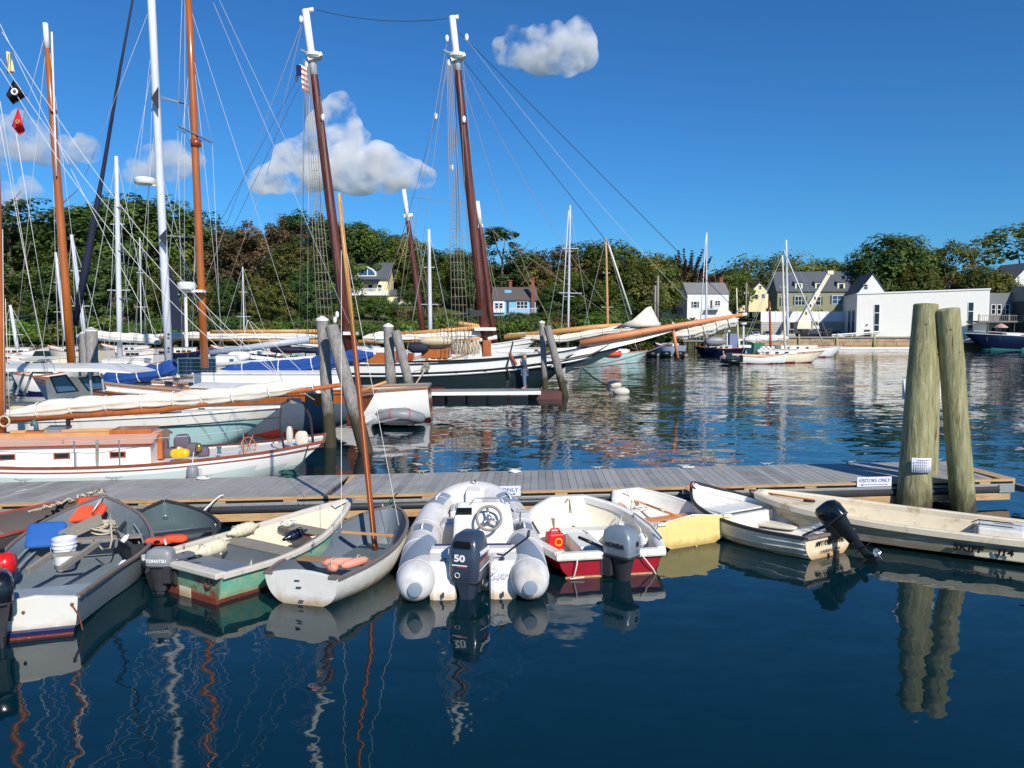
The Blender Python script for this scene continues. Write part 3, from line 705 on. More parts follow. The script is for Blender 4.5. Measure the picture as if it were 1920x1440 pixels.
mConc = mat('pale_concrete_blocks', (178, 174, 164), 0.85, 0.08, 2); mGranite = mat('tan_granite_blocks', (176, 150, 116), 0.85, 0.2, .7, dirt=(120, 96, 66), dscale=.5, dth=0.55, bump=.06, bscale=1.2)
mFence = mat('white_vinyl_fence', (232, 234, 240), 0.4, 0.02, 1)
def window(parent, x, z, w, h, y=0.0, shutters=False, glass=None, frame=None, cross=True, nx=1, fw=0.12):
    """sits on a wall facing local -Y"""
    mb = MB(); f = fw
    mb.box(x-w/2-f, x+w/2+f, y-.10, y-.003, z-f, z); mb.box(x-w/2-f, x+w/2+f, y-.10, y-.003, z+h, z+h+f)
    mb.box(x-w/2-f, x-w/2, y-.098, y-.003, z, z+h); mb.box(x+w/2, x+w/2+f, y-.098, y-.003, z, z+h)
    if cross: mb.box(x-w/2, x+w/2, y-.075, y-.035, z+h*.5-.04, z+h*.5+.04)
    for k in range(1, nx): mb.box(x-w/2+w*k/nx-.05, x-w/2+w*k/nx+.05, y-.07, y-.036, z, z+h)
    o = mb.build('window', frame or mWallW, parent)
    MB().box(x-w/2, x+w/2, y-.035, y-.004, z, z+h).build('pane', glass or mGlass, o)
    if shutters:
        for sgn in (-1, 1):
            cx = x+sgn*(w/2+f+.24); MB().box(cx-.22, cx+.22, y-.06, y-.003, z-.02, z+h+.02).build('shutter', mShut, parent)
    return o
def gable(parent, w, d, h, rise, wm, rm, axis='x', over=.35, x0=0, y0=0, z0=-3, name='wall'):
    """rectangular body with a ridge along x ('x') or along y ('y'); front is at y0"""
    x1 = x0+w; y1 = y0+d; mb = MB(); t = .18
    if axis == 'x':
        mb.hexa([(x0, y0, z0), (x1, y0, z0), (x1, y1, z0), (x0, y1, z0), (x0, y0, h), (x1, y0, h), (x1, y1, h), (x0, y1, h)])
        for xx in (x0, x1):
            s = .0; a = (xx, y0, h); b = (xx, y1, h); c = (xx, (y0+y1)/2, h+rise); mb.poly([a, b, c] if xx == x1 else [b, a, c])
        mb.build(name, wm, parent)
        r = MB(); ym = (y0+y1)/2; k = rise/(d/2)
        for sg in (-1, 1):
            ye = y0-over if sg < 0 else y1+over; ze = h-over*k
            P4 = [(x0-over, ye, ze), (x1+over, ye, ze), (x1+over, ym, h+rise), (x0-over, ym, h+rise)]
            if sg > 0: P4 = [P4[1], P4[0], P4[3], P4[2]]
            r.hexa([(a, b, c+.02) for a, b, c in P4]+[(a, b, c+t+.02) for a, b, c in P4])
        return r.build('roof', rm, parent)
    mb.hexa([(x0, y0, z0), (x1, y0, z0), (x1, y1, z0), (x0, y1, z0), (x0, y0, h), (x1, y0, h), (x1, y1, h), (x0, y1, h)])
    for yy in (y0, y1):
        a = (x0, yy, h); b = (x1, yy, h); c = ((x0+x1)/2, yy, h+rise); mb.poly([a, b, c] if yy == y0 else [b, a, c])
    mb.build(name, wm, parent)
    r = MB(); xm = (x0+x1)/2; k = rise/(w/2)
    for sg in (-1, 1):
        xe = x0-over if sg < 0 else x1+over; ze = h-over*k
        P4 = [(xe, y0-over, ze), (xm, y0-over, h+rise), (xm, y1+over, h+rise), (xe, y1+over, ze)]
        if sg > 0: P4 = [P4[1], P4[0], P4[3], P4[2]]
        r.hexa([(a, b, c+.02) for a, b, c in P4]+[(a, b, c+t+.02) for a, b, c in P4])
    return r.build('roof', rm, parent)
def chimney(parent, x, y, z0, z1, w=.8):
    mb = MB().box(x-w/2, x+w/2, y-w/2, y+w/2, z0, z1); mb.box(x-w/2-.08, x+w/2+.08, y-w/2-.08, y+w/2+.08, z1, z1+.2)
    return mb.build('chimney', mBrick, parent)
def house_at(u0, vbase, Y, name, label, rz=0):
    return thing(name, label, 'house', (gx(u0, Y), Y, gz(vbase, Y)), rz)
# yellow house with the arched dormer window and balcony (left)
Y = 165; m = Y/F
h = house_at(656, 572, Y, 'yellow_house', 'pale yellow house with an arched top window and a white balcony among trees')
gable(h, 9.5, 8, 5.8, 3.4, mWallY, mRoofD, 'x', .5, x0=-1.2)
gable(h, 4.2, 6, 2.1, 1.2, mWallY, mRoofD, 'x', .3, x0=8.3, y0=.6)
mb = MB(); n = 14   # arched dormer
pts = [(3.0+2.9*math.cos(math.pi*k/n), 6.3+2.0*math.sin(math.pi*k/n)) for k in range(n+1)]
for (a, b), (c, d) in zip(pts, pts[1:]):
    mb.hexa([(a, -.1, b), (a*.9+.3, -.1, (b-6.3)*.86+6.3), (c*.9+.3, -.1, (d-6.3)*.86+6.3), (c, -.1, d), (a, 3.5, b), (a*.9+.3, 3.5, (b-6.3)*.86+6.3), (c*.9+.3, 3.5, (d-6.3)*.86+6.3), (c, 3.5, d)])
mb.box(.1, 5.9, -.12, 0, 6.1, 6.3); mb.box(1.9, 2.05, -.1, -.02, 6.3, 7.9); mb.box(3.95, 4.1, -.1, -.02, 6.3, 7.9)
aw = mb.build('arched_window', mWallW, h)
mb = MB(); mb.poly([(a*.9+.3, -.02, (b-6.3)*.86+6.3) for a, b in pts]); mb.build('pane', mGlassB, aw)
MB().box(-1.4, 8.6, -2.3, -.01, 1.95, 2.4).build('balcony', mWallW, h)
mb = MB(); mb.box(-1.4, 8.0, -2.3, -2.22, 3.3, 3.4)
for k in range(40): mb.box(-1.4+k*.24, -1.30+k*.24, -2.29, -2.24, 2.4, 3.3)
mb.build('railing', mWallW, h)
MB().hexa([(-.6, -1.9, 4.4), (6.6, -1.9, 4.4), (6.6, -.02, 5.3), (-.6, -.02, 5.3), (-.6, -1.9, 4.5), (6.6, -1.9, 4.5), (6.6, -.02, 5.4), (-.6, -.02, 5.4)]).build('awning', mNavyC, h)
window(h, 1.2, 2.5, 1.8, 1.9, nx=2); window(h, 4.6, 3.0, .9, 1.3); window(h, 6.6, 3.0, .8, 1.3); window(h, 10.6, .6, .6, .9, y=.6)
for x in (1.0, 4.2, 6.6): MB().box(x-.7, x+.7, -.06, -.003, -1.4, .9).build('door', mGlass, h)
chimney(h, 3.3, 4.6, 7, 10.6, .9)
# blue house
Y = 158
h = house_at(926, 588, Y, 'blue_house', 'small sky blue house with a grey roof and two brick chimneys')
gable(h, 8.6, 6.5, 2.9, 2.5, mWallB, mRoofB, 'x', .35)
MB().box(-.1, 2.2, -.5, -.01, .2, 2.5).build('porch', mWallW, h)
window(h, .6, 1.1, .6, 1.0, y=-.5); window(h, 1.5, 1.1, .6, 1.0, y=-.5); window(h, 5.8, 1.0, 2.2, 1.4, nx=3)
MB().box(2.6, 3.1, -.08, -.003, .2, 2.4).build('door', mShut, h)
MB().box(2.2, 3.6, 1.6, 3.2, 3.4, 4.9).build('dormer', mWallB, h)
chimney(h, 8.0, -.2, 0, 7.0, .7); chimney(h, 3.4, 4.5, 4, 6.9, .7)
mb = MB(); mb.box(3.2, 8.8, -1.6, -1.54, 1.0, 1.08)
for k in range(20): mb.box(3.2+k*.29, 3.25+k*.29, -1.6, -1.55, 0, 1.0)
mb.build('railing', mWallW, h)
# white house with grey roof
Y = 200
h = house_at(1287, 594, Y, 'white_house', 'plain white house with a grey roof and dark shutters above the quay', R(3))
gable(h, 10.9, 8, 6.0, 2.9, mWallW, mRoofG, 'x', .2)
window(h, 2.1, 2.4, .8, 1.5, shutters=True); window(h, 8.0, 3.0, 1.3, 1.1, nx=2)
window(h, 1.0, -.6, .6, .4, cross=False); MB().box(6.1, 6.6, -.1, -.003, 2.2, 4.3).build('door', mShut, h)
mb = MB(); mb.box(4.6, 8.8, -1.5, -1.42, 2.7, 2.8); mb.box(4.6, 8.8, -1.5, -.01, 1.7, 1.85)
for k in range(16): mb.box(4.6+k*.27, 4.66+k*.27, -1.49, -1.44, 1.85, 2.7)
mb.build('balcony', mOldWood, h); chimney(h, 10.2, 4.5, 7, 10.3, .9)
# small cream houses
Y = 210
h = house_at(1241, 590, Y, 'cream_house', 'narrow pale yellow gabled house left of the white house')
gable(h, 5.0, 7, 4.6, 2.9, mWallY, mRoofD, 'y', .35); window(h, 2.0, 2.6, .7, 1.5); window(h, 3.4, 2.6, .7, 1.5); window(h, 2.6, .4, 1.6, 1.1, nx=2)
chimney(h, .8, 3, 5, 8.2, .6)
Y = 235
h = house_at(1392, 566, Y, 'cream_house', 'small pale yellow gabled house between the white house and the green house')
gable(h, 6.6, 7, 2.6, 3.3, mWallY, mRoofD, 'y', .35, x0=1.6); gable(h, 3.2, 6, 2.2, 1.2, mWallY, mRoofD, 'x', .3, x0=-1.4, y0=1)
window(h, 3.9, .9, .9, 1.3); window(h, 6.0, 1.2, .9, 1.1); window(h, 5.0, 3.9, .7, 1.0); chimney(h, 2.2, 3, 3, 7.2, .8)
# green house
Y = 212
h = house_at(1455, 580, Y, 'green_house', 'long sage green house with a dark roof, dormers and white window frames', R(-3))
gable(h, 22.0, 9, 5.2, 5.2, mWallG, mRoofD, 'x', .4)
MB().box(-.15, 22.15, -.2, -.012, 4.75, 5.15).build('cornice', mTrimC, h)
window(h, 1.9, .9, 1.4, 2.3, shutters=True); window(h, 6.1, 1.2, 2.6, 2.3, shutters=True, nx=3); window(h, 11.0, 1.2, 1.2, 2.2, shutters=True); window(h, 16.2, 1.5, 2.8, 2.2, shutters=True, glass=mGlassB, nx=2)
for x in (5.8, 11.2, 17.2):
    d = MB().box(x-1.0, x+1.0, .25, 2.4, 5.0, 7.2).build('dormer', mTrimC, h)
    MB().hexa([(x-1.2, .1, 7.2), (x+1.2, .1, 7.2), (x+1.2, 3.4, 7.9), (x-1.2, 3.4, 7.9), (x-1.2, .1, 7.4), (x+1.2, .1, 7.4), (x+1.2, 3.4, 8.1), (x-1.2, 3.4, 8.1)]).build('roof', mRoofD, d)
    MB().box(x-.55, x+.55, .2, .246, 5.4, 6.9).build('pane', mGlass, d)
chimney(h, 3.6, 5, 8, 11.4, .9)
# white gabled house between the green house and the maple
Y = 203
h = house_at(1612, 580, Y, 'white_gabled_house', 'white gabled house with a dark roof just left of the big maple')
gable(h, 8.5, 8, 3.6, 5.6, mWallW, mRoofD, 'y', .3, x0=-1.5); window(h, 1.0, 5.3, .9, 1.2); window(h, 2.8, 1.8, .9, 1.3); window(h, -.1, 1.6, .8, 1.2)
Y = 235
h = house_at(1730, 560, Y, 'tan_house', 'tan house with a dark roof half hidden behind the maple')
gable(h, 8, 8, 3.6, 3.6, mWallY, mRoofD, 'x', .4); window(h, 6.0, 1.2, .9, 1.4)
gable(h, 10, 6, 1.6, 1.6, mWallY, mRoofD, 'x', .4, x0=8.6, y0=1)
Y = 240
h = house_at(1795, 560, Y, 'cream_cottage', 'cream gabled cottage with a brick chimney behind the trees')
gable(h, 7, 8, 4.0, 3.6, mWallY, mRoofD, 'y', .4); window(h, 3.2, 1.6, 1, 1.4); chimney(h, .6, -.8, -2, 4.6, .9)
Y = 205
h = house_at(1888, 555, Y, 'white_cottage', 'white cottage with a steep dark roof at the right edge', R(12))
gable(h, 12, 9, 3.4, 5.4, mWallW, mRoofD, 'y', .5); MB().box(-2.0, 1.6, 1.0, 5, 2.4, 5.8).build('dormer', mWallW, h)
window(h, 3.6, .4, 1.2, 1.8); window(h, 7.2, .4, 1.2, 1.8)
# large white commercial building
ang = R(-14); b = thing('boat_shed', 'large white ribbed metal building with tall dark strip windows on the quay', 'building', (gx(1604, 175), 175, QZ), ang)
WL = 26.8; H0 = gz(552, 175)-QZ
mb = MB(); mb.hexa([(0, 0, -1), (WL, 0, -1), (WL, 16, -1), (0, 16, -1), (0, 0, H0), (WL, 0, H0+.7), (WL, 16, H0+.7), (0, 16, H0)])
mb.build('wall', mMetalW, b)
mb = MB()
for k in range(1, 89): mb.box(k*.3-.03, k*.3+.03, -.02, -.002, 0, H0-.1+.7*k*.3/WL)
mb.build('siding_ribs', mMetalW, b)
MB().hexa([(-.15, -.2, H0+.003), (WL+.15, -.2, H0+.705), (WL+.15, 16.2, H0+.705), (-.15, 16.2, H0+.003), (-.15, -.2, H0+.3), (WL+.15, -.2, H0+1.0), (WL+.15, 16.2, H0+1.0), (-.15, 16.2, H0+.3)]).build('roof', mWhite, b)
for x, z0, hh in ((4.2, 1.6, 5.9), (14.2, 1.6, 6.2), (23.2, 1.6, 6.2)):
    o = MB().box(x-.6, x+.6, -.1, -.053, z0-.1, z0+hh+.1).build('window', mWallW, b)
    for a, c in ((0, .22), (.25, .68), (.71, 1)): MB().box(x-.48, x+.48, -.13, -.102, z0+hh*a, z0+hh*c).build('pane', mGlass, o)
MB().box(1.7, 2.9, -.12, -.053, 0, 1.9).build('door', mShut, b)
for y in (4, 9):
    MB().box(-.08, -.003, y-1.6, y+1.6, 0, 6.6).build('loading_door', mGlass, b)
MB().ball((2.2, -.2, 3.0), .18, 8).build('wall_lamp', mBlack, b)
# grey building with balcony, right edge
b2 = thing('grey_restaurant', 'dark grey building with a timber balcony at the right edge of the quay', 'building', (gx(1855, 168), 170, QZ), R(8))
MB().box(0, 26, -1, 16, -1, 9.9).build('wall', mGreyW, b2)
MB().box(5.6, 26, -9.5, -1.01, -1, 8.0).build('lower_wing', mat('dark_green_grey_wall', (52, 64, 64), .5), b2)
MB().box(5.6, 26, -9.7, -1.02, 8.0, 11.2).build('wood_fascia', mWoodP, b2)
MB().box(6.6, 12, -9.6, -9.51, 4.2, 7.2).build('window', mGlassB, b2)
for x in (1.0, 2.4, 4.4): window(b2, x, 5.3, .8, 2.0, y=-1, glass=mGlass)
for x in (1.2, 3.2, 4.7): MB().box(x-.4, x+.4, -1.06, -1.003, 0, 2.3).build('door', mGlass, b2)
MB().box(-5.4, 5.5, -4.6, -1.02, 3.4, 3.75).build('balcony', mGreyW, b2)
mb = MB(); mb.box(-5.4, 5.5, -4.6, -4.5, 4.85, 4.95)
for k in range(24): mb.box(-5.4+k*.47, -5.34+k*.47, -4.58, -4.53, 3.75, 4.85)
for x in (-5.3, -1.6, 1.9, 5.3): mb.box(x-.12, x+.12, -4.64, -4.47, 3.75, 5.1)
mb.build('balcony_railing', mOldWood, b2)
for x in (-3.0, 0.2, 3.4): MB().box(x-.09, x+.09, -4.4, -4.2, -.5, 3.4).build('post', mShut, b2)
u_ = thing('parasol', 'faded pink parasol standing open below the grey balcony', 'parasol', P(1876, 630, 160))
mb = MB().tube([(0, 0, -.8), (0, 0, 2.4)], .04, 6); mb.build('pole', mShut, u_)
MB().lathe([(1.3, 1.7), (1.2, 1.9), (.7, 2.3), (.05, 2.6)], n=10).build('canopy', mat('faded_pink_canvas', (196, 150, 142), .8), u_)
# retaining wall + white fence
r_ = thing('retaining_wall', 'pale concrete block retaining wall behind the crane', 'wall', (gx(1426, 190), 190, QZ))
wl_ = gx(1590, 190)-gx(1426, 190); hh = gz(603, 190)-QZ
MB().box(0, wl_, 0, 1, -1, hh).build('wall', mConc, r_)
mb = MB()
for k in range(1, 6): mb.box(0, wl_, -.02, -.002, hh*k/6-.03, hh*k/6)
mb.build('block_joints', mShut, r_)
f_ = thing('white_fence', 'long solid white fence on top of the concrete block wall', 'fence', (gx(1426, 190), 190, QZ+hh))
MB().box(0, wl_, .3, .36, .003, gz(584, 190)-gz(603, 190)).build('fence_panels', mFence, f_)
for k in range(13): MB().box(wl_*k/12-.08, wl_*k/12+.08, .2, .298, .003, 2.7).build('fence_post', mFence, f_)
# quay wall of granite blocks and timber
q = thing('quay_wall', 'old tan granite quay wall with timber fender piles', 'wall', (gx(1330, QY), QY, 0))
MB().box(0, 130, 0, 1.5, -2, QZ).build('wall', mGranite, q)
mb = MB(); rr_ = random.Random(3)
for row in range(3):
    x = rr_.uniform(0, 2)
    while x < 128:
        w = rr_.uniform(2.0, 4.2); mb.box(x+.04, x+w-.04, -.18-rr_.uniform(0, .12), -.003, .1+row*.78, .1+row*.78+.72); x += w
mb.build('granite_blocks', mGranite, q)
MB().box(0, 130, -.5, 1.2, QZ+.003, QZ+.35).build('timber_cap', mOldWood, q)
for k in range(14):
    x = 3+k*8.4; MB().tube([(x, -.45, -2), (x, -.45, QZ+.9)], .22, 8).build('fender_pile', mPileG, q, smooth=True)
q2 = thing('stone_embankment', 'low rocky bank along the wooded shore', 'wall', (-170, 100, 0))
mb = MB(); rr_ = random.Random(8)
for k in range(520):
    x = rr_.uniform(-185, gx(1330, QY)); y = shore(x)+rr_.uniform(-3.5, 2.5); s = rr_.uniform(.2, .5)
    c = Vector((x, y, max(-.4, terr(x, y))+.1))
    mb.rings([[c+Vector((math.cos(a+i)*s*rr_.uniform(.7, 1.1)*q_, math.sin(a+i)*s*rr_.uniform(.7, 1.1)*q_, z*s)) for a in [0, 1.05, 2.1, 3.14, 4.2, 5.2]] for i, (q_, z) in enumerate(((.7, -.5), (1, 0), (.55, .5)))])
mb.cm = 0
q2o = mb.build('shore_rocks', mat('grey_shore_rock', (92, 86, 74), .9, .25, 1.5), loc=(0, 0, 0)); bpy.data.objects.remove(q2)
tag(q2o, 'tumbled grey rocks and boulders lining the foot of the wooded shore', 'rocks', kind='stuff')
# guard rail along the quay + gangway
g_ = thing('quay_railing', 'white pipe handrail running along the quay edge before the white building', 'railing', P(1560, 632, 171))
mb = MB(); a = P(1560, 628, 173.8); b_ = P(1712, 618, 173.8); mb.tube([a, b_], .16, 6); mb.tube([P(1560, 631, 173.8), P(1712, 621, 173.8)], .07, 5)
for k in range(5): t = k/4; p = a.lerp(b_, t); mb.tube([p, (p.x, p.y, QZ)], .1, 6)
mb.build('rail', mWhite, g_, world=True)
g_ = thing('timber_railing', 'pale timber railing on the quay above the navy yacht', 'railing', P(1830, 628, 166))
mb = MB(); a = P(1812, 616, 173.6); b_ = P(1960, 606, 173.6); mb.beam(a, b_, .12, .2)
for k in range(8): t = k/7; p = a.lerp(b_, t); mb.beam((p.x, p.y, QZ-.2), (p.x, p.y, p.z+.3), .2, .2)
mb.build('rail', mTrimC, g_, world=True)
fl = thing('far_float', 'long low white-edged floating dock below the quay', 'floating dock', P(1575, 653, 160))
mb = MB(); a = Vector((gx(1572, 167), 167, 0)); mb.box(a.x, a.x+18, a.y, a.y+2, .05, .5); mb.build('deck', mWhite, fl, world=True)
mb = MB(); mb.box(a.x+.1, a.x+17.9, a.y+.1, a.y+1.9, -.4, .047); mb.build('pontoon', mBlack, fl, world=True)
# utility poles
for (u, v0, v1, Y_, lab) in ((1232, 517, 600, 150, 'tall grey timber pole with a bracket left of the cream house'), (1227, 535, 600, 152, 'shorter thin timber pole beside the taller grey one'), (1397, 530, 590, 210, 'dark utility pole with transformers by the willow')):
    t = thing('utility_pole', lab, 'pole', (gx(u, Y_), Y_, gz(v1, Y_)))
    H_ = gz(v0, Y_)-gz(v1, Y_); MB().tube([(0, 0, -1), (0, 0, H_)], [.28, .2], 8).build('pole', mOldWood, t, smooth=True)
    MB().box(-.7, .7, -.06, .06, H_*.86, H_*.86+.12).build('crossarm', mOldWood, t)
    if Y_ == 210:
        for s in (-.5, .5): MB().lathe([(.22, 0), (.22, .8)], (s, 0, H_*.62)).build('transformer', mChan, t, smooth=True)
# truck crane
cy = 181
c = thing('truck_crane', 'cream rough-terrain crane with a raised boom and big black tyres on the quay', 'crane', (gx(1510, cy), cy, QZ+.02))
MB().box(-3.6, 5.4, -1.3, 1.3, 1.0, 1.9).build('chassis', mShut, c, bevel=.05)
for x in (-1.0, 4.2):
    for y in (-1.35, 1.35):
        w = MB().lathe([(.5, -.3), (.92, -.26), (.96, 0), (.92, .26), (.5, .3)], (x, y, .95), (0, 1, 0), 20).build('wheel', mBlack, c, smooth='auto')
        MB().lathe([(.48, -.34), (.42, -.32), (.2, -.22)], (x, y, .95), (0, 1 if y > 0 else -1, 0), 14).build('rim', mCream, w, smooth='auto')
    MB().box(x-1.2, x+1.2, -1.75, 1.75, 1.95, 2.1).build('mudguard', mShut, c)
mb = MB(); mb.hexa([(-2.6, -1.2, 2.1), (1.4, -1.2, 2.1), (1.4, 1.2, 2.1), (-2.6, 1.2, 2.1), (-2.2, -1.1, 3.9), (.6, -1.1, 3.9), (.6, 1.1, 3.9), (-2.2, 1.1, 3.9)]); mb.build('turntable', mCream, c, bevel=.05)
cb = MB().hexa([(.9, -1.5, 2.1), (2.6, -1.5, 2.1), (2.6, -.4, 2.1), (.9, -.4, 2.1), (.9, -1.5, 4.0), (2.1, -1.5, 4.0), (2.1, -.4, 4.0), (.9, -.4, 4.0)]).build('cab', mCream, c, bevel=.06)
MB().hexa([(1.1, -1.53, 2.9), (2.3, -1.53, 2.9), (2.3, -1.503, 2.9), (1.1, -1.503, 2.9), (1.1, -1.53, 3.8), (2.0, -1.53, 3.8), (2.0, -1.503, 3.8), (1.1, -1.503, 3.8)]).build('cab_window', mat('green_glass', (52, 84, 74), .1), cb)
MB().box(-3.4, -2.3, -1.1, 1.1, 2.1, 3.6).build('counterweight', mShut, c)
o0 = Vector((-1.6, 0, 3.4)); tip = P(1549, 512, cy)-P(1510, gz(1, 1) and 634, cy)
tip = Vector((gx(1550, cy)-gx(1510, cy), 0, gz(512, cy)-QZ))
bm_ = MB().beam(o0, o0.lerp(tip, .62), 1.0, 1.15).build('boom', mCream, c, bevel=.04)
MB().beam(o0.lerp(tip, .6), tip, .8, .9).build('boom_extension', mCream, bm_, bevel=.03)
mb = MB()
for t in (0.2, .35, .5): q_ = o0.lerp(tip, t); mb.box(q_.x-.2, q_.x+.2, -.53, -.503, q_.z-.35, q_.z+.35)
mb.build('panel', mShut, bm_)
MB().box(tip.x-.5, tip.x+.9, -.55, .55, tip.z-.4, tip.z+.5).build('boom_head', mCream, bm_, bevel=.05)
# parked vehicles
def car(u, v, Y, label, m, L=4.4, rz=0, van=0):
    t = thing('parked_car', label, 'car', (gx(u, Y), Y, gz(v, Y)), rz, 'vehicles parked on the quay')
    pr = [(-L/2, .35), (-L/2, .85), (-L*.33, .95), (-L*.2, 1.42+van), (L*.22+van*.5, 1.45+van), (L*.36, .98), (L/2, .85), (L/2, .35)]
    mb = MB(); mb.rings([[(x, y*s, z) for x, z in pr] for y, s in ((-.88, .94), (-.8, 1), (.8, 1), (.88, .94))]); mb.build('body', m, t, smooth='auto', bevel=.04)
    mb = MB()
    for y in (-.90, .90):
        q_ = [(-L*.28, y, .98), (L*.28, y, .98), (L*.2, y, 1.35+van), (-L*.18, y, 1.35+van)]
        mb.poly(q_ if y < 0 else q_[::-1])
    mb.poly([(-L*.335, .7, .99), (-L*.335, -.7, .99), (-L*.215, -.7, 1.38+van), (-L*.215, .7, 1.38+van)]); mb.poly([(L*.365, -.7, 1.02), (L*.365, .7, 1.02), (L*.235, .7, 1.4+van), (L*.235, -.7, 1.4+van)])
    mb.build('windows', mGlass, t)
    for x in (-L*.3, L*.3):
        for y in (-.82, .82): MB().lathe([(.2, -.1), (.33, -.09), (.33, .09), (.2, .1)], (x, y, .33), (0, 1, 0), 14).build('wheel', mBlack, t, smooth='auto')
    return t
mCarW = mat('white_car_paint', (222, 224, 228), .25, .02, 2, coat=.5); mCarD = mat('dark_car_paint', (34, 36, 40), .25, .02, 2, coat=.5); mCarS = mat('silver_car_paint', (150, 154, 160), .25, .02, 2, coat=.5)
car(1413, 633, 186, 'white car parked on the quay below the cream house', mCarW, rz=R(90)); car(1438, 633, 188, 'silver car parked left of the crane', mCarS, rz=R(80), van=.2)
car(1567, 634, 184, 'black sports utility car parked left of the white building', mCarD, rz=R(70), van=.25); car(1269, 590, 192, 'black car parked by the corner of the white house', mCarD, rz=R(95), van=.3); car(1575, 636, 180, 'small pale yellow car parked by the white building', mCream, rz=R(80))
# wooden pier trestle below the white house
p_ = thing('timber_wharf', 'weathered timber wharf with railings behind the navy sloop', 'wharf', (gx(1262, 150), 150, 0))
mb = MB(); wx = gx(1425, 150)-gx(1262, 150); mb.box(0, wx, 0, 6, 1.9, 2.2); mb.build('deck', mOldWood, p_)
for k in range(14):
    for y in (.3, 5): MB().tube([(k*wx/13, y, -1.5), (k*wx/13, y, 1.9)], .18, 6).build('pile', mat('brown_wet_timber', (92, 72, 54), .9), p_)
mb = MB(); mb.box(0, wx, -.1, 0, 3.1, 3.22); mb.box(0, wx, -.1, 0, 2.6, 2.68)
for k in range(24): x = k*wx/23; mb.box(x-.06, x+.06, -.12, .02, 2.2, 3.2)
mb.build('railing', mOldWood, p_)
# ================================================================ DOCK
ZD = 0.5
fa = G(0, 943, ZD); fb = G(1860, 897, ZD); ba = G(0, 905, ZD); bb = G(1760, 865, ZD)
e = (fb-fa).normalized(); e.z = 0; e.normalize(); nrm = Vector((-e.y, e.x, 0))   # e along the dock, nrm away from the camera
fe = (bb-ba).normalized()
def isect(p, d, q, w):   # 2D p + d s = q + w t -> point
    den = d.x*w.y-d.y*w.x; s = ((q.x-p.x)*w.y-(q.y-p.y)*w.x)/den; return p+d*s
bdir = Vector((0.03, 1, 0)).normalized()
dock = thing('floating_dock', 'long grey-planked floating dock with timber edges where all the dinghies are tied', 'dock', (0, 13.4, 0))
Ld = (fb-fa).length
mb = MB(); s = -4.0; step = 0.142; k = 0; rr_ = random.Random(2)
while s < Ld:
    w = step-0.008; a = fa+e*s; b = fa+e*min(s+w, Ld)
    if not (k in (64,)):
        mb.cm = rr_.choice((0, 0, 1, 2)); c = isect(b, bdir, ba, fe); d = isect(a, bdir, ba, fe); z1 = ZD+rr_.uniform(-.0015, .0015); z0 = ZD-.035
        mb.hexa([(a.x, a.y, z0), (b.x, b.y, z0), (c.x, c.y, z0), (d.x, d.y, z0), (a.x, a.y, z1), (b.x, b.y, z1), (c.x, c.y, z1), (d.x, d.y, z1)])
    s += step; k += 1
mb.build('deck_boards', [mPlank, mat('grey_composite_decking_light', (166, 165, 160), 0.7, 0.07, 3, dirt=(146, 143, 136), dscale=1.6, dth=0.53, bump=0.002, bscale=60), mat('grey_composite_decking_dark', (146, 147, 144), 0.7, 0.07, 3, dirt=(128, 126, 120), dscale=1.3, dth=0.53, bump=0.002, bscale=60)], dock, world=True)
def strip(name, m, off0, off1, z0, z1, s0=-4.0, s1=None, bevel=.006):
    s1 = Ld+.38 if s1 is None else s1
    a = fa+e*s0; b = fa+e*s1
    q = [a-nrm*off0, b-nrm*off0, b-nrm*off1, a-nrm*off1]
    mb = MB().hexa([(p.x, p.y, z0) for p in q]+[(p.x, p.y, z1) for p in q]); return mb.build(name, m, dock, world=True, bevel=bevel)
strip('edge_timber', mDockTim, .10, .002, ZD-.045, ZD-.004)
strip('dark_slot', mDark, .07, .004, ZD-.085, ZD-.048, bevel=0)
s = -3.6
while s < Ld:
    a = fa+e*s; MB().beam(a-nrm*.052+Vector((0, 0, -.066)), a-nrm*.052+e*.22+Vector((0, 0, -.066)), .094, .036).build('spacer_block', mDockTim, dock, world=True); s += 1.15
strip('steel_channel', mChan, .11, .004, ZD-.135, ZD-.088)
a = fa+e*-4; b = fa+e*(Ld+.05); mb = MB().tube([a-nrm*.10+Vector((0, 0, -.19)), b-nrm*.10+Vector((0, 0, -.19))], .055, 12); mb.build('pipe_fender', mBlackRub, dock, world=True, smooth=True)
strip('lower_channel', mChan, .06, .004, ZD-.26, ZD-.235, s1=Ld)
strip('lower_timber', mDockTim, .11, .003, ZD-.39, ZD-.262, s1=Ld+.3)
mb = MB()
for k in range(80):
    p = fa+e*(-3.8+k*.33); mb.ball(p-nrm*.112+Vector((0, 0, -.122)), .008, 6); mb.ball(p+e*.1-nrm*.066+Vector((0, 0, -.248)), .008, 6)
mb.build('bolts', mSteel, dock, world=True)
mb = MB(); s = -4
while s < Ld-1:
    a = fa+e*s+nrm*.06; c = a+e*2.2
    q = [a, c, c+nrm*1.3, a+nrm*1.3]; mb.hexa([(p.x, p.y, -.35) for p in q]+[(p.x, p.y, ZD-.4) for p in q]); s += 2.6
mb.build('floats', mBlack, dock, world=True)
# far edge and right end timber
a = ba+fe*-6; b = bb
mb = MB().beam(a+nrm*.05+Vector((0, 0, -.10)), b+nrm*.05+Vector((0, 0, -.10)), .09, .17); mb.build('edge_timber', mDockTim, dock, world=True)
mb = MB().beam(fb+e*.33+Vector((0, 0, -.06)), bb+e*.12+Vector((0, 0, -.06)), .3, .11); mb.build('end_timber', mDockTim, dock, world=True, bevel=.008)
mb = MB().beam(fb+e*.05-nrm*.13+Vector((0, 0, -.17)), fb+e*.36-nrm*.13+Vector((0, 0, -.17)), .012, .15); mb.build('corner_plate', mChan, dock, world=True)

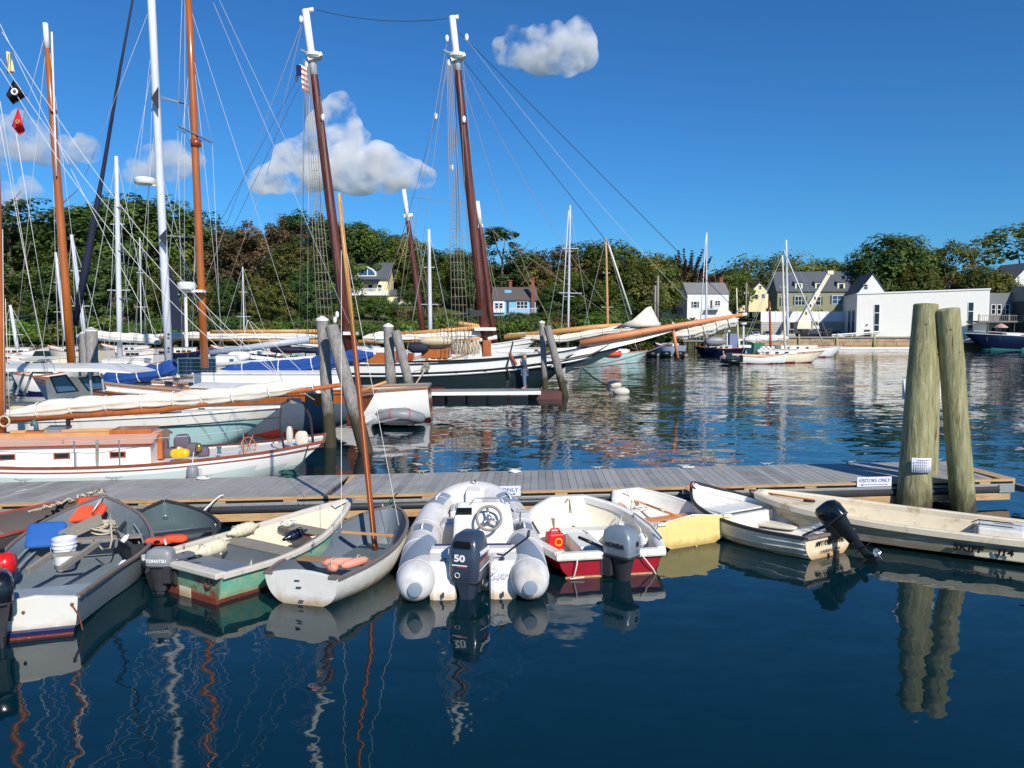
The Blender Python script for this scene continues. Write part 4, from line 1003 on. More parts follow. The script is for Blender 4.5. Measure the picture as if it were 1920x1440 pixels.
# cleats along the far edge
cl0 = None
for i, u in enumerate((42, 213, 382, 790, 870, 965, 1120, 1281, 1437, 1592, 1756)):
    q0 = ba+fe*0; p = isect(Vector((0, 0, 0)), Vector((ray(u, 880).x, ray(u, 880).y, 0)), ba-nrm*.06, fe); p.z = ZD
    if cl0 is None:
        t = thing('cleat', 'x', 'cleat', p, math.atan2(e.y, e.x), 'cleats along the far edge of the dock')
        MB().tube([(-.15, 0, .07), (-.07, 0, .05), (.07, 0, .05), (.15, 0, .07)], [.007, .012, .012, .007], 8).build('horn', mChan, t, smooth=True)
        for x in (-.04, .04): MB().tube([(x, 0, 0), (x*.8, 0, .05)], [.016, .011], 8).build('foot', mChan, t, smooth=True)
        cl0 = t
    else: t = copy_tree(cl0); t.location = p
    NTH = ['first', 'second', 'third', 'fourth', 'fifth', 'sixth', 'seventh', 'eighth', 'ninth', 'tenth', 'last']
    t['label'] = 'galvanised horn cleat on the far dock edge, %s from the left' % NTH[i]
# white dash on dock
tag(MB().beam(G(30, 922, ZD+.004), G(50, 917, ZD+.004), .03, .002).build('paint_mark', mWhite, loc=G(30, 922, ZD), world=True), 'short white paint mark on the deck near its left end', 'mark')
# signs
def sign(u0, u1, vt, vb, z, arrow, label):
    t = thing('visitor_sign', label, 'sign', fa+e*((G(u0, 900, ZD)-fa).dot(e)))
    s0 = None
    Yd = (t.location-nrm*.14).y
    a = P(u0, vb, Yd); b = P(u1, vb, Yd); h = P(u0, vt, Yd).z-a.z
    b = a+e*((b-a).length); up = Vector((0, 0, 1))
    mb = MB().hexa([a, b, b+nrm*.012, a+nrm*.012, a+up*h, b+up*h, b+up*h+nrm*.012, a+up*h+nrm*.012]); mb.build('panel', mPaper, t, world=True)
    c = (a+b)/2+up*h*.62-nrm*.004; w = (b-a).length
    text('VISITORS ONLY', h*.52, mInkN, t, c, e, up, stretch=w/(h*.52*8.3)*1.08, world=True)
    y = a.z+h*.2; q = a+e*w*.1; q2 = b-e*w*.1; q.z = y; q2.z = y
    mb = MB().beam(q-nrm*.004, q2-nrm*.004, .002, .008)
    tip = q if arrow < 0 else q2; d = e*(-arrow)
    mb.poly([tip-nrm*.005, tip-nrm*.005+d*.04+up*.018, tip-nrm*.005+d*.04-up*.018] if arrow < 0 else [tip-nrm*.005, tip-nrm*.005+d*.04-up*.018, tip-nrm*.005+d*.04+up*.018])
    mb.build('arrow', mInkB, t, world=True)
sign(885, 977, 913, 932, ZD, 1, 'small white sign reading VISITORS ONLY partly behind the inflatable bow')
sign(1607, 1676, 895, 913, ZD, -1, 'small white sign reading VISITORS ONLY with a left arrow beside the big green piles')
# finger rail past the dock end
tag(MB().beam(P(1903, 912, 14.6), P(1990, 935, 13.6), .1, .12).build('timber_rail', mOldWood, loc=P(1903, 912, 14.6), world=True), 'short weathered timber rail past the right end of the dock', 'rail')

# ================================================================ PILES
def pile(top, base, Y, r0, r1, m, label, cap=False, zb=-3, bolts=True, group=None):
    pt = P(top[0], top[1], Y); bs = G(base[0], base[1], 0) if base[1] else None
    pb = P(base[0], 900, Y) if bs is None else bs
    d = (pb-pt); 
    t = thing('dock_pile', label, 'pile', pb, 0, group)
    mb = MB(); n = 14; pts = []; rs = []; rnd = random.Random(int(top[0]))
    ext = pt+d*(1+2.5/abs(d.z))
    for k in range(n+1):
        f = k/n; p = pt.lerp(ext, f); pts.append(p+Vector((rnd.uniform(-1, 1), rnd.uniform(-1, 1), 0))*r0*(.035 if k > 1 else 0)); rs.append((r0+(r1-r0)*f*1.0)*(1+rnd.uniform(-.02, .02)))
    dd = (pt-ext).normalized()
    pts = [pt+dd*.03, pt+dd*.02]+pts; rs = [rs[0]*.5, rs[0]*.9]+rs
    mb.tube(pts, rs, 20); mb.build('shaft', m, t, world=True, smooth='auto')
    if cap:
        MB().lathe([(r0*1.12, -.06), (r0*1.12, .0), (.03, r0*.55)], pt+Vector((0, 0, .03)), n=20).build('cap', mWhite, t, world=True, smooth='auto')
    if bolts:
        for k, (a, z) in enumerate(((-1.9, .35), (-1.3, .75))):
            p = pt+dd*-z+Vector((math.cos(a)*r0, math.sin(a)*r0, 0)); MB().ball(p, .018, 8, (1, 1, 1)).build('bolt', mGunGrey, t, world=True, smooth=True)
    return t
pg1 = pile((1736, 572), (1712, 957), 13.95, .21, .36, mPileG, 'thickest green-tan pile of the big three, with a paper notice on it')
pg2 = pile((1776, 581), (1807, 958), 13.75, .20, .215, mPileG, 'green-tan pile leaning right with a rounded top, right of the noticed one')
pg3 = pile((1748, 590), (1742, 935), 14.6, .15, .16, mPileG, 'shaded third pile half hidden between the two front piles')
pg1c = P(1707, 866, 13.4)
# paper notice wrapped on the left pile
nt_ = thing('paper_notice', 'white paper notice stapled to the thick left pile', 'notice', P(1707, 866, 13.5))
ax_t = P(1736, 572, 13.95); ax_b = G(1712, 957, 0)
mb = MB(); rows = []
for v in (853, 880):
    f = (v-572)/(957-572); c = ax_t.lerp(ax_b, f); rad = .245+(.33-.235)*f*.93+.012
    rows.append([c+Vector((math.sin(a)*rad, -math.cos(a)*rad, 0)) for a in [R(-42+k*6.2) for k in range(11)]])
for k in range(10): mb.poly([rows[1][k], rows[1][k+1], rows[0][k+1], rows[0][k]])
o = mb.build('sheet', mPaper, nt_, world=True, smooth=True); sm = o.modifiers.new('solid', 'SOLIDIFY'); sm.thickness = .004
c = (rows[0][5]+rows[1][5])/2; xd = (rows[0][8]-rows[0][2]).normalized()
mb = MB()
for z_, hw, hh_ in ((.085, .10, .014), (.035, .10, .008), (.0, .085, .004), (-.025, .06, .004), (-.075, .03, .004)):
    for k in range(6):
        a_ = c+xd*(hw*(-1+2*k/6)); q_ = xd*(hw*2/6*(.97 if k % 3 else .8)); p_ = Vector((0, -.032-.0, z_))
        mb.poly([a_+p_, a_+q_+p_, a_+q_+p_+Vector((0, 0, hh_)), a_+p_+Vector((0, 0, hh_))])
mb.build('faded_print', mShut, nt_, world=True)
ss_ = thing('channel_sign', 'white square board fixed to the back of the big piles facing the harbour', 'sign', P(1730, 730, 14.75))
a = P(1691, 748, 14.8); b = P(1764, 712, 14.8); MB().box(a.x, b.x, 14.78, 14.8, a.z, b.z).build('board', mPaper, ss_, world=True)
PG = 'weathered grey piles in leaning pairs'
pile((604, 600), (620, 838), 22.3, .165, .18, mPileGrey, 'upright grey pile with a white cap, nearest of the grey piles', cap=True, group=PG)
pile((622, 613), (686, 848), 21.6, .19, .2, mPileGrey, 'thick grey pile leaning against the nearest capped pile', group=PG)
pile((728, 612), (735, 766), 34, .22, .24, mPileGrey, 'upright white-capped grey pile beside the white launch stern', cap=True, group=PG)
pile((742, 622), (780, 768), 33.4, .2, .2, mPileGrey, 'grey pile leaning right in front of the white launch stern', group=PG)
pile((1016, 605), (1023, 743), 40.5, .15, .16, mPileGrey, 'thin upright white-capped grey pile beside the standing person', cap=True, bolts=False, group=PG)
pile((1026, 612), (1060, 744), 39.5, .2, .19, mPileGrey, 'grey pile leaning right at the dark green bow', bolts=False, group=PG)
pile((171, 620), (176, 760), 36, .26, .26, mPileGrey, 'grey capped pile far left just right of the tan mast', cap=True, bolts=False, group=PG)
pile((160, 632), (164, 762), 36.6, .3, .3, mPileGrey, 'thicker grey pile behind the far left capped one', bolts=False, group=PG)

# ================================================================ HULLS
def stations(L, prof, n=22, m=9, sect='round', rake_b=.12, rake_s=0.0, lap=0):
    """prof: dict beam, sheer, keel -> control tables over t (0 stern .. 1 bow). Returns list of half rings (keel to sheer)."""
    out = []
    for i in range(n+1):
        t = i/n; t = t if t < .6 else .6+(1-(1-(t-.6)/.4)**1.35)*.4
        b = max(.004, tab(prof['beam'], t)); zs = tab(prof['sheer'], t); zk = tab(prof['keel'], t)
        sq = tab(prof.get('full', [(0, 1), (1, 1)]), t)
        ring = []
        for j in range(m+1):
            u = j/m
            if sect == 'round': y = b*math.sin(u*math.pi/2)**(.75*sq); z = zk+(zs-zk)*(1-math.cos(u*math.pi/2))**1.15
            elif sect == 'flat':
                c = .80
                if u < .4: y = b*c*u/.4; z = zk
                else: y = b*(c+(1-c)*(u-.4)/.6); z = zk+(zs-zk)*(u-.4)/.6
            elif sect == 'vee':
                c = .88; zc = zk+(zs-zk)*.32
                if u < .4: y = b*c*u/.4; z = zk+(zc-zk)*u/.4
                else: y = b*(c+(1-c)*((u-.4)/.6)**.8); z = zc+(zs-zc)*(u-.4)/.6
            elif sect == 'pram':
                kx = [(0, 0), (.55, .0), (.86, .30), (.98, .68), (1, 1)]; q = u*4; k = min(3, int(q)); f = q-k
                y = b*(kx[k][0]+(kx[k+1][0]-kx[k][0])*f); z = zk+(zs-zk)*(kx[k][1]+(kx[k+1][1]-kx[k][1])*f)
            h = (z-zk)/(zs-zk+1e-6)
            x = t*L + rake_b*(h-1)*max(0, (t-.55)/.45)**2 + rake_s*(1-h)*max(0, 1-t*4)
            ring.append(Vector((x, y, z)))
        out.append(ring)
    return out
def mirror(r): return [Vector((p.x, -p.y, p.z)) for p in r[:0:-1]]+list(r)
def open_boat(root, L, prof, hull_m, in_m, rail_m, sect='round', floor=.06, th=.03, rail=(.045, .03), tr_m=None, rake_b=.12, rake_s=.03, lap=0, tr_top=None, thk=.03, rail_over=True, bottom=None, bz=.05, tr_rail=True, in_n=22):
    st = stations(L, prof, sect=sect, rake_b=rake_b, rake_s=rake_s, m=10 if sect != 'pram' else 12)
    mb = MB(); rr = [mirror(r) for r in st]; nn = len(rr[0])
    ids = [[mb.vert(p) for p in r] for r in rr]
    for a, b in zip(range(len(rr)-1), range(1, len(rr))):
        for k in range(nn-1):
            zc = (rr[a][k].z+rr[b][k+1].z)/2; mb.cm = 1 if (bottom and zc < bz) else 0
            mb.face((ids[a][k], ids[b][k], ids[b][k+1], ids[a][k+1]))
    mb.cm = 0
    if rr[-1][0].y < -.03: mb.face(ids[-1])
    hull = mb.build('hull', [hull_m, bottom] if bottom else hull_m, root, smooth='auto')
    if lap:
        lb = MB()
        for sgn in (1, -1):
            for q in range(1, lap+1):
                u = .35+.65*q/(lap+1); path = []
                for r in st:
                    f = u*(len(r)-1); k = min(int(f), len(r)-2); p = r[k].lerp(r[k+1], f-k); path.append(Vector((p.x, sgn*(p.y+.003), p.z)))
                lb.tube(path, .009, 5)
        lb.build('strakes', hull_m, root, smooth=True)
    # inner skin
    mi = MB(); inner = []
    for i, r in enumerate(rr):
        bm = max(.001, tab(prof['beam'], min(1, st[i][0].x/L if L else 0)))
        row = []
        for p in r:
            s = max(0.0, (abs(p.y)-th)/(abs(p.y)+1e-6)); zs = max(q.z for q in r)
            z = p.z+(.025 if p.z < zs-.02 else -.004)
            row.append(Vector((p.x+(.03 if i == 0 else (-.05 if i == len(rr)-1 else 0)), p.y*s, max(z, floor))))
        inner.append(row)
    ii = [[mi.vert(p) for p in r] for r in inner]
    for a in range(len(inner)-1):
        for k in range(nn-1): mi.face((ii[a][k], ii[a][k+1], ii[a+1][k+1], ii[a+1][k]))
    mi.face(ii[0]);
    if rr[-1][0].y < -.03: mi.face(ii[-1][::-1])
    mi.build('interior', in_m, root, smooth='auto')
    # transom
    x0 = rr[0]
    top = tr_top or (lambda y, zs: zs)
    ring = [p for p in x0]
    zs = x0[0].z; bw = x0[0].y
    arch = [Vector((x0[-1].x+(x0[0].x-x0[-1].x)*k/8, x0[-1].y+(x0[0].y-x0[-1].y)*k/8, zs+top(1-abs(-1+2*k/8), 0) if tr_top else zs)) for k in range(1, 8)]
    outl = ring+arch
    t = MB(); A = [t.vert(p+Vector((-.012, 0, 0))) for p in outl]; B = [t.vert(p+Vector((thk, 0, 0))) for p in outl]
    t.face(A); t.face(B[::-1]); n_ = len(A)
    for k in range(n_): t.face((A[k], B[k], B[(k+1) % n_], A[(k+1) % n_]))
    tr = t.build('transom', tr_m or hull_m, root)
    # gunwale
    if rail:
        w, h = rail; g = MB()
        pr = [r[-1] for r in st]
        for sgn in (1, -1):
            rows = []
            for i, p in enumerate(pr):
                q = Vector((p.x, sgn*p.y, p.z)); a = pr[max(0, i-1)]; b = pr[min(len(pr)-1, i+1)]
                d = Vector((b.x-a.x, sgn*(b.y-a.y), b.z-a.z)).normalized(); o_ = Vector((d.y, -d.x, 0))*(-sgn)
                o_.normalize(); up = Vector((0, 0, 1))
                pts = [q+o_*(w*.45)-up*h*.5, q+o_*(w*.5)+up*h*.4, q+o_*(w*.3)+up*h*.6, q-o_*(w*.3)+up*h*.6, q-o_*(w*.5)+up*h*.4, q-o_*(w*.45)-up*h*.5]
                rows.append(pts if sgn > 0 else pts[::-1])
            g.rings(rows)
        if rr[-1][0].y < -.03:
            a = pr[-1]; g.beam((a.x, -a.y, a.z+h*.1), (a.x, a.y, a.z+h*.1), w, h)
        g.build('gunwale', rail_m, root, smooth='auto')
    return st
def fit(bow, sL, sR):
    b = G(*bow); l = G(*sL); r = G(*sR); m_ = (l+r)/2; d = b-m_; d.z = 0; L = d.length; hd = d.normalized()
    pr = Vector((-hd.y, hd.x, 0)); return Vector((m_.x, m_.y, 0)), math.atan2(hd.y, hd.x), L, abs((l-r).dot(pr))/2
def half_at(st, x):
    """inner half width and sheer at x"""
    for a, b in zip(st, st[1:]):
        if a[-1].x <= x <= b[-1].x:
            f = (x-a[-1].x)/(b[-1].x-a[-1].x+1e-9); return a[-1].y+(b[-1].y-a[-1].y)*f, a[-1].z+(b[-1].z-a[-1].z)*f
    return st[-1][-1].y, st[-1][-1].z
def thwart(root, st, x, z, w=.22, m=None, t=.025, k=.90, name='thwart'):
    h, zs = half_at(st, x); return MB().box(x-w/2, x+w/2, -h*k, h*k, z-t, z).build(name, m or mThwart, root, bevel=.004)
def outboard(root, x, y, z, cm, scale=1.0, tilt=0.0, yaw=0.0, tall=1.0, label=None, tiller=True, dark=None, shape='small', leg=.55):
    """clamped at (x,y,z) = top of transom; x points forward. tilt swings the leg backwards and up."""
    dm = dark or mDkGrey; T = Matrix.Translation((x, y, z)) @ Matrix.Rotation(yaw, 4, 'Z') @ Matrix.Rotation(tilt, 4, 'Y') @ Matrix.Scale(scale, 4)
    def X(mb): mb.v = [tuple(T @ Vector(p)) for p in mb.v]; return mb
    big = 1.55 if shape == 'big' else 1.0; mid = MB(); mid.rings([[Vector((-.15+a*wa_*big, b*wb_*big, q)) for a, b in ((-1, -.6), (-.6, -1), (.5, -1), (1, -.4), (1, .4), (.5, 1), (-.6, 1), (-1, .6))] for q, wa_, wb_ in ((.10, .15, .095), (.0, .13, .085), (-.14, .105, .065), (-.32, .085, .05))])
    mid.box(-.06, .05, -.11, .11, -.18, .06)
    mid = X(mid).build('outboard_motor', dm, root, smooth='auto')
    if label: mid['label'] = label
    # bracket
    b = MB(); b.box(.0, .05, -.10, -.07, -.22, .05); b.box(.0, .05, .07, .10, -.22, .05); b.box(-.05, .07, -.12, .12, .03, .06)
    b.tube([(.05, -.085, -.05), (.11, -.085, -.05)], .012, 6); b.tube([(.05, .085, -.05), (.11, .085, -.05)], .012, 6)
    b.v = [tuple(Matrix.Translation((x, y, z)) @ Matrix.Scale(scale, 4) @ Vector(p)) for p in b.v]; b.build('clamp_bracket', dm, mid)
    # cowling
    ex = .30 if cm is mMotSil else .42 if cm is mMotNavy else .5
    if shape == 'big':
        lv = [(.02, .14, .125, -.02), (.03, .22, .19, .0), (.12, .245, .205, 0), (.40, .235, .20, 0), (.56, .215, .185, .01), (.66, .17, .15, .02), (.70, .09, .09, .03)]
    else:
        lv = [(.04, .15, .095, -.02), (.06, .185, .12, -.01), (.13, .20, .13, 0), (.25, .20, .13, .0), (.33, .18, .115, .01), (.375, .12, .08, .02), (.385, .05, .03, .02)]
    rr = []
    for zz, rx, ry, ox in lv:
        rr.append([Vector((-.14+ox+rx*(abs(math.cos(a))**ex)*(1 if math.cos(a) > 0 else -1), ry*(abs(math.sin(a))**ex)*(1 if math.sin(a) > 0 else -1), zz*tall)) for a in [2*math.pi*k/28 for k in range(28)]])
    cw = X(MB().rings(rr)).build('cowling', cm, mid, smooth='auto')
    zz, rx, ry, ox = lv[1]
    X(MB().rings([[Vector((-.14+ox+(rx+.006)*(abs(math.cos(a))**ex)*(1 if math.cos(a) > 0 else -1), (ry+.006)*(abs(math.sin(a))**ex)*(1 if math.sin(a) > 0 else -1), q)) for a in [2*math.pi*k/28 for k in range(28)]] for q in (zz*tall, zz*tall+.022)])).build('cowl_band', mDkGrey, cw, smooth='auto')
    # leg, gear case
    lg = MB(); lg.rings([[Vector((-.16+a*wx, b*wy, q)) for a, b in ((-1, -.25), (-.3, -1), (.5, -1), (1, 0), (.5, 1), (-.3, 1), (-1, .25))] for q, wx, wy in ((-.25, .07, .045), (-.3-leg*.5, .06, .035), (-.3-leg, .06, .025))])
    lg.hexa([(-.30, -.08, -.28-leg*.55), (-.05, -.08, -.28-leg*.55), (-.05, .08, -.28-leg*.55), (-.30, .08, -.28-leg*.55), (-.30, -.08, -.27-leg*.55), (-.05, -.08, -.27-leg*.55), (-.05, .08, -.27-leg*.55), (-.30, .08, -.27-leg*.55)])
    lg.lathe([(.01, -.2), (.04, -.12), (.048, 0), (.04, .1)], (-.16, 0, -.3-leg), (-1, 0, 0), 10)
    lg.hexa([(-.2, -.008, -.46-leg), (-.12, -.008, -.46-leg), (-.12, .008, -.46-leg), (-.2, .008, -.46-leg), (-.22, -.01, -.3-leg), (-.08, -.01, -.3-leg), (-.08, .01, -.3-leg), (-.22, .01, -.3-leg)])
    X(lg).build('lower_unit', dm, mid, smooth='auto')
    pr = MB(); pr.lathe([(.035, 0), (.03, .07), (.005, .09)], (-.27, 0, -.3-leg), (-1, 0, 0), 10)
    for k in range(3):
        a = k*2.094+.4; d = Vector((0, math.cos(a), math.sin(a))); s_ = Vector((0, -math.sin(a), math.cos(a))); c = Vector((-.30, 0, -.3-leg))
        q = [c+d*.03-s_*.02, c+d*.08-s_*.05+Vector((.02, 0, 0)), c+d*.13, c+d*.09+s_*.05-Vector((.02, 0, 0)), c+d*.03+s_*.02]
        i0 = [pr.vert(p) for p in q]+[pr.vert(p+Vector((-.006, 0, 0))) for p in q]
        pr.face(i0[:5]); pr.face(i0[5:][::-1])
        for j in range(5): pr.face((i0[j], i0[j+5], i0[(j+1) % 5+5], i0[(j+1) % 5]))
    X(pr).build('propeller', mSteel if cm is mMotBlk else mDkGrey, mid)
    if tiller:
        tl = MB(); tl.tube([(.0, .02, .08), (.25, .05, .14)], [.028, .02], 8); tl.build if 0 else None
        X(tl).build('tiller_arm', dm, mid, smooth=True)
        X(MB().tube([(.25, .05, .14), (.44, .075, .18)], [.022, .019], 10)).build('tiller_grip', mBlack, mid, smooth=True)
    return mid, cw, T
def coil(parent, c, r, m, n=4, rr=.011, seed=0, flat=.35, name='rope_coil'):
    rnd = random.Random(seed); pts = []; c = Vector(c)
    for k in range(n*16):
        a = 2*math.pi*k/16; q = r*(1+.22*math.sin(a*.37+seed)+rnd.uniform(-.08, .08)); pts.append(c+Vector((math.cos(a)*q, math.sin(a)*q*.8, flat*r*(.5+.5*math.sin(a*.61+seed))+rnd.uniform(0, .02))))
    return MB().tube(pts, rr, 6).build(name, m, parent, world=True, smooth=True) if parent else MB().tube(pts, rr, 6)
def rope(label, pts, m=None, r=.011, n=6, name='mooring_line', cat='rope', group=None):
    pts = [Vector(p) for p in pts]; o = MB().tube(pts, r, n).build(name, m or mRope, loc=pts[0], world=True, smooth=True)
    return tag(o, label, cat, group)
def fender(label, a, b, r, m, hang=None, name='fender'):
    a = Vector(a); b = Vector(b); t = thing(name, label, 'fender', (a+b)/2)
    L = (b-a).length; d = (b-a).normalized()
    MB().lathe([(.02, -.05), (.03, 0), (r*.6, .03), (r*.95, .09), (r, .16), (r, L-.16), (r*.95, L-.09), (r*.6, L-.03), (.03, L), (.02, L+.05)], a, d, 16).build('body', m, t, world=True, smooth=True)
    mb = MB(); 
    for k in range(1, 6): mb.torus(a+d*(L*k/6), d, r*.985, .007, 20, 5)
    mb.build('ribs', m, t, world=True, smooth=True)
    if hang: MB().tube([a-d*.04]+[Vector(p) for p in hang], .008, 5).build('cord', mRopeW, t, world=True, smooth=True)
    return t
# ================================================================ DINGHIES AT THE DOCK, left to right
# --- red-edged skiff at the far left, mostly behind the grey one
loc, rz, L, hb = fit((196, 930, .62), (-420, 1010, .42), (-235, 1075, .42))
b = thing('wooden_skiff', 'dark wooden skiff with a red gunwale behind the big grey skiff at the left edge', 'rowing boat', loc, rz)
st = open_boat(b, L, dict(beam=[(0, .55), (.5, .72), (.8, .5), (1, .03)], sheer=[(0, .40), (.5, .42), (1, .62)], keel=[(0, -.12), (.5, -.16), (1, -.05)]), mat('dark_grey_hull', (70, 66, 66), .6), mat('grey_brown_interior', (78, 70, 68), .7, dirt=(110, 96, 84), dth=.55), mat('faded_red_rail', (160, 66, 58), .6, dirt=(120, 70, 60), dth=.58), sect='round')
thwart(b, st, L*.55, .30, .24, mOldWood)
rr_ = random.Random(4); pts = []
pa, pb_ = G(62, 962, .50), G(195, 922, .60)
for k in range(60): t = k/59; pts.append(pa.lerp(pb_, t)+Vector((rr_.uniform(-.06, .06), rr_.uniform(-.06, .06), rr_.uniform(0, .07))))
rope('frayed beige rope lashed along the red gunwale of the far left skiff', pts, mRope, .02)

# --- big grey skiff
loc, rz, L, hb = fit((193, 931, .78), (-22, 1134, .43), (150, 1106, .44))
b = thing('grey_skiff', 'big grey wooden skiff with a white transom and clutter aboard, nearest the left edge', 'rowing boat', loc, rz)
prof = dict(beam=[(0, hb), (.25, hb+.17), (.55, .86), (.78, .66), (.92, .30), (1, .015)], sheer=[(0, .40), (.3, .38), (.6, .46), (1, .78)], keel=[(0, -.12), (.4, -.16), (.8, -.12), (1, -.02)])
st = open_boat(b, L, prof, mGreyIn, mGreyIn, mGunGrey, sect='vee', floor=.05, rail=(.05, .035), tr_m=mTransW, rake_b=.25, rake_s=.10, tr_top=lambda q, r: .05*q)
MB().box(-.03, .06, -hb*.90, hb*.90, .035, .075).build('boot_stripe', mBootNavy, b); MB().box(-.02, .06, -hb*.87, hb*.87, -.04, .033).build('bottom_band', mRust, b)
mSeatW = mat('worn_pale_grey_seat', (136, 148, 156), .6, .12, 3, dirt=(178, 182, 180), dscale=9, dth=.58, stretch=(4, .6, 1))
thwart(b, st, .44, .34, .46, mSeatW, name='stern_seat', t=.04)
for z_ in (.26, .16):
    for s in (-1, 1): MB().tube([Vector((r[-1].x, s*(r[-1].y*(.80+z_*.35)-.02), r[-1].z-.40+z_)) for r in st[2:-5]], .012, 5).build('stringer', mSeatW, b)

h_, _ = half_at(st, .65); MB().box(.62, .645, -h_*.88, h_*.88, .06, .30).build('seat_front', mGreyIn, b)
thwart(b, st, L*.72, .40, .20, mOldWood)
MB().box(L*.8, L*.815, -.25, .25, .08, .5).build('bulkhead', mGreyIn, b)
MB().beam((L*.70, .34, .46), (L*.78, -.12, .62), .03, .16).build('back_board', mOldWood, b)
mb = MB().ball((.01, .12, .28), .018, 8); mb.ball((-.0, -.34, .32), .02, 8); mb.tube([(-.01, -.34, .32), (.0, -.40, .20), (.02, -.43, .02)], .008, 5); mb.build('transom_fittings', mat('rusty_fitting', (120, 70, 50), .7), b)
# grey timber frame (oar crutch) lying in it
t = thing('timber_trestle', 'loose grey timber trestle lying across the grey skiff under the bucket', 'trestle', G(110, 1055, .4))
mb = MB(); mb.beam(G(52, 1070, .42), G(96, 1040, .50), .05, .07); mb.beam(G(112, 1068, .40), G(184, 1018, .52), .05, .07); mb.beam(G(90, 1042, .48), G(150, 1037, .48), .06, .045); mb.build('bars', mOldWood, t, world=True, bevel=.004)
t = thing('life_jacket', 'orange life jacket stuffed in the bow of the big grey skiff', 'life jacket', G(165, 955, .62))
def puff(parent, c, sx, sy, sz, m, rot=0, name='panel', tiltx=0, world=True, p=.6):
    mb = MB(); rr = []
    for i in range(1, 12):
        a = math.pi*i/12
        ring = []
        for k in range(20):
            q = 2*math.pi*k/20; f = lambda w: abs(w)**p*(1 if w > 0 else -1)
            v = Vector((sx*f(math.cos(q))*math.sin(a)**p, sy*f(math.sin(q))*math.sin(a)**p, -sz*math.cos(a)))
            v *= 1+.05*noise.noise(v*9); v = Matrix.Rotation(rot, 3, 'Z') @ (Matrix.Rotation(tiltx, 3, 'X') @ v); ring.append(Vector(c)+v)
        rr.append(ring)
    return mb.rings(rr).build(name, m, parent, world=world, smooth=True)
puff(t, G(150, 964, .60), .19, .13, .05, mOrange, .6, tiltx=.8, p=.35); puff(t, G(166, 948, .66), .19, .13, .05, mOrange, -.1, tiltx=1.0, p=.35); puff(t, G(186, 957, .64), .15, .11, .05, mOrange, -.8, tiltx=.9, p=.35)
t = thing('seat_cushion', 'square bright blue boat cushion leaning in the big grey skiff', 'cushion', G(90, 1000, .4)); puff(t, G(86, 1003, .50), .24, .20, .045, mBlueCush, .35, tiltx=.75, p=.3)
MB().tube(sag(G(70, 1012, .42), G(42, 1000, .42), .03), .01, 5).build('strap', mBlack, t, world=True)
def bucket(c, r, h, label, lid=False):
    t = thing('bucket', label, 'bucket', c)
    MB().lathe([(r*.86, 0), (r*.94, h*.5), (r*.97, h*.62), (r*1.04, h*.63), (r*1.04, h*.67), (r*.98, h*.68), (r*1.0, h*.78), (r*1.07, h*.79), (r*1.07, h*.83), (r*1.0, h*.84), (r*1.02, h*.93), (r*1.06, h*.97), (r*1.06, h), (r*.97, h), (r*.95, h*.9), (r*.82, h*.05)], n=24).build('pail', mFendW, t, smooth='auto')
    MB().tube([(r*1.05*math.cos(a), -r*.3-r*.78*math.sin(a), h*.72-h*.3*math.sin(a)) for a in [math.pi*k/12 for k in range(13)]], .004, 5).build('handle', mWire, t, smooth=True)
    return t
c = G(122, 1042, .30); bucket(Vector((c.x, c.y, .20)), .14, .34, 'white ribbed plastic bucket standing in the big grey skiff')
c = G(123, 1062, .10); bucket(Vector((c.x, c.y, .07)), .125, .22, 'second white bucket low on the floor of the grey skiff under the timber frame')
for u, v, z, r, h, lab in ((229, 1012, .46, .035, .12, 'small white jug tucked by the right gunwale of the grey skiff'), (224, 1058, .36, .03, .10, 'white plastic bottle lying by the right rail near the grey skiff stern')):
    q = G(u, v, z); t = thing('plastic_bottle', lab, 'bottle', q); MB().lathe([(r*.9, 0), (r, .01), (r, h*.7), (r*.4, h*.85), (r*.4, h)], (0, 0, -.03), (.5, .5, .7), 14).build('bottle_body', mFendW, t, smooth=True)
t = thing('rope_pile', 'tangled heap of beige rope on the thwart of the big grey skiff', 'rope', G(195, 995, .5))
for k in range(4):
    o = coil(None, G(190+k*4, 1000-k*3, .40), .14-.012*k, mRope, 3, .012, seed=k*3.1, flat=.9); o.build('rope_strand', mRope, t, world=True, smooth=True)
MB().tube([G(175, 1012, .45), G(192, 1030, .38), G(206, 1028, .35), G(210, 1012, .42), G(208, 985, .55), G(206, 958, .68)], .012, 6).build('rope_strand', mRope, t, world=True, smooth=True)
t = thing('folding_anchor', 'small galvanised anchor by the right gunwale of the grey skiff', 'anchor', G(226, 1005, .45))
MB().tube([G(218, 993, .5), G(236, 1012, .42)], .016, 8).build('shank', mChan, t, world=True, smooth=True)
for k in (-1, 1): MB().hexa([G(232+k*6, 1000, .46), G(240+k*4, 1004, .46), G(232+k*3, 1018, .40), G(228+k*6, 1012, .40)]+[p+Vector((0, 0, .015)) for p in (G(232+k*6, 1000, .46), G(240+k*4, 1004, .46), G(232+k*3, 1018, .40), G(228+k*6, 1012, .40))]).build('fluke', mChan, t, world=True)
t = thing('fuel_can', 'round red fuel tank at the left edge inside the big grey skiff', 'fuel tank', G(8, 1060, .34))
c = G(4, 1058, .40); MB().lathe([(.02, -.15), (.11, -.135), (.14, -.07), (.145, 0), (.14, .07), (.11, .135), (.02, .15)], c, (1, .3, .12), 24).build('tank', mRedPl, t, world=True, smooth=True)
MB().torus(c+Vector((.06, 0, 0)), (1, .3, .12), .143, .008, 24, 6).build('seam', mRedPl, t, world=True, smooth=True); MB().lathe([(.03, 0), (.03, .04)], c+Vector((.02, -.02, .16))).build('cap', mBlack, t, world=True)
outboard(b, -.02, hb*.80, .42, mMotBlk, .95, 0, .3, label='black outboard cut by the left edge of the photo')
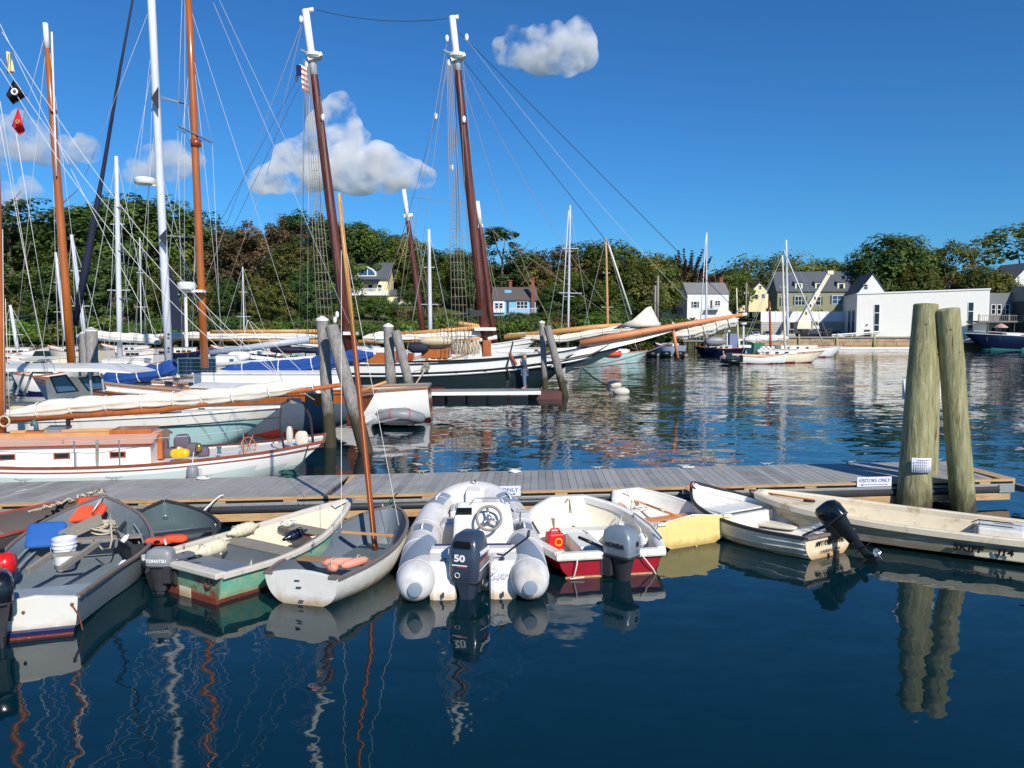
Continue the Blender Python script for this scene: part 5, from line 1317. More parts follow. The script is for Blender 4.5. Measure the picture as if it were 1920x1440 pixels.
tag(MB().box(0, .10, 0, .004, 0, .13).build('plate', mChan, loc=(0, 0, -9)), None) if False else None
rope('beige painter running from the big grey skiff bow up to the dock edge', [G(193, 932, .79), G(205, 934, .62), G(222, 936, .54), G(224, 944, .45)], mRope, .012)
rope('white safety line dropping from the grey skiff bow into the boat', [G(193, 932, .79), G(180, 950, .72), G(172, 962, .62)], mRopeW, .010)

# --- small dark grey dinghy
loc, rz, L, hb = fit((308, 940, .58), (262, 1030, .40), (396, 1024, .40))
b = thing('dark_grey_dinghy', 'small dark grey rowing dinghy squeezed behind the green skiff', 'rowing boat', loc, rz)
L = min(L, 1.85); d_ = Vector((math.cos(rz), math.sin(rz), 0)); bw = G(308, 940, .58); b.location = Vector((bw.x, bw.y, 0))-d_*L
prof = dict(beam=[(0, .52), (.3, .66), (.6, .56), (.85, .28), (1, .02)], sheer=[(0, .40), (.5, .44), (1, .58)], keel=[(0, -.10), (.5, -.12), (1, -.03)])
st = open_boat(b, L, prof, mDkGrey, mGreyIn3, mDkGrey, sect='round', rail=(.05, .05), floor=.08)
thwart(b, st, L*.42, .32, .22, mDkGrey); thwart(b, st, L*.80, .24, .40, mGreyIn3, name='bow_seat')
MB().torus((L*.88, 0, .42), (1, 0, 0), .025, .006, 12, 5).build('mooring_ring', mSteel, b)
t = thing('life_jacket', 'orange life jacket lying on the dark thwart of the small grey dinghy', 'life jacket', G(320, 1012, .45)); puff(t, G(300, 1014, .44), .20, .07, .05, mOrange, .1); puff(t, G(328, 1010, .46), .17, .08, .055, mOrange, .15)
MB().tube([G(308, 1012, .50), G(311, 1020, .48)], .015, 6).build('strap', mRopeW, t, world=True)
rope('white painter looped from the small dark dinghy over the dock edge', [G(382, 958, .40), G(400, 940, .48), G(412, 930, .55), G(418, 928, .56), G(420, 936, .46)], mRopeW, .013)

# --- green and off-white skiff
loc, rz, L, hb = fit((655, 938, .66), (250, 1052, .36), (444, 1072, .36))
b = thing('green_skiff', 'worn mint green skiff with off-white rails, rusty transom and a grey outboard', 'rowing boat', loc, rz)
prof = dict(beam=[(0, hb), (.3, hb+.05), (.6, hb*.86), (.85, hb*.42), (1, .02)], sheer=[(0, .36), (.3, .37), (.6, .44), (1, .66)], keel=[(0, -.10), (.5, -.12), (.85, -.04), (1, .10)])
st = open_boat(b, L, prof, mMint, mCreamIn, mGunWhite, sect='flat', floor=.06, rail=(.085, .06), tr_m=mMintTr, rake_b=.35, rake_s=.04, bottom=mRust, bz=.05)
MB().box(-.02, .03, -hb*.86, hb*.86, .0, .075).build('bottom_band', mRust, b); MB().box(-.03, -.022, -.16, .06, .0, .12).build('patch_plate', mCream, b)
MB().box(-.10, .05, -hb-.02, hb+.02, .34, .41).build('transom_cap', mGunWhite, b, bevel=.015)
for y in (-hb*.68, hb*.72): MB().torus((-.015, y, .24), (1, 0, -.3), .055, .012, 16, 6).build('handle', mRust, b, smooth=True)
thwart(b, st, .30, .33, .45, mGreyIn2, name='stern_seat'); thwart(b, st, L*.42, .34, .30, mOldWood); thwart(b, st, L*.70, .40, .28, mOldWood)
h_, _ = half_at(st, L*.36); MB().box(L*.36, L*.375, -h_*.85, h_*.85, .07, .31).build('seat_riser', mGreyIn2, b)
om, cw, T = outboard(b, -.06, hb*.26, .31, mMotGrey, .84, 0, -1.05, leg=.36, tall=.85, label='small scuffed grey outboard motor')
sz = T @ Vector((-.15, .136, .19)); 
def tq(T, v): return (T.to_3x3() @ Vector(v))
text('TOHATSU', .056, mInkW, cw, T @ Vector((-.14, -.137, .15)), tq(T, (1, 0, 0)), tq(T, (0, 0, 1)), bold=.002); text('TOHATSU', .058, mInkW, cw, T @ Vector((-.343, 0, .17)), tq(T, (0, -1, 0)), tq(T, (0, 0, 1)), bold=.002, stretch=.8)
MB().lathe([(.035, 0), (.035, .03), (.02, .035)], T @ Vector((-.2, .02, .375)), n=12).build('fuel_cap', mBlack, cw)
fender('upper of two grubby cream fenders in the green skiff', G(432, 1000, .42), G(480, 985, .46), .085, mFender)
fender('lower grubby cream fender by the motor of the green skiff', G(372, 1036, .38), G(424, 1018, .42), .10, mFender)
fender('glossy navy fender lying in the bow half of the green skiff', G(536, 1010, .36), G(570, 996, .40), .075, mFendN)
fender('small cream fender hanging outside the green skiff near its stern', G(426, 1080, .26), G(466, 1070, .28), .045, mFender, hang=[G(468, 1062, .34), G(471, 1048, .42), G(470, 1090, .10)])
t = thing('life_jacket', 'orange strap of a life jacket under the forward seat of the green skiff', 'life jacket', G(580, 1000, .3)); puff(t, G(582, 1000, .33), .12, .06, .04, mOrange, .5)
coil(None, G(540, 983, .46), .10, mRopeW, 3, .008, 5).build('rope_coil', mRopeW, loc=G(540, 983, .46), world=True, smooth=True)
tag(bpy.data.objects[[o.name for o in bpy.data.objects if o.name.startswith('rope_coil')][-1]], 'white rope tied round the forward thwart of the green skiff', 'rope')
rope('green and white painter of the green skiff going up to the dock', [G(652, 938, .68), G(630, 950, .60), G(618, 946, .62)], mRopeW, .012)

# --- white/grey sailing dinghy with varnished mast
loc, rz, L, hb = fit((738, 950, .60), (480, 1083, .36), (648, 1077, .36))
b = thing('sailing_dinghy', 'round-bottomed dinghy, white outside and grey inside, with a tall varnished mast', 'sailing dinghy', loc, rz)
prof = dict(beam=[(0, hb), (.25, hb+.10), (.5, hb+.13), (.75, hb+.02), (.92, .26), (1, .03)], sheer=[(0, .36), (.3, .36), (.6, .42), (1, .60)], keel=[(0, -.03), (.4, -.15), (.8, -.10), (1, .0)])
st = open_boat(b, L, prof, mWhiteOld, mGreyIn2, mGunGrey, sect='round', floor=.05, rail=(.045, .04), tr_m=mTransW, rake_b=.14, rake_s=.05, tr_top=lambda q, r: .07*math.sin(q*math.pi/2))
for s in (-1, 1): MB().box(-.03, .05, s*hb-.11*(s > 0)-.01*(s < 0)*0, s*hb+.11*(s < 0), .365, .395).build('corner_cap', mGunGrey, b)
for k, (z, y) in enumerate(((.30, .05), (.22, .03), (.06, .0))): MB().box(-.018, .0, y-.032, y+.032, z, z+.008).build('rudder_fitting', mBlack, b)
thwart(b, st, L*.34, .29, .20, mThwart); h_, _ = half_at(st, L*.66); MB().box(L*.66-.03, L*.66+.03, -h_*.7, h_*.7, .40, .43).build('mast_thwart', mSparT, b, bevel=.005)
MB().box(L*.60, L*.86, -.30, .30, .055, .13).build('foredeck_step', mGreyIn3, b)
mbase = G(704, 1035, .10); mtop = P(635, 362, mbase.y-.1)
mast = MB().tube([mbase, mbase.lerp(mtop, .2), mbase.lerp(mtop, .6), mtop], [.040, .041, .036, .024], 12).build('mast', mVarnD, b, world=True, smooth=True)
MB().tube([mbase.lerp(mtop, .62), mtop], [.039, .026], 10).build('upper_mast', mSparT, mast, world=True, smooth=True)
MB().beam(mbase.lerp(mtop, .02)+Vector((.0, -.045, 0)), mbase.lerp(mtop, .98)+Vector((.03, -.03, 0)), .012, .012).build('mast_track', mSparT, mast, world=True)
for (a, c_, lab) in (((630, 400), (640, 978), 'forestay'),):
    pass
MB().tube([P(640, 470, 10.7), P(640, 990, 10.2)], .004, 5).build('shroud', mRopeW, b, world=True)
MB().tube([P(642, 430, mbase.y), P(748, 985, 10.9)], .004, 5).build('shroud', mRopeW, b, world=True)
MB().tube([G(717, 945, .62), G(723, 982, .3), G(704, 986, .25)], .009, 5).build('halyard', mRopeW, b, world=True)
t = thing('peach_fender_roll', 'faded peach vinyl rolls tied under the thwart of the mast dinghy', 'fenders', G(640, 1055, .3))
for (u0, v0, u1, v1, z) in ((604, 1056, 668, 1052, .30), (640, 1062, 690, 1048, .34), (615, 1062, 632, 1066, .26)):
    a_, c_ = G(u0, v0, z), G(u1, v1, z); mb = MB(); mb.tube([a_, a_.lerp(c_, .15), a_.lerp(c_, .5), a_.lerp(c_, .85), c_], [.02, .055, .06, .05, .02], 12); mb.build('roll', mPeach, t, world=True, smooth=True)
MB().torus(G(625, 1056, .31), (1, -.2, 0), .07, .008, 16, 5).build('cord', mRope, t, world=True); MB().torus(G(672, 1051, .33), (1, -.2, 0), .07, .008, 16, 5).build('cord', mRope, t, world=True)
rope('blue-green painter from the mast dinghy bow to the dock', [G(724, 948, .60), G(735, 935, .60), G(745, 925, .55)], mRopeG, .011)

for p_ in ((G(404, 990, .46)), (G(588, 1024, .42)), (G(560, 948, .56)), (G(345, 1030, .42))):
    rt = bpy.data.objects['green_skiff']; k_ = MB().ball(p_+Vector((0, 0, .05)), .014, 8); k_.tube([p_, p_+Vector((0, 0, .06))], .012, 6); k_.build('oarlock', mSteel, rt, world=True, smooth=True)
# --- inflatable with the big outboard
sc_ = Vector((-.49, 9.5, 0)); rz = R(92.7)
b = thing('inflatable_boat', 'pale grey rigid inflatable with a cream console and a large dark blue outboard', 'inflatable boat', sc_, rz)
yp = [(-.28, .69), (.3, .71), (1.2, .72), (1.9, .68), (2.4, .58), (2.75, .42), (2.98, .22), (3.06, 0)]
zp = lambda x: .24+max(0, x-1.0)**2*.075
path = []
for k in range(41):
    t_ = k/40
    if t_ < .7: x = -.28+(2.4+.28)*t_/.7
    else: x = 2.4+(3.06-2.4)*math.sin((t_-.7)/.3*math.pi/2)
    y = tab([(a, c) for a, c in yp], x) if x < 3.05 else 0
    path.append((x, max(0, y)))
path[-1] = (3.06, 0)
full = [Vector((x, y, zp(x))) for x, y in path]+[Vector((x, -y, zp(x))) for x, y in path[-2::-1]]
TR = .238
ends0 = [Vector((-.60, .68, .21)), Vector((-.575, .68, .212)), Vector((-.52, .685, .22)), Vector((-.42, .69, .23))]
fp = ends0+full+[Vector((p.x, -p.y, p.z)) for p in ends0[::-1]]
rs = [.085, .145, .195, .228]+[TR]*len(full)+[.228, .195, .145, .085]
MB().tube(fp, rs, 28).build('tubes', mHypal, b, smooth=True)
for s in (-1, 1):
    MB().lathe([(.085, 0), (.085, .03), (.05, .04)], (-.595, s*.68, .21), (-1, 0, 0), 20).build('cone_cap', mHypalD, b, smooth='auto')
    # seams
    for (i) in (0, 10, 20, 30):
        p = full[i]; p2 = full[i+1]; MB().torus((p.x, s*p.y, p.z), Vector((p2.x-p.x, s*(p2.y-p.y), p2.z-p.z)), TR+.001, .006, 30, 5).build('seam', mHypal, b, smooth=True)
    def patch(i0, i1, fa_, fb_, m, name, rad=TR+.006):
        rows = []
        for i in range(i0, i1+1):
            f = (i-i0)/(i1-i0); p = full[i]; q = full[min(i+1, 40)]; d = Vector((q.x-p.x, q.y-p.y, q.z-p.z)).normalized(); o_ = Vector((d.y, -d.x, 0)).normalized()*-1; up = Vector((0, 0, 1)); a0, a1 = fa_(f), fb_(f)
            # a = angle from outboard horizontal (0) up to the crown (90) and inboard (180)
            row = [p+o_*math.cos(a)*rad*1+up*math.sin(a)*rad for a in [R(a0+(a1-a0)*k/8) for k in range(9)]]
            rows.append([Vector((v.x, s*v.y, v.z)) for v in row])
        mb = MB(); mb.rings(rows if s < 0 else [r[::-1] for r in rows], closed=False); return mb.build(name, m, b, smooth=True)
    patch(0, 13, lambda f: 20+95*f, lambda f: 150+10*f if f > .45 else 75+85*(f/.45), mHypalD, 'dark_patch')
    for i0, i1 in ((15, 18), (27, 31)):
        patch(i0, i1, lambda f: 60, lambda f: 125, mHypalD, 'handle_patch')
        p = full[(i0+i1)//2]; o = Vector((p.x, s*p.y, p.z+TR+.012)); q0, q1 = full[i0], full[i1]; d = Vector((q1.x-q0.x, s*(q1.y-q0.y), q1.z-q0.z)).normalized()
        MB().tube([o-d*.11, o-d*.06+Vector((0, 0, .03)), o+d*.06+Vector((0, 0, .03)), o+d*.11], .014, 8).build('handle', mFendW, b, smooth=True)
    # rub strake on the outer side
    MB().tube([Vector((p.x, s*(p.y+(TR+.004)*.97), p.z-.05)) for p in full[2:26]], .022, 6, flat=.5).build('rub_strake', mHypalD if False else mHypal, b, smooth=True)
# hull
prof = dict(beam=[(0, .56), (.5, .60), (.85, .40), (1, .05)], sheer=[(0, .30), (.6, .34), (1, .62)], keel=[(0, -.22), (.6, -.2), (1, .2)])
open_boat(b, 2.95, prof, mCream, mCream, mCream, sect='vee', floor=.08, rail=None, rake_s=0)
for s in (-1, 1):
    mb = MB().hexa([(-.42, s*.20 if s > 0 else -.52, -.08), (.18, s*.20 if s > 0 else -.52, -.08), (.18, s*.52 if s > 0 else -.20, -.08), (-.42, s*.52 if s > 0 else -.20, -.08), (-.22, s*.20 if s > 0 else -.60, .41), (.18, s*.20 if s > 0 else -.60, .44), (.18, s*.60 if s > 0 else -.20, .44), (-.22, s*.60 if s > 0 else -.20, .41)])
    mb.build('stern_locker', mGelW, b, bevel=.06)
    MB().box(-.20, -.14, s*.36-.03, s*.36+.03, .434, .446).build('deck_plug', mDkGrey, b); MB().box(-.445, -.40, s*.36-.012, s*.36+.012, .05, .10).build('drain', mDkGrey, b)
MB().box(.18, .42, -.56, .56, .06, .46).build('rear_bench', mGelW, b, bevel=.035)
MB().box(-.06, .17, -.199, .199, -.1, .30).build('motor_well', mCream, b)
MB().box(.36, .40, -.50, .50, .462, .475).build('blue_piping', mBootNavy, b)
cx = 1.12
mb = MB().hexa([(cx, -.60, .08), (cx+.55, -.60, .08), (cx+.55, .30, .08), (cx, .30, .08), (cx+.08, -.56, .66), (cx+.40, -.52, .80), (cx+.40, .22, .80), (cx+.08, .28, .66)]); con = mb.build('console', mGelW, b, bevel=.05)
MB().beam((cx+.135, .02, .705), (cx+.135, .24, .705), .10, .05, up=(-.42, 0, .9)).build('display', mBlack, con)
for y in (.10, -.52): MB().box(cx-.012, cx+.01, y-.02, y+.02, .24, .30).build('latch', mSteel, con)
wc = Vector((cx-.06, -.22, .65)); wa = Vector((-1, 0, .55))
wh = MB().torus(wc, wa, .17, .020, 28, 8).build('steering_wheel', mat('taupe_wheel_rim', (140, 132, 124), .5), con, smooth=True)
mb = MB()
x_ = wa.normalized().orthogonal().normalized(); y_ = wa.normalized().cross(x_)
for k in range(3):
    a = k*2.094+.5; mb.beam(wc, wc+(x_*math.cos(a)+y_*math.sin(a))*.16, .035, .012, up=wa)
mb.ball(wc, .045, 10); mb.tube([wc, wc+Vector((.14, 0, -.08))], .03, 8); mb.build('spokes', mSteel, wh, smooth=True)
MB().tube([(cx+.30, .06, .74), (cx+.36, -.02, .84), (cx+.36, -.40, .84), (cx+.30, -.48, .74)], .011, 6).build('grab_rail', mSteel, con, smooth=True)
MB().box(cx+.02, cx+.10, -.70, -.61, .30, .52).build('throttle_box', mDkGrey, con, bevel=.01); MB().tube([(cx+.05, -.66, .50), (cx+.02, -.66, .72)], .014, 8).build('throttle_lever', mSteel, con); MB().box(cx-.02, cx+.04, -.74, -.60, .71, .745).build('throttle_grip', mSteel, con, bevel=.01)
MB().box(cx+.5, cx+.95, -.44, .50, .08, .44).build('console_seat', mSeatG, b, bevel=.05)
MB().box(2.15, 2.55, -.36, .36, .14, .52).build('bow_seat', mGelW, b, bevel=.05)
mb = MB()
for k in range(9): mb.box(2.14, 2.58, -.30+k*.075, -.29+k*.075+.045, .52, .54)
mb.build('seat_pleats', mSeatG, b, bevel=.01)
MB().hexa([(2.62, -.14, .40), (2.95, -.12, .46), (2.95, .12, .46), (2.62, .14, .40), (2.64, -.13, .70), (2.98, -.10, .76), (2.98, .10, .76), (2.64, .13, .70)]).build('bow_locker', mGelW, b, bevel=.03)
MB().torus((2.95, 0, .80), (0, 0, 1), .04, .009, 14, 6).build('bow_eye', mSteel, b)
om, cw, T = outboard(b, -.10, 0, .20, mMotNavy, .98, 0, -.36, tiller=False, shape='big', dark=mMotNavy, leg=.5, tall=.88, label='large dark blue-grey outboard motor')
text('50', .115, mInkW, cw, T @ Vector((-.389, .03, .33)), tq(T, (0, -1, 0)), tq(T, (0, 0, 1)), bold=.004, stretch=1.25)
MB().beam(T @ Vector((-.388, .13, .245)), T @ Vector((-.388, -.07, .245)), .002, .014).build('stripe', mInkW, cw); MB().beam(T @ Vector((-.3885, .06, .222)), T @ Vector((-.3885, -.05, .222)), .002, .010).build('stripe', mInkR, cw)
MB().torus(T @ Vector((-.388, .06, .12)), tq(T, (1, 0, 0)), .030, .004, 18, 4).build('round_badge', mInkW, cw)
MB().box(*[v for p in ((-.375, -.28), (-.105, .105), (.46, .53)) for v in p]).build('air_intake', mBlack, cw); bpy.data.objects[[o.name for o in bpy.data.objects if o.name.startswith('air_intake')][-1]].data.transform(T)
text('YAMAHA', .085, mInkW, cw, T @ Vector((-.14, -.209, .38)), tq(T, (1, 0, 0)), tq(T, (0, 0, 1)), bold=.003, stretch=.95); text('YAMAHA', .085, mInkW, cw, T @ Vector((-.14, .209, .38)), tq(T, (-1, 0, 0)), tq(T, (0, 0, 1)), bold=.003, stretch=.95)
for z_, m_ in ((.315, mBootNavy), (.28, mInkR), (.18, mInkW)): MB().beam(T @ Vector((-.32, -.208, z_)), T @ Vector((.04, -.208, z_+.03)), .003, .012).build('stripe', m_, cw)
text('Signal', .07, mInkN, b, (-.385, -.36, .30), (0, -1, 0), (.15, 0, 1), shear=.3)
MB().tube([(-.38+.02, -.24-.05*math.sin(a*2), .30+.07*math.cos(a)) for a in [0, .5, 1, 1.5, 2, 2.6, 3.1]], .004, 4).build('swoosh_logo', mInkN, b)
MB().tube([(1.15, -.66, .34), (.95, -.78, .50), (.55, -.74, .52), (.2, -.52, .47), (-.1, -.38, .46), (-.18, -.30, .5)], .012, 6).build('control_cable', mBlack, b, smooth=True)
MB().tube([(-.06, -.16, .2), (-.15, -.22, .15), (-.2, -.14, .1)], .03, 8).build('trim_arm', mSteel, b, smooth=True)
rope('black mooring line from the inflatable bow looping over to the dock sign', [W(b, (2.95, -.02, .82)), G(898, 912, .62), G(915, 915, .60), G(928, 924, .5)], mBlack, .014)
rope('black hose looped over the dock edge right of the VISITORS ONLY sign', [G(965, 913, .52), P(962, 925, 13.2), P(958, 942, 13.2), P(966, 950, 13.15), P(974, 940, 13.15), P(978, 925, 13.15), P(974, 912, 13.3)], mBlack, .014)
rope('black bow rope lying over the right tube of the inflatable', [W(b, (1.9, -.62, .52)), W(b, (2.2, -.50, .60)), W(b, (2.4, -.72, .56)), P(960, 940, 13.0)], mBlack, .013)

# --- white dinghy with red bottom
loc, rz, L, hb = fit((1066, 936, .56), (1040, 1040, .34), (1246, 1024, .34))
b = thing('red_and_white_dinghy', 'blunt-bowed dinghy, cream inside with a thick white rim and a dark red hull', 'dinghy', loc, rz)
prof = dict(beam=[(0, hb-.07), (.12, hb), (.35, hb+.12), (.6, hb+.07), (.8, hb-.10), (.93, hb-.36), (1, hb-.52)], sheer=[(0, .30), (.3, .32), (.6, .40), (1, .56)], keel=[(0, -.02), (.5, -.08), (.85, -.02), (1, .20)], full=[(0, .5), (1, .8)])
st = open_boat(b, L, prof, mRed, mat('warm_cream_gelcoat', (236, 228, 204), .35, .03, 3), mGelW, sect='round', floor=.07, rail=(.12, .10), rake_b=.10, rake_s=.0)
MB().box(-.075, .055, -hb+.02, hb-.02, .24, .345).build('stern_rim', mGelW, b, bevel=.03)
MB().box(-.03, -.012, -hb*.80, hb*.80, -.02, .02).build('tan_waterline', mDockTim, b); MB().box(-.04, -.013, -.16, .14, .03, .25).build('motor_pad', mGelW, b)
MB().box(L*.58, L*.72, -hb*.98, hb*.98, .07, .27).build('thwart', mGelW, b, bevel=.03); MB().box(.42, L*.57, -.05, .30, .07, .28).build('centre_seat', mGelW, b, bevel=.02)
MB().box(L*.86, L*.88, -.3, .3, .1, .40).build('bow_panel', mGelW, b, bevel=.02)
MB().tube([(L*.62, hb*-1.0, .42), (L*.60, -hb*1.02, .50), (L*.36, -hb*1.10, .44), (L*.12, -hb*1.04, .40), (L*.10, -hb*1.0, .33)], .014, 8).build('grab_rail', mSteel, b, smooth=True)
MB().tube([(L*.62, hb*1.0, .42), (L*.55, hb*1.03, .46), (L*.36, hb*1.02, .40)], .012, 8).build('grab_rail', mDkGrey, b, smooth=True)
MB().tube([(L*.98, 0, .58), (L*.93, .0, .42), (L*.86, .01, .20), (L*.5, 0, .29)], .012, 6).build('centre_rope', mOldWood, b, smooth=True)
om, cw, T = outboard(b, -.04, .0, .25, mMotSil, 1.12, 0, .62, leg=.26, tall=1.05, label='silver grey outboard motor with a squared cowling')
text('HONDA', .080, mInkB, cw, T @ Vector((-.14, -.1375, .20)), tq(T, (1, 0, 0)), tq(T, (0, 0, 1)), bold=.003, stretch=1.0); text('HONDA', .080, mInkB, cw, T @ Vector((-.14, .1375, .20)), tq(T, (-1, 0, 0)), tq(T, (0, 0, 1)), bold=.003, stretch=1.0)
text('8', .085, mInkB, cw, T @ Vector((-.344, -.03, .22)), tq(T, (0, -1, 0)), tq(T, (0, 0, 1)), bold=.004, stretch=1.3); MB().torus(T @ Vector((-.344, -.03, .14)), tq(T, (1, 0, 0)), .018, .002, 16, 4).build('round_badge', mInkB, cw)
MB().hexa([T @ Vector(p) for p in ((-.15, -.1385, .10), (-.02, -.1385, .13), (-.02, -.1365, .15), (-.13, -.1365, .12), (-.15, -.139, .10), (-.02, -.139, .13), (-.02, -.139, .15), (-.13, -.139, .12))]).build('wing_emblem', mTeal, cw)
t = thing('fuel_can', 'red plastic fuel can inside the red and white dinghy', 'fuel can', G(1040, 1030, .1)); c = G(1040, 1022, .16)
o = MB().box(-.12, .12, -.10, .10, 0, .24).build('can', mRedPl, t, bevel=.03); o.location = c-t.location-Vector((0, 0, .05)); o.rotation_euler = (0, 0, .3)
o2 = MB().tube([(-.08, 0, .24), (-.05, 0, .29), (.05, 0, .29), (.08, 0, .24)], .015, 8).build('handle', mRedPl, o, smooth=True); MB().torus((.02, -.11, .12), (0, 1, 0), .05, .01, 16, 6).build('yellow_hose', mYelPl, o, smooth=True)
fender('clean white fender leaning inside the red and white dinghy', G(1136, 1018, .16), G(1166, 983, .34), .085, mFendW, hang=[G(1164, 978, .42), G(1166, 962, .45)])
fender('smaller white fender inside the right side of the red and white dinghy', G(1208, 1024, .16), G(1203, 1005, .33), .07, mFendW, hang=[G(1200, 990, .42), G(1185, 975, .42)])
rope('grey-beige line tied round the dock edge behind the red and white dinghy', [P(1049, 916, 13.5), P(1048, 930, 13.3), P(1050, 945, 13.3), P(1054, 930, 13.3), G(1066, 936, .60)], mRope, .013)
rope('knotted white line hanging from the stern of the red and white dinghy', [W(b, (-.06, -hb*.45, .34)), W(b, (-.09, -hb*.6, .2)), W(b, (-.06, -hb*.75, .06)), W(b, (-.06, -hb*.8, -.02))], mRopeW, .009)
rope('white tangled line trailing at the left corner of the red stern', [W(b, (-.05, hb*.6, .34)), W(b, (-.08, hb*.62, .2)), W(b, (-.07, hb*.66, .05)), W(b, (-.1, hb*.74, .02)), W(b, (-.1, hb*.5, .03))], mRopeW, .009)

for u, lab in ((965, 'small coil of pale rope by the far cleat behind the inflatable'), (1290, 'pale rope end left by the cleat behind the lapstrake dinghy'), (380, 'loose grey rope round the third cleat on the left')):
    p = isect(Vector((0, 0, 0)), Vector((ray(u, 880).x, ray(u, 880).y, 0)), ba-nrm*.16, fe); p.z = ZD+.012
    o = coil(None, p, .10, mRopeW, 3, .010, u, flat=.12).build('rope_coil', mRopeW, loc=p, world=True, smooth=True); tag(o, lab, 'rope')
# --- cream pram with the yellow transom
loc, rz, L, hb = fit((1174, 921, .52), (1238, 990, .38), (1362, 966, .38))
b = thing('yellow_pram', 'little cream pram dinghy with a faceted pale yellow transom and wooden oars', 'rowing boat', loc, rz)
prof = dict(beam=[(0, hb), (.35, hb+.05), (.7, hb-.10), (1, .26)], sheer=[(0, .38), (.4, .37), (1, .54)], keel=[(0, -.02), (.5, -.05), (.85, .06), (1, .22)])
st = open_boat(b, L, prof, mVarn, mGelW, mGelW, sect='pram', floor=.06, rail=(.05, .04), tr_m=mYellow, rake_s=.03, tr_top=lambda q, r: .075*math.sin(q*math.pi/2), bottom=mDkGrey, bz=.06)
for s in (-1, 1): MB().box(-.04, .07, s*hb-.16*(s > 0), s*hb+.16*(s < 0), .385, .425).build('corner_cap', mGelW, b, bevel=.008)
MB().tube([(.035, -hb*.85, .40), (.04, 0, .47), (.035, hb*.85, .40)], .012, 6).build('transom_trim', mGelW, b)
thwart(b, st, L*.46, .26, .20, mOar); MB().box(L*.14, L*.46, -.02, .02, .07, .24).build('daggerboard_case', mOldWood, b); MB().box(.03, .36, -hb*.8, hb*.8, .06, .2).build('stern_seat', mGelW, b, bevel=.02)
for s in (-1, 1): MB().box(L*.42-.05, L*.42+.05, s*hb*1.0-.02, s*hb*1.0+.02, .33, .38).build('oarlock_block', mDkGrey, b)
MB().box(-.06, -.02, -.015, .015, -.06, .02).build('skeg', mGelW, b)
for (u0, v0, u1, v1, lab) in ((1170, 950, 1216, 983, 'left of the two varnished oars in the yellow-sterned pram'), (1212, 946, 1282, 972, 'right of the two varnished oars in the yellow-sterned pram')):
    a_, c_ = G(u0, v0, .34), G(u1, v1, .24); t = thing('oar', lab, 'oar', a_); d_ = (c_-a_).normalized()
    MB().tube([a_, c_], .020, 8).build('shaft', mOar, t, world=True, smooth=True); MB().tube([a_.lerp(c_, .35), a_.lerp(c_, .50)], .026, 8).build('leather', mRope, t, world=True, smooth=True)
    MB().beam(a_-d_*.25, a_+d_*.02, .09, .012).build('blade', mOar, t, world=True, bevel=.004); 
t = coil(None, G(1200, 957, .30), .11, mRopeW, 4, .011, 2); o = t.build('rope_coil', mRopeW, loc=G(1200, 957, .30), world=True, smooth=True); tag(o, 'coil of white rope on the wooden thwart of the yellow-sterned pram', 'rope')
rope('grey painter from the pram bow down to its coil', [G(1174, 919, .58), G(1182, 935, .40), G(1192, 950, .32)], mRope, .011)
rope('knotted beige lashing on the dock edge at the pram bow', [P(1140, 912, 13.6), P(1142, 925, 13.4), P(1150, 932, 13.3), P(1144, 918, 13.4), P(1154, 928, 13.2)], mRope, .016)

# --- white lapstrake dinghy with lettered transom and tilted black outboard
loc, rz, L, hb = fit((1300, 906, .62), (1500, 1008, .33), (1606, 994, .33))
b = thing('lapstrake_dinghy', 'long white lapstrake dinghy with a dark rim and a black outboard tilted up', 'rowing boat', loc, rz)
prof = dict(beam=[(0, hb), (.25, hb+.17), (.55, hb+.22), (.78, hb+.05), (.93, .24), (1, .02)], sheer=[(0, .33), (.35, .33), (.65, .40), (.88, .52), (1, .63)], keel=[(0, -.06), (.4, -.12), (.8, -.06), (1, .05)])
mLap = mat('white_lapstrake_planks', (220, 216, 202), .5, .04, 3, dirt=(180, 170, 146), dscale=2, dth=.6, wl=True)
st = open_boat(b, L, prof, mLap, mWhite, mDkGrey, sect='round', floor=.05, rail=(.05, .045), tr_m=mat('peach_white_transom', (232, 212, 178), .45, .04, 3, wl=True), rake_b=.12, rake_s=.02, lap=4)
lb = MB()
for sgn in (1, -1):
    for q in range(1, 6):
        u = .35+.65*q/6.2; path = []
        for r in st:
            f = u*(len(r)-1); k = min(int(f), len(r)-2); p = r[k].lerp(r[k+1], f-k); path.append(Vector((p.x, sgn*max(0, p.y-.036), p.z+.02)))
        lb.tube(path[1:-2], .007, 4)
lb.build('inner_strakes', mWhite, b, smooth=True)
MB().box(-.06, .03, -hb-.0, hb, .315, .358).build('transom_rim', mGunGrey, b, bevel=.012)
thwart(b, st, L*.68, .36, .42, mGelW, name='bow_box'); h_, _ = half_at(st, L*.56); MB().box(L*.55, L*.575, -h_*.8, h_*.8, .06, .33).build('box_front', mGelW, b)
thwart(b, st, .25, .22, .30, mWhite, name='stern_seat')
text('MY FORTUNE', .105, mInkB, b, (-.034, 0, .225), (0, -1, 0), (0, 0, 1), shear=.25, bold=.002, stretch=.98); text('CAMDEN, MAINE', .060, mDkGrey, b, (-.034, 0, .10), (0, -1, 0), (0, 0, 1), shear=.25, stretch=.95)
om, cw, T = outboard(b, -.02, -.06, .40, mMotBlk, .93, R(44), .25, dark=mat('black_motor_metal', (34, 35, 38), .35, .1, 9, metal=.3), leg=.36, label='black outboard motor tilted up out of the water')
MB().tube([T @ Vector((-.02, -.12, .0)), T @ Vector((.0, -.14, -.05))], .03, 8).build('red_toggle', mRedPl, om)
MB().box(-.16, -.10, -.03, .03, -.35, .12).build('rudder_post', mDkGrey, b)
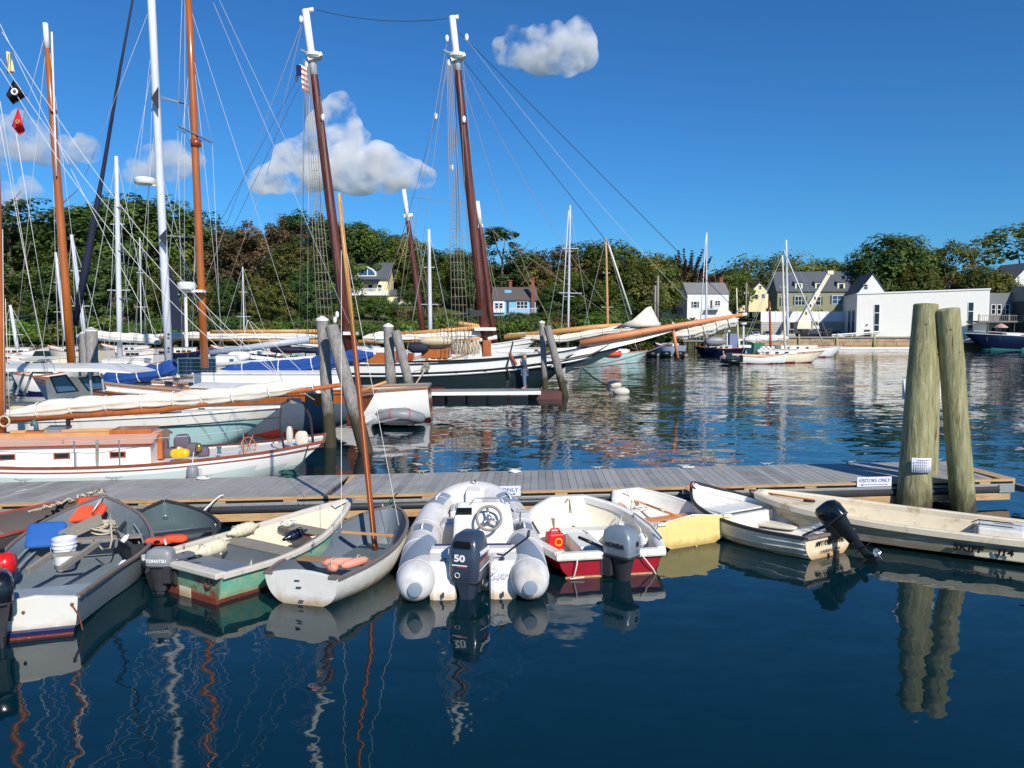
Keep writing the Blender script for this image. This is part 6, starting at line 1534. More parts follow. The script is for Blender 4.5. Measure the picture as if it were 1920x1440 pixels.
rope('pink-orange lashing at the tall bow of the lapstrake dinghy', [G(1300, 905, .66), G(1296, 912, .62), G(1303, 916, .62), G(1294, 908, .64), G(1288, 914, .60)], mPeach, .018)
t = thing('wet_bilge_cloth', 'crumpled translucent grey cloth in the stern of the lapstrake dinghy', 'cloth', G(1450, 985, .1)); puff(t, G(1455, 984, .12), .34, .16, .04, mGunWhite, -.6)

# --- long cream skiff at the right
loc, rz, L, hb = fit((1424, 926, .50), (1958, 1040, .34), (2110, 990, .34))
b = thing('long_cream_skiff', 'long low stained cream fibreglass skiff running out of the right edge', 'skiff', loc, rz)
L = min(L, 4.5); d_ = Vector((math.cos(rz), math.sin(rz), 0)); bw = G(1424, 926, .50); b.location = Vector((bw.x, bw.y, 0))-d_*L
prof = dict(beam=[(0, .62), (.3, .70), (.6, .70), (.8, .60), (.92, .40), (1, .16)], sheer=[(0, .34), (.5, .36), (.8, .42), (1, .50)], keel=[(0, -.05), (.7, -.06), (.9, .06), (1, .28)])
mSk = mat('brown_streaked_hull', (150, 138, 116), .5, .12, 3, dirt=(188, 178, 156), dscale=4, dth=.52, stretch=(.6, .6, 5))
st = open_boat(b, L, prof, mSk, mCreamOld, mCreamOld, sect='vee', floor=.06, rail=(.10, .09), rake_b=.25, rake_s=.02, bottom=mat('orange_stained_chine', (214, 170, 98), .5, .12, 4, dirt=(150, 110, 50), dscale=5, dth=.58), bz=.075)
MB().hexa([(L*.72, -.50, .36), (L*.97, -.16, .44), (L*.97, .16, .44), (L*.72, .50, .36), (L*.72, -.50, .40), (L*.97, -.16, .50), (L*.97, .16, .50), (L*.72, .50, .40)]).build('foredeck', mCreamOld, b, bevel=.01)
MB().box(L*.155, L*.30, -.64, .64, .06, .30).build('rear_seat', mCreamOld, b, bevel=.02)
MB().box(L*.165, L*.29, -.30, .30, .302, .42).build('fuel_box', mGelW, b, bevel=.02)
MB().box(L*.80, L*.84, .0, .03, .46, .50).build('deck_cleat', mBlack, b)
# lettering runs along the near side (local +y is the left side seen from the stern; near side faces the camera)
near = -1 if (W(b, (1, -1, 0)).y < W(b, (1, 1, 0)).y) else 1
xs_ = L*.36; hp, hz = half_at(st, xs_)
xd = Vector((-1, 0, 0)) if near > 0 else Vector((1, 0, 0))
A0, A1 = half_at(st, L*.36)[0], half_at(st, L*.2)[0]
for s_, x0_, sz_ in (('SKIFF', L*.315, .14), ('J14', L*.215, .13)):
    hh1 = half_at(st, x0_)[0]
    text(s_, sz_, mInkB, b, (x0_, near*(hh1*.985+.022), .185), xd*1 if near > 0 else xd, (0, near*.22, 1), bold=.005, stretch=1.15, depth=.006, shear=.1)
om, cw, T = outboard(b, -.03, 0, .36, mMotBlk, 1.1, 0, 0, leg=.45, label='black outboard out of frame, only its tiller showing at the right edge')
MB().tube([(.2, 0, .60), (.75, .12, .72)], .022, 8).build('tiller_extension', mBlack, b, smooth=True)
for y0_ in (-.18, .12): MB().tube([(L*.31, y0_*1.5, .36), (L*.29, y0_, .43), (L*.2, y0_, .43), (L*.15, y0_*.6, .35), (L*.12, 0, .12)], .009, 6).build('fuel_hose', mRopeG if y0_ > 0 else mBlack, b, smooth=True)
rope('orange-brown rope knotted on the dock edge and running along the cream skiff', [P(1385, 905, 14), P(1400, 912, 13.9), P(1370, 906, 14.0), P(1392, 916, 13.8), P(1430, 922, 13.4), W(b, (L*.95, 0, .52)), W(b, (L*.8, .02, .50))], mRopeO, .015)
rope('black line trailing beside the orange-brown knot on the dock', [P(1380, 912, 13.9), P(1400, 922, 13.8), P(1412, 926, 13.7)], mBlack, .012)
# ================================================================ LARGER BOATS
def place(uS, YS, uB, YB):
    s = Vector((gx(uS, YS), YS, 0)); b = Vector((gx(uB, YB), YB, 0)); d = b-s
    return s, math.atan2(d.y, d.x), d.length
def deck_hull(root, L, prof, hull_m, deck_m, rail_m, sect='round', bottom=None, bz=.1, rake_b=.8, rake_s=.2, bul=.10, rail=(.05, .05), tr_m=None, band=None, bandz=0.2, n=24):
    st = stations(L, prof, n=n, m=12, sect=sect, rake_b=rake_b, rake_s=rake_s); rr = [mirror(r) for r in st]; nn = len(rr[0]); mb = MB()
    ids = [[mb.vert(p) for p in r] for r in rr]
    for a in range(len(rr)-1):
        for k in range(nn-1):
            zc = (rr[a][k].z+rr[a+1][k+1].z)/2; zt = rr[a][0].z
            mb.cm = 1 if (bottom and zc < bz) else (2 if (band and zc > zt-bandz) else 0)
            mb.face((ids[a][k], ids[a+1][k], ids[a+1][k+1], ids[a][k+1]))
    mb.build('hull', [hull_m, bottom or hull_m, band or hull_m], root, smooth='auto')
    t = MB(); t.face([t.vert(p) for p in rr[0]]); t.build('transom', tr_m or hull_m, root)
    d = MB(); row = [[d.vert((r[-1].x, r[-1].y*s, r[-1].z-bul)) for s in (-.99, -.5, 0, .5, .99)] for r in st]
    for a in range(len(row)-1):
        for k in range(4): d.face((row[a][k+1], row[a][k], row[a+1][k], row[a+1][k+1]))
    d.build('deck', deck_m, root, smooth='auto')
    if rail:
        w, h = rail; g = MB(); pr = [r[-1] for r in st]
        for sgn in (1, -1): g.rings([[Vector((p.x, sgn*(p.y+dy), p.z+dz)) for dy, dz in ((w/2, -h/2), (w/2, h/2), (-w/2, h/2), (-w/2, -h/2))] for p in pr])
        g.beam((pr[0].x, -pr[0].y, pr[0].z), (pr[0].x, pr[0].y, pr[0].z), w, h); g.build('rail', rail_m, root)
    return st
def cabin(root, x0, x1, w, z0, z1, wm, rm, camber=.10, taper=.85, name='cabin', roofover=.05, slope=.0):
    mb = MB(); n = 8
    def sec(x, ww, grow=0, zt=0): return [Vector((x, ww, z0))]+[Vector((x, ww*(1-2*k/n)+0, z1+zt+camber*math.sin(math.pi*k/n)+grow)) for k in range(n+1)]+[Vector((x, -ww, z0))]
    mb.rings([sec(x0, w), sec((x0+x1)/2, w*(1+taper)/2+.02), sec(x1, w*taper)], closed=True); c = mb.build(name, wm, root)
    r = MB(); rows = []
    for x, ww in ((x0-roofover, w+roofover), ((x0+x1)/2, w*(1+taper)/2+.02+roofover), (x1+roofover, w*taper+roofover)):
        rows.append([Vector((x, ww*(1-2*k/n), z1+camber*math.sin(math.pi*k/n)+.035)) for k in range(n+1)]+[Vector((x, -ww*(1-2*k/n), z1+camber*math.sin(math.pi*k/n)+.002)) for k in range(n+1)])
    r.rings(rows).build('roof', rm, c, smooth='auto')
    return c
def mast(parent, top, base, Y, r0, r1, m, white=0.0, Yt=None, name='mast', n=12):
    a = P(base[0], base[1], Y); b = P(top[0], top[1], Yt or Y)
    o = MB().tube([a+(b-a)*f for f in (0, .25, .5, .75, 1)], [r0, r0*1.0, r0*.9+r1*.1, (r0+r1)/2, r1], n).build(name, m, parent, world=True, smooth=True)
    if white: MB().tube([a.lerp(b, 1-white), a.lerp(b, 1.002)], [(r0+r1)/2*1.06 if white > .3 else r1*1.25, r1*1.08], n).build('white_masthead', mWhite, o, world=True, smooth=True)
    return o
def spreader(parent, u0, v0, u1, v1, Y, r=.02, m=None): return MB().tube([P(u0, v0, Y), P(u1, v1, Y)], r, 6).build('spreader', m or mSteel, parent, world=True)
def radome(parent, u, v, Y, r=.25):
    c = P(u, v, Y); o = MB().lathe([(r*.9, -.11), (r, -.06), (r, .06), (r*.85, .12), (.03, .15)], c, n=20).build('radar_dome', mWhite, parent, world=True, smooth='auto')
    MB().beam(c+Vector((0, 0, -.13)), c+Vector((.42, 0, -.16)), .12, .05).build('bracket', mWhite, o, world=True); return o
def stanchions(parent, st, xs_, h=.6, side=1, m=None):
    tops = []
    for x in xs_:
        w, z = half_at(st, x); o = MB().tube([(x, side*(w-.05), z), (x, side*(w-.05), z+h)], .014, 6).build('stanchion', m or mSteel, parent); tops.append(Vector((x, side*(w-.05), z+h)))
    for a, b in zip(tops, tops[1:]): MB().tube(sag(a, b, .04, 6), .007, 4).build('lifeline', mWire, parent)
# ---------- white sloop with the pinkish cabin roof (nearest yacht)
loc, rz, L = place(606, 17.0, -340, 15.0)
b = thing('wooden_sloop', 'white wooden sloop with pinkish cabin roof and furled cream mainsail moored behind the dock', 'sailing yacht', loc, rz)
prof = dict(beam=[(0, .66), (.15, .95), (.4, 1.22), (.65, 1.15), (.9, .45), (1, .02)], sheer=[(0, .92), (.15, .74), (.4, .62), (.7, .70), (1, .98)], keel=[(0, .04), (.1, -.1), (.4, -.7), (.8, -.5), (1, .05)])
mPale = mat('pale_aqua_white_hull', (196, 210, 208), .3, .03, 2)
st = deck_hull(b, L, prof, mWhite, mGelW, mVarnD, bottom=mPale, bz=.44, rake_b=1.6, rake_s=.95, bul=.06, rail=(.05, .045), tr_m=mNavyHull)
for s in (1, -1): MB().tube([Vector((r[-1].x, s*(r[-1].y+.004), r[-1].z-.10)) for r in st], .012, 5).build('varnished_stripe', mVarnD, b)
cb = cabin(b, 3.4, 8.6, .88, .55, .98, mWhite, mCedar, camber=.16, taper=.7)
MB().rings([[Vector((x, s*(w+.055), z)) for s, z in ((1, .975), (1, 1.015))]+[Vector((x, (w+.02), z)) for z in (1.015, .975)] for x, w in ((3.35, .88), (6.0, .765), (8.65, .62))]).build('roof_trim', mVarnD, cb)
for u in (37, 130, 227):
    X_ = gx(u, 15.75); xl = (Vector((X_, 15.75, 0))-loc).dot(Vector((math.cos(rz), math.sin(rz), 0))); wv = .88+( .62-.88)*(xl-3.4)/5.2+.006
    o = MB().box(xl-.15, xl+.15, wv-.02, wv+.02, .74, .86).build('portlight', mVarnD, cb); MB().box(xl-.12, xl+.12, wv+.016, wv+.026, .765, .84).build('glass', mGlass, o)
MB().box(3.5, 4.3, -.35, .35, 1.10, 1.24).build('hatch', mVarn, cb, bevel=.01); MB().box(4.3, 6.4, .30, .36, 1.12, 1.20).build('hatch_rail', mSparT, cb); MB().box(4.3, 6.4, -.36, -.30, 1.12, 1.20).build('hatch_rail', mSparT, cb)
MB().box(3.30, 3.42, -.32, .32, .6, 1.16).build('companionway', mVarn, cb)
def vent(parent, u, v, Y, flip=1, m=None):
    c = P(u, v, Y); pts = [c, c+Vector((0, 0, .10)), c+Vector((-.02*flip, 0, .15)), c+Vector((-.07*flip, 0, .17))]
    return MB().tube(pts, [.045, .045, .06, .078], 12).build('cowl_vent', m or mCowlT, parent, world=True, smooth=True)
d = MB().hexa([P(47, 822, 15.8), P(78, 822, 15.8), P(84, 818, 16.1), P(54, 818, 16.1), P(47, 809, 15.8), P(78, 809, 15.8), P(84, 806, 16.1), P(54, 806, 16.1)]).build('dorade_box', mVarn, cb, world=True)
vent(d, 68, 808, 15.95, 1); vent(cb, 128, 797, 16.3, -1, mDkGrey)
MB().hexa([P(78, 812, 16.1), P(112, 812, 16.1), P(135, 802, 16.6), P(95, 802, 16.6), P(78, 806, 16.1), P(112, 806, 16.1), P(135, 797, 16.6), P(95, 797, 16.6)]).build('skylight', mChan, cb, world=True)
ck = MB().box(.9, 3.3, -.55, .55, .30, .56).build('cockpit_well', mVarn, b); 
puffs = thing('cockpit_cushions', 'dark grey-purple cushions heaped behind the cabin of the white wooden sloop', 'cushions', P(345, 840, 16.3))
for u, v, sx_, sz_ in ((302, 838, .16, .20), (318, 850, .22, .12), (342, 830, .17, .19), (362, 842, .16, .14), (382, 848, .12, .13)): puff(puffs, P(u, v, 16.35), sx_, .13, sz_, mPurp, .3, p=.5)
t = thing('yellow_fuel_can', 'bright yellow jerry can on the side deck of the white wooden sloop', 'fuel can', P(338, 857, 15.7)); c = P(338, 850, 15.7)
puff(t, c, .19, .10, .10, mYelPl, 0, name='can', p=.45); MB().tube([c+Vector((-.08, 0, .08)), c+Vector((-.02, 0, .13)), c+Vector((.05, 0, .09))], .018, 8).build('handle', mYelPl, t, world=True, smooth=True); MB().lathe([(.03, 0), (.03, .035)], c+Vector((-.03, 0, .10))).build('cap', mWhite, t, world=True)
wq = MB().lathe([(.05, 0), (.035, .04), (.035, .09), (.055, .13), (.05, .14)], P(411, 850, 16.0)).build('winch', mCowlT, b, world=True, smooth=True)
MB().lathe([(.06, 0), (.07, .1), (.04, .17)], P(373, 846, 16.2)).build('brass_binnacle', mat('brass', (150, 130, 70), .35, metal=.7), b, world=True, smooth=True)
wl2 = MB().torus(P(466, 836, 16.5), (1, -.6, .2), .19, .014, 24, 6).build('steering_wheel', mVarn, b, world=True, smooth=True)
mb = MB(); c = P(466, 836, 16.5)
for k in range(6): a = k*math.pi/3; mb.tube([c, c+(Vector((.5, .85, 0))*math.cos(a)+Vector((0, 0, 1))*math.sin(a))*.25], .009, 5)
mb.build('spokes', mVarn, wl2, world=True)
MB().tube([P(534, 850, 16.2), P(524, 790, 16.2), P(528, 757, 16.3), P(548, 748, 16.5), P(570, 756, 16.7), P(582, 785, 16.8), P(588, 838, 16.9)], .035, 10, flat=.6).build('stern_arch', mChan if False else mDkGrey, b, world=True, smooth=True)
MB().beam(P(541, 752, 16.4), P(561, 751, 16.6), .16, .10).build('arch_panel', mMotGrey, b, world=True)
t = thing('life_sling', 'white horseshoe life sling in its cover on the stern arch of the white wooden sloop', 'life sling', P(556, 820, 16.7)); puff(t, P(566, 822, 16.75), .15, .07, .17, mGunWhite, 0, p=.7); puff(t, P(543, 815, 16.5), .07, .07, .19, mGunWhite, 0, p=.7)
stanchions(b, st, [1.6, 3.9, 4.7, 6.4, 8.0], .52, 1)
MB().tube([P(118, 825, 15.2), P(117, 868, 15.2)], .02, 8).build('boom_gallows_post', mOldWood, b, world=True); MB().tube([P(182, 826, 15.2), P(182, 868, 15.2)], .03, 8).build('boom_gallows_post', mOldWood, b, world=True)
m1 = MB().tube([P(4, 826, 16.3), P(0, 600, 16.3), P(-9, 300, 16.3), P(-26, -300, 16.3)], .085, 14).build('mast', mVarn, b, world=True, smooth=True)
bm = MB().tube([P(12, 788, 16.25), P(300, 768, 16.25), P(640, 722, 16.2)], [.07, .075, .05], 12).build('boom', mVarn, b, world=True, smooth=True)
MB().torus(P(587, 726, 16.2), (1, 0, .2), .06, .012, 14, 6).build('boom_band', mWhite, bm, world=True)
furled(b, [P(10, 778, 16.25), P(150, 762, 16.25), P(300, 752, 16.25), P(420, 745, 16.25), P(575, 724, 16.2)], .14, mSail, 3, 'furled_mainsail', flat=.8, n=70, top=1.35, ties=8)
for (a, c_, Y_, Yb_, s_) in (((0, 45), (300, 640), 16.3, 17, .1), ((4, 60), (520, 700), 16.3, 16.6, .6), ((0, 110), (590, 750), 16.3, 16.8, .8), ((0, 128), (420, 660), 16.3, 16.6, .5), ((10, 560), (18, 780), 16.2, 16.2, 0), ((0, 190), (75, 640), 16.3, 17.5, .05), ((0, 235), (90, 700), 16.3, 17.0, .1), ((30, 250), (95, 640), 16.3, 18, 0), ((5, 430), (8, 780), 16.1, 16.1, 0)):
    line(b, a, c_, Y_, Yb_, .010, mRopeW, 'halyard', s_)
for u0, v0, u1, v1 in ((465, 600, 545, 745), (465, 600, 520, 700), (465, 600, 440, 690), (470, 602, 625, 755)): line(b, (u0, v0), (u1, v1), 16.6, None, .009, mRopeW, 'mainsheet_line')
t = thing('rope_coil', 'coil of pale rope hung on the brown mast at the left edge', 'rope', P(8, 780, 16.1)); MB().torus(P(8, 790, 16.12), (0, 1, 0), .11, .02, 20, 6).build('coil', mRope, t, world=True, smooth=True)
for u, v, lab in ((361, 888, 'grey round fender hanging between the white wooden sloop and the dock'), (115, 903, 'second grey fender low against the white sloop near the left edge')):
    t = thing('fender', lab, 'fender', P(u, v, 15.1)); c = P(u, v, 15.15); MB().lathe([(.02, .17), (.09, .14), (.115, .08), (.12, -.05), (.10, -.12), (.02, -.14)], c, n=16).build('body', mMotGrey, t, world=True, smooth=True); MB().tube([c+Vector((0, 0, .17)), c+Vector((0, .08, .42))], .008, 5).build('cord', mRopeW, t, world=True)
rope('dark green rope from the white sloop stern to the cleat, coiled on the dock', [P(578, 835, 16.3), P(570, 862, 15.6), P(555, 885, 14.9), G(545, 892, .52)], mRopeG, .014)
o = coil(None, G(543, 892, .52), .15, mRopeG, 4, .018, 6, flat=.5).build('rope_coil', mRopeG, loc=G(543, 892, .52), world=True, smooth=True); tag(o, 'heap of dark green rope on the far side of the dock deck', 'rope')
# flags on the left halyard
def flag(pts, m, label, emblem=None, Y=16.4):
    t = thing('signal_flag', label, 'flag', P(pts[0][0], pts[0][1], Y)); n = 8; mb = MB(); rows = []
    tl, tr_, br, bl = pts
    for i in range(n+1):
        row = []
        for j in range(n+1):
            s, q = i/n, j/n; u = (tl[0]*(1-s)+tr_[0]*s)*(1-q)+(bl[0]*(1-s)+br[0]*s)*q; v = (tl[1]*(1-s)+tr_[1]*s)*(1-q)+(bl[1]*(1-s)+br[1]*s)*q
            row.append(P(u, v, Y+.08*math.sin(s*7+q*3)))
        rows.append(row)
    mb.rings(rows, closed=False); o = mb.build('cloth', m, t, world=True, smooth=True); so = o.modifiers.new('s', 'SOLIDIFY'); so.thickness = .006
    if emblem:
        for (u, v, r, mm, nm) in emblem: MB().torus(P(u, v, Y-.14), (0, 1, 0), r, r*.38, 14, 6).build(nm, mm, t, world=True, smooth=True)
    return t
flag(((12, 96), (20, 98), (27, 136), (13, 138)), mat('pale_yellow_flag', (226, 214, 160), .8), 'small pale yellow pennant, topmost of the flags at the left edge')
flag(((25, 150), (50, 180), (24, 196), (11, 178)), mat('black_flag', (26, 26, 32), .8), 'black flag with a white emblem below the yellow pennant', ((27, 172, .055, mInkW, 'emblem'),))
flag(((34, 202), (47, 246), (37, 254), (22, 236)), mat('red_flag', (206, 28, 44), .8), 'red flag with a gold emblem, lowest of the flags at the left edge', ((33, 228, .035, mat('gold_emblem', (190, 150, 80), .6), 'emblem'),))

# ---------- white and pale aqua powerboat with a hardtop
loc, rz, L = place(-300, 21.2, 526, 19.7)
b = thing('motorboat', 'white motorboat with pale aqua sides, beige seats and a white hardtop behind the wooden sloop', 'motorboat', loc, rz)
prof = dict(beam=[(0, 1.25), (.5, 1.4), (.8, .95), (.95, .3), (1, .03)], sheer=[(0, .98), (.5, 1.05), (.8, 1.2), (1, 1.36)], keel=[(0, -.4), (.6, -.5), (.9, -.1), (1, .4)])
st = deck_hull(b, L, prof, mAqua, mGelW, mGelW, sect='vee', bottom=mAqua, band=mGelW, bandz=.26, rake_b=1.3, rake_s=0, bul=.05, rail=(.07, .06))
MB().tube([Vector((r[-1].x, -(r[-1].y+.01), r[-1].z-.27)) for r in st], .018, 5).build('rub_strip', mDkGrey, b)
ht = MB().rings([[Vector((gx(u, 20), y, z)) for y, z in ((19.2, 2.28), (19.2, 2.36), (20.3, 2.46), (21.4, 2.36), (21.4, 2.28))] for u in (12, 60, 215)]+[[Vector((gx(258, 20), y, z)) for y, z in ((19.6, 2.22), (19.6, 2.25), (20.3, 2.30), (21.0, 2.25), (21.0, 2.22))]]).build('hardtop', mGelW, b, world=True, smooth='auto')
for (u0, v0, u1, v1) in ((45, 700, 30, 740), (60, 700, 45, 740), (168, 694, 172, 740), (190, 700, 195, 735)): MB().tube([P(u0, v0, 19.5), P(u1, v1, 19.5)], .03, 6).build('hardtop_strut', mChan, b, world=True)
def quad_part(parent, name, m, pix, Y, t=.02): 
    mb = MB(); a = [P(u, v, Y) for u, v in pix]; q = [p+Vector((0, t, 0)) for p in a]; i = [mb.vert(p) for p in a+q]; n = len(a)
    mb.face(i[:n]); mb.face(i[n:][::-1])
    for k in range(n): mb.face((i[k], i[(k+1) % n], i[(k+1) % n+n], i[k+n]))
    return mb.build(name, m, parent, world=True)
ws = quad_part(b, 'windshield_frame', mBlack, [(92, 706), (124, 702), (148, 734), (106, 738)], 19.7); quad_part(ws, 'glass', mGlassB, [(97, 709), (122, 705), (143, 732), (108, 735)], 19.69, .005)
ws = quad_part(b, 'windshield_frame', mBlack, [(146, 708), (186, 704), (200, 730), (165, 734)], 19.6); quad_part(ws, 'glass', mGlassB, [(151, 710), (184, 707), (195, 728), (167, 731)], 19.59, .005)
quad_part(b, 'side_coaming', mGelW, [(85, 712), (146, 706), (170, 760), (95, 790)], 20.4, .3)
MB().hexa([P(96, 800, 19.6), P(160, 800, 19.6), P(165, 790, 20.8), P(100, 790, 20.8), P(100, 758, 19.7), P(158, 758, 19.7), P(160, 752, 20.8), P(104, 752, 20.8)]).build('console', mGelW, b, world=True, bevel=.03)
MB().hexa([P(140, 774, 19.58), P(166, 774, 19.58), P(166, 774, 19.6), P(140, 774, 19.6), P(140, 767, 19.58), P(166, 767, 19.58), P(166, 767, 19.6), P(140, 767, 19.6)]).build('vent_slots', mBlack, b, world=True)
t = puff(b, P(62, 778, 20.2), .38, .3, .10, mBeige, 0, 'bench_seat', p=.4); puff(b, P(56, 764, 20.5), .5, .12, .16, mBeige, 0, 'bench_back', p=.4); puff(b, P(40, 788, 19.9), .3, .3, .1, mBeige, 0, 'bench_seat', p=.4)
for u in (215, 243): puff(b, P(u, 772, 20.1), .17, .16, .24, mBeige, .2, 'helm_seat', p=.45)
MB().tube([P(300, 775, 20.1), P(340, 772, 20.0)], .02, 6).build('handrail', mBlack, b, world=True)
for u in (375, 470): MB().box(gx(u, 19.5)-.08, gx(u, 19.5)+.08, 19.5, 19.55, 1.30, 1.34).build('cleat', mSteel, b, world=True)

# ---------- blue-grey yawl with varnished bulwark and round teak transom
loc, rz, L = place(686, 24.2, 60, 29.5)
b = thing('varnished_yawl', 'blue-grey hulled classic yacht with varnished topsides and an oval teak transom', 'sailing yacht', loc, rz)
prof = dict(beam=[(0, .62), (.15, 1.1), (.45, 1.55), (.8, .9), (1, .03)], sheer=[(0, 1.42), (.3, 1.25), (.6, 1.22), (1, 1.6)], keel=[(0, .42), (.1, .0), (.3, -.8), (.8, -.6), (1, .1)])
st = deck_hull(b, L, prof, mBlueHull, mGelW, mVarn, bottom=mBootRed, bz=.12, rake_b=1.2, rake_s=.55, bul=.12, rail=(.07, .05), tr_m=mVarn, band=mVarn, bandz=.30)
cabin(b, 3.0, 6.4, .85, 1.12, 1.42, mVarn, mGelW, .12, .8)
MB().tube([P(676, 733, 24.8), P(725, 716, 24.9)], .05, 8).build('boomkin', mSparT, b, world=True, smooth=True)
t = thing('life_ring', 'white horseshoe life ring with a blue band on the varnished yacht stern rail', 'life ring', P(583, 746, 24.3)); puff(t, P(583, 746, 24.3), .36, .10, .33, mFendW, 0, 'cover', p=.6); MB().torus(P(585, 744, 24.16), (0, 1, 0), .17, .03, 20, 8).build('ring', mWhite, t, world=True, smooth=True); MB().box(gx(585, 24.1)-.2, gx(585, 24.1)+.2, 24.08, 24.12, P(585, 748, 24.1).z, P(585, 741, 24.1).z).build('blue_band', mBlueC, t, world=True)
mA = mast(b, (85, 45), (135, 690), 26.6, .135, .075, mMastO, white=.07)
mB_ = mast(b, (351, -60), (384, 690), 26.0, .125, .10, mMastO)
for (u0, v0, u1, v1) in ((333, 236, 398, 267),): spreader(mB_, u0, v0, u1, v1, 25.9, .035)
MB().tube([P(366, 262, 26), P(368, 275, 26)], .17, 10).build('hounds_band', mVarnD, mB_, world=True, smooth=True)
MB().lathe([(.26, 0), (.29, .05), (.29, .2), (.2, .25)], P(350, 543, 25.6), n=18).build('radar_dome', mWhite, mB_, world=True, smooth='auto'); MB().beam(P(345, 546, 25.7), P(383, 546, 25.7), .3, .08).build('radar_bracket', mWhite, mB_, world=True)
MB().tube([P(348, 548, 25.7), P(350, 650, 25.7)], .05, 6).build('radar_post', mWhite, b, world=True)
for a, c_ in (((342, -20), (333, 236)), ((333, 236), (342, 660)), ((347, -20), (345, 660)), ((361, 100), (398, 267)), ((398, 267), (415, 660)), ((366, 140), (418, 640)), ((362, 60), (300, 640)), ((370, 270), (360, 660)), ((352, 0), (560, 640)), ((85, 62), (40, 240)), ((92, 80), (118, 660)), ((86, 90), (30, 640)), ((96, 180), (108, 650)), ((94, 100), (160, 650))):
    line(b, a, c_, 26.0 if a[0] > 200 else 26.6, None, .014, mWire, 'shroud')
for u in (102, 99): MB().ball(P(u, 208, 26.5), .09, 8).build('block', mVarnD, mA, world=True)
mast(b, (97, 60), (106, 330), 26.4, .03, .03, mWhite, name='sail_track')

# ---------- white ketch with blue sail cover, white mast, solar panel
loc, rz, L = place(804, 29.4, 120, 28.9)
b = thing('white_ketch', 'white yacht with royal blue sail covers, a thick white mast and a solar panel', 'sailing yacht', loc, rz)
prof = dict(beam=[(0, .95), (.2, 1.5), (.5, 1.75), (.8, 1.1), (1, .04)], sheer=[(0, 1.28), (.3, 1.12), (.6, 1.2), (1, 1.6)], keel=[(0, -.1), (.3, -.8), (.8, -.7), (1, .1)])
st = deck_hull(b, L, prof, mWhite, mGelW, mOldWood, bottom=mBootRed, bz=.12, rake_b=1.2, rake_s=-.12, bul=.12, rail=(.08, .07), tr_m=mVarnD, band=mWhite)
for s in (1, -1): MB().tube([Vector((r[-1].x, s*(r[-1].y+.01), r[-1].z-.07)) for r in st], .03, 5).build('varnished_stripe', mVarn, b)
MB().box(-.75, -.14, -.7, .7, .25, .31).build('swim_platform', mOldWood, b)
cabin(b, 3.2, 8.6, 1.0, 1.1, 1.75, mWhite, mGelW, .12, .8)
dk = MB().hexa([P(398, 690, 29), P(455, 690, 29), P(460, 684, 31), P(405, 684, 31), P(402, 668, 29), P(440, 668, 29), P(448, 664, 31), P(408, 664, 31)]).build('deckhouse', mGelW, b, world=True, bevel=.04); quad_part(dk, 'pane', mGlassB, [(430, 673), (438, 673), (438, 678), (430, 678)], 28.98, .01)
mC = mast(b, (281, -60), (318, 705), 29.6, .15, .14, mAlu)
for q in ((282, 175, 297, 168), (297, 168, 297, 200), (305, 185, 352, 196), (305, 442, 370, 445)): spreader(mC, *q, 29.5, .03, mChan)
radome(mC, 272, 340, 29.2, .38)
quad_part(mC, 'dark_fitting', mDkGrey, [(283, 184), (296, 163), (296, 205)], 29.2, .05); quad_part(mC, 'dark_fitting', mDkGrey, [(297, 445), (311, 430), (311, 462)], 29.2, .05)
for v_ in (627, 653): MB().ball(P(316, v_, 29.3), .05, 8).build('winch', mBlack, mC, world=True)
furled(b, [P(405, 702, 28.9), P(470, 692, 28.9), P(560, 688, 28.9), P(625, 676, 28.9), P(700, 664, 28.9)], .27, mBlueC, 5, 'main_sail_cover', flat=.7, n=50, top=1.0, ties=4, pinch=.08)
furled(b, [P(188, 714, 28.8), P(260, 702, 28.8), P(340, 688, 28.8)], .26, mBlueC, 8, 'staysail_cover', flat=.7, n=40, top=1.1, ties=3)
MB().tube([P(322, 690, 29.0), P(705, 662, 29.0)], .08, 8).build('boom', mAlu, b, world=True, smooth=True)
so = quad_part(b, 'solar_panel', mSteel, [(332, 671), (404, 669), (406, 702), (333, 703)], 28.4, .04); mb = MB()
for i in range(9):
    for j in range(4): u0, v0 = 334.5+i*7.8, 673+j*7.3; mb.poly([P(u0, v0+6.6, 28.385), P(u0+7.1, v0+6.6, 28.385), P(u0+7.1, v0, 28.385), P(u0, v0, 28.385)])
mb.build('cells', mSolar, so, world=True)
line(b, (402, -20), (600, 400), 29.6, 29.6, .014, mWire, 'backstay'); line(b, (400, 5), (690, 690), 29.6, 29, .014, mWire, 'backstay')
# dark furled genoa
MB().tube([P(256, -40, 29.8), P(225, 130, 30), P(190, 340, 30.2), P(163, 490, 30.4), P(140, 610, 30.6)], [.035, .05, .08, .15, .11], 10).build('furled_genoa', mNavyC, b, world=True, smooth=True)
for a, c_ in (((286, 160), (270, 640)), ((300, 180), (352, 196)), ((352, 196), (372, 440)), ((370, 440), (350, 690)), ((283, 10), (160, 330)), ((290, 100), (190, 640)), ((297, 300), (400, 690)), ((305, 400), (440, 690)), ((290, 30), (225, 640)), ((296, 180), (250, 640))): line(b, a, c_, 29.6, None, .013, mWire, 'shroud')

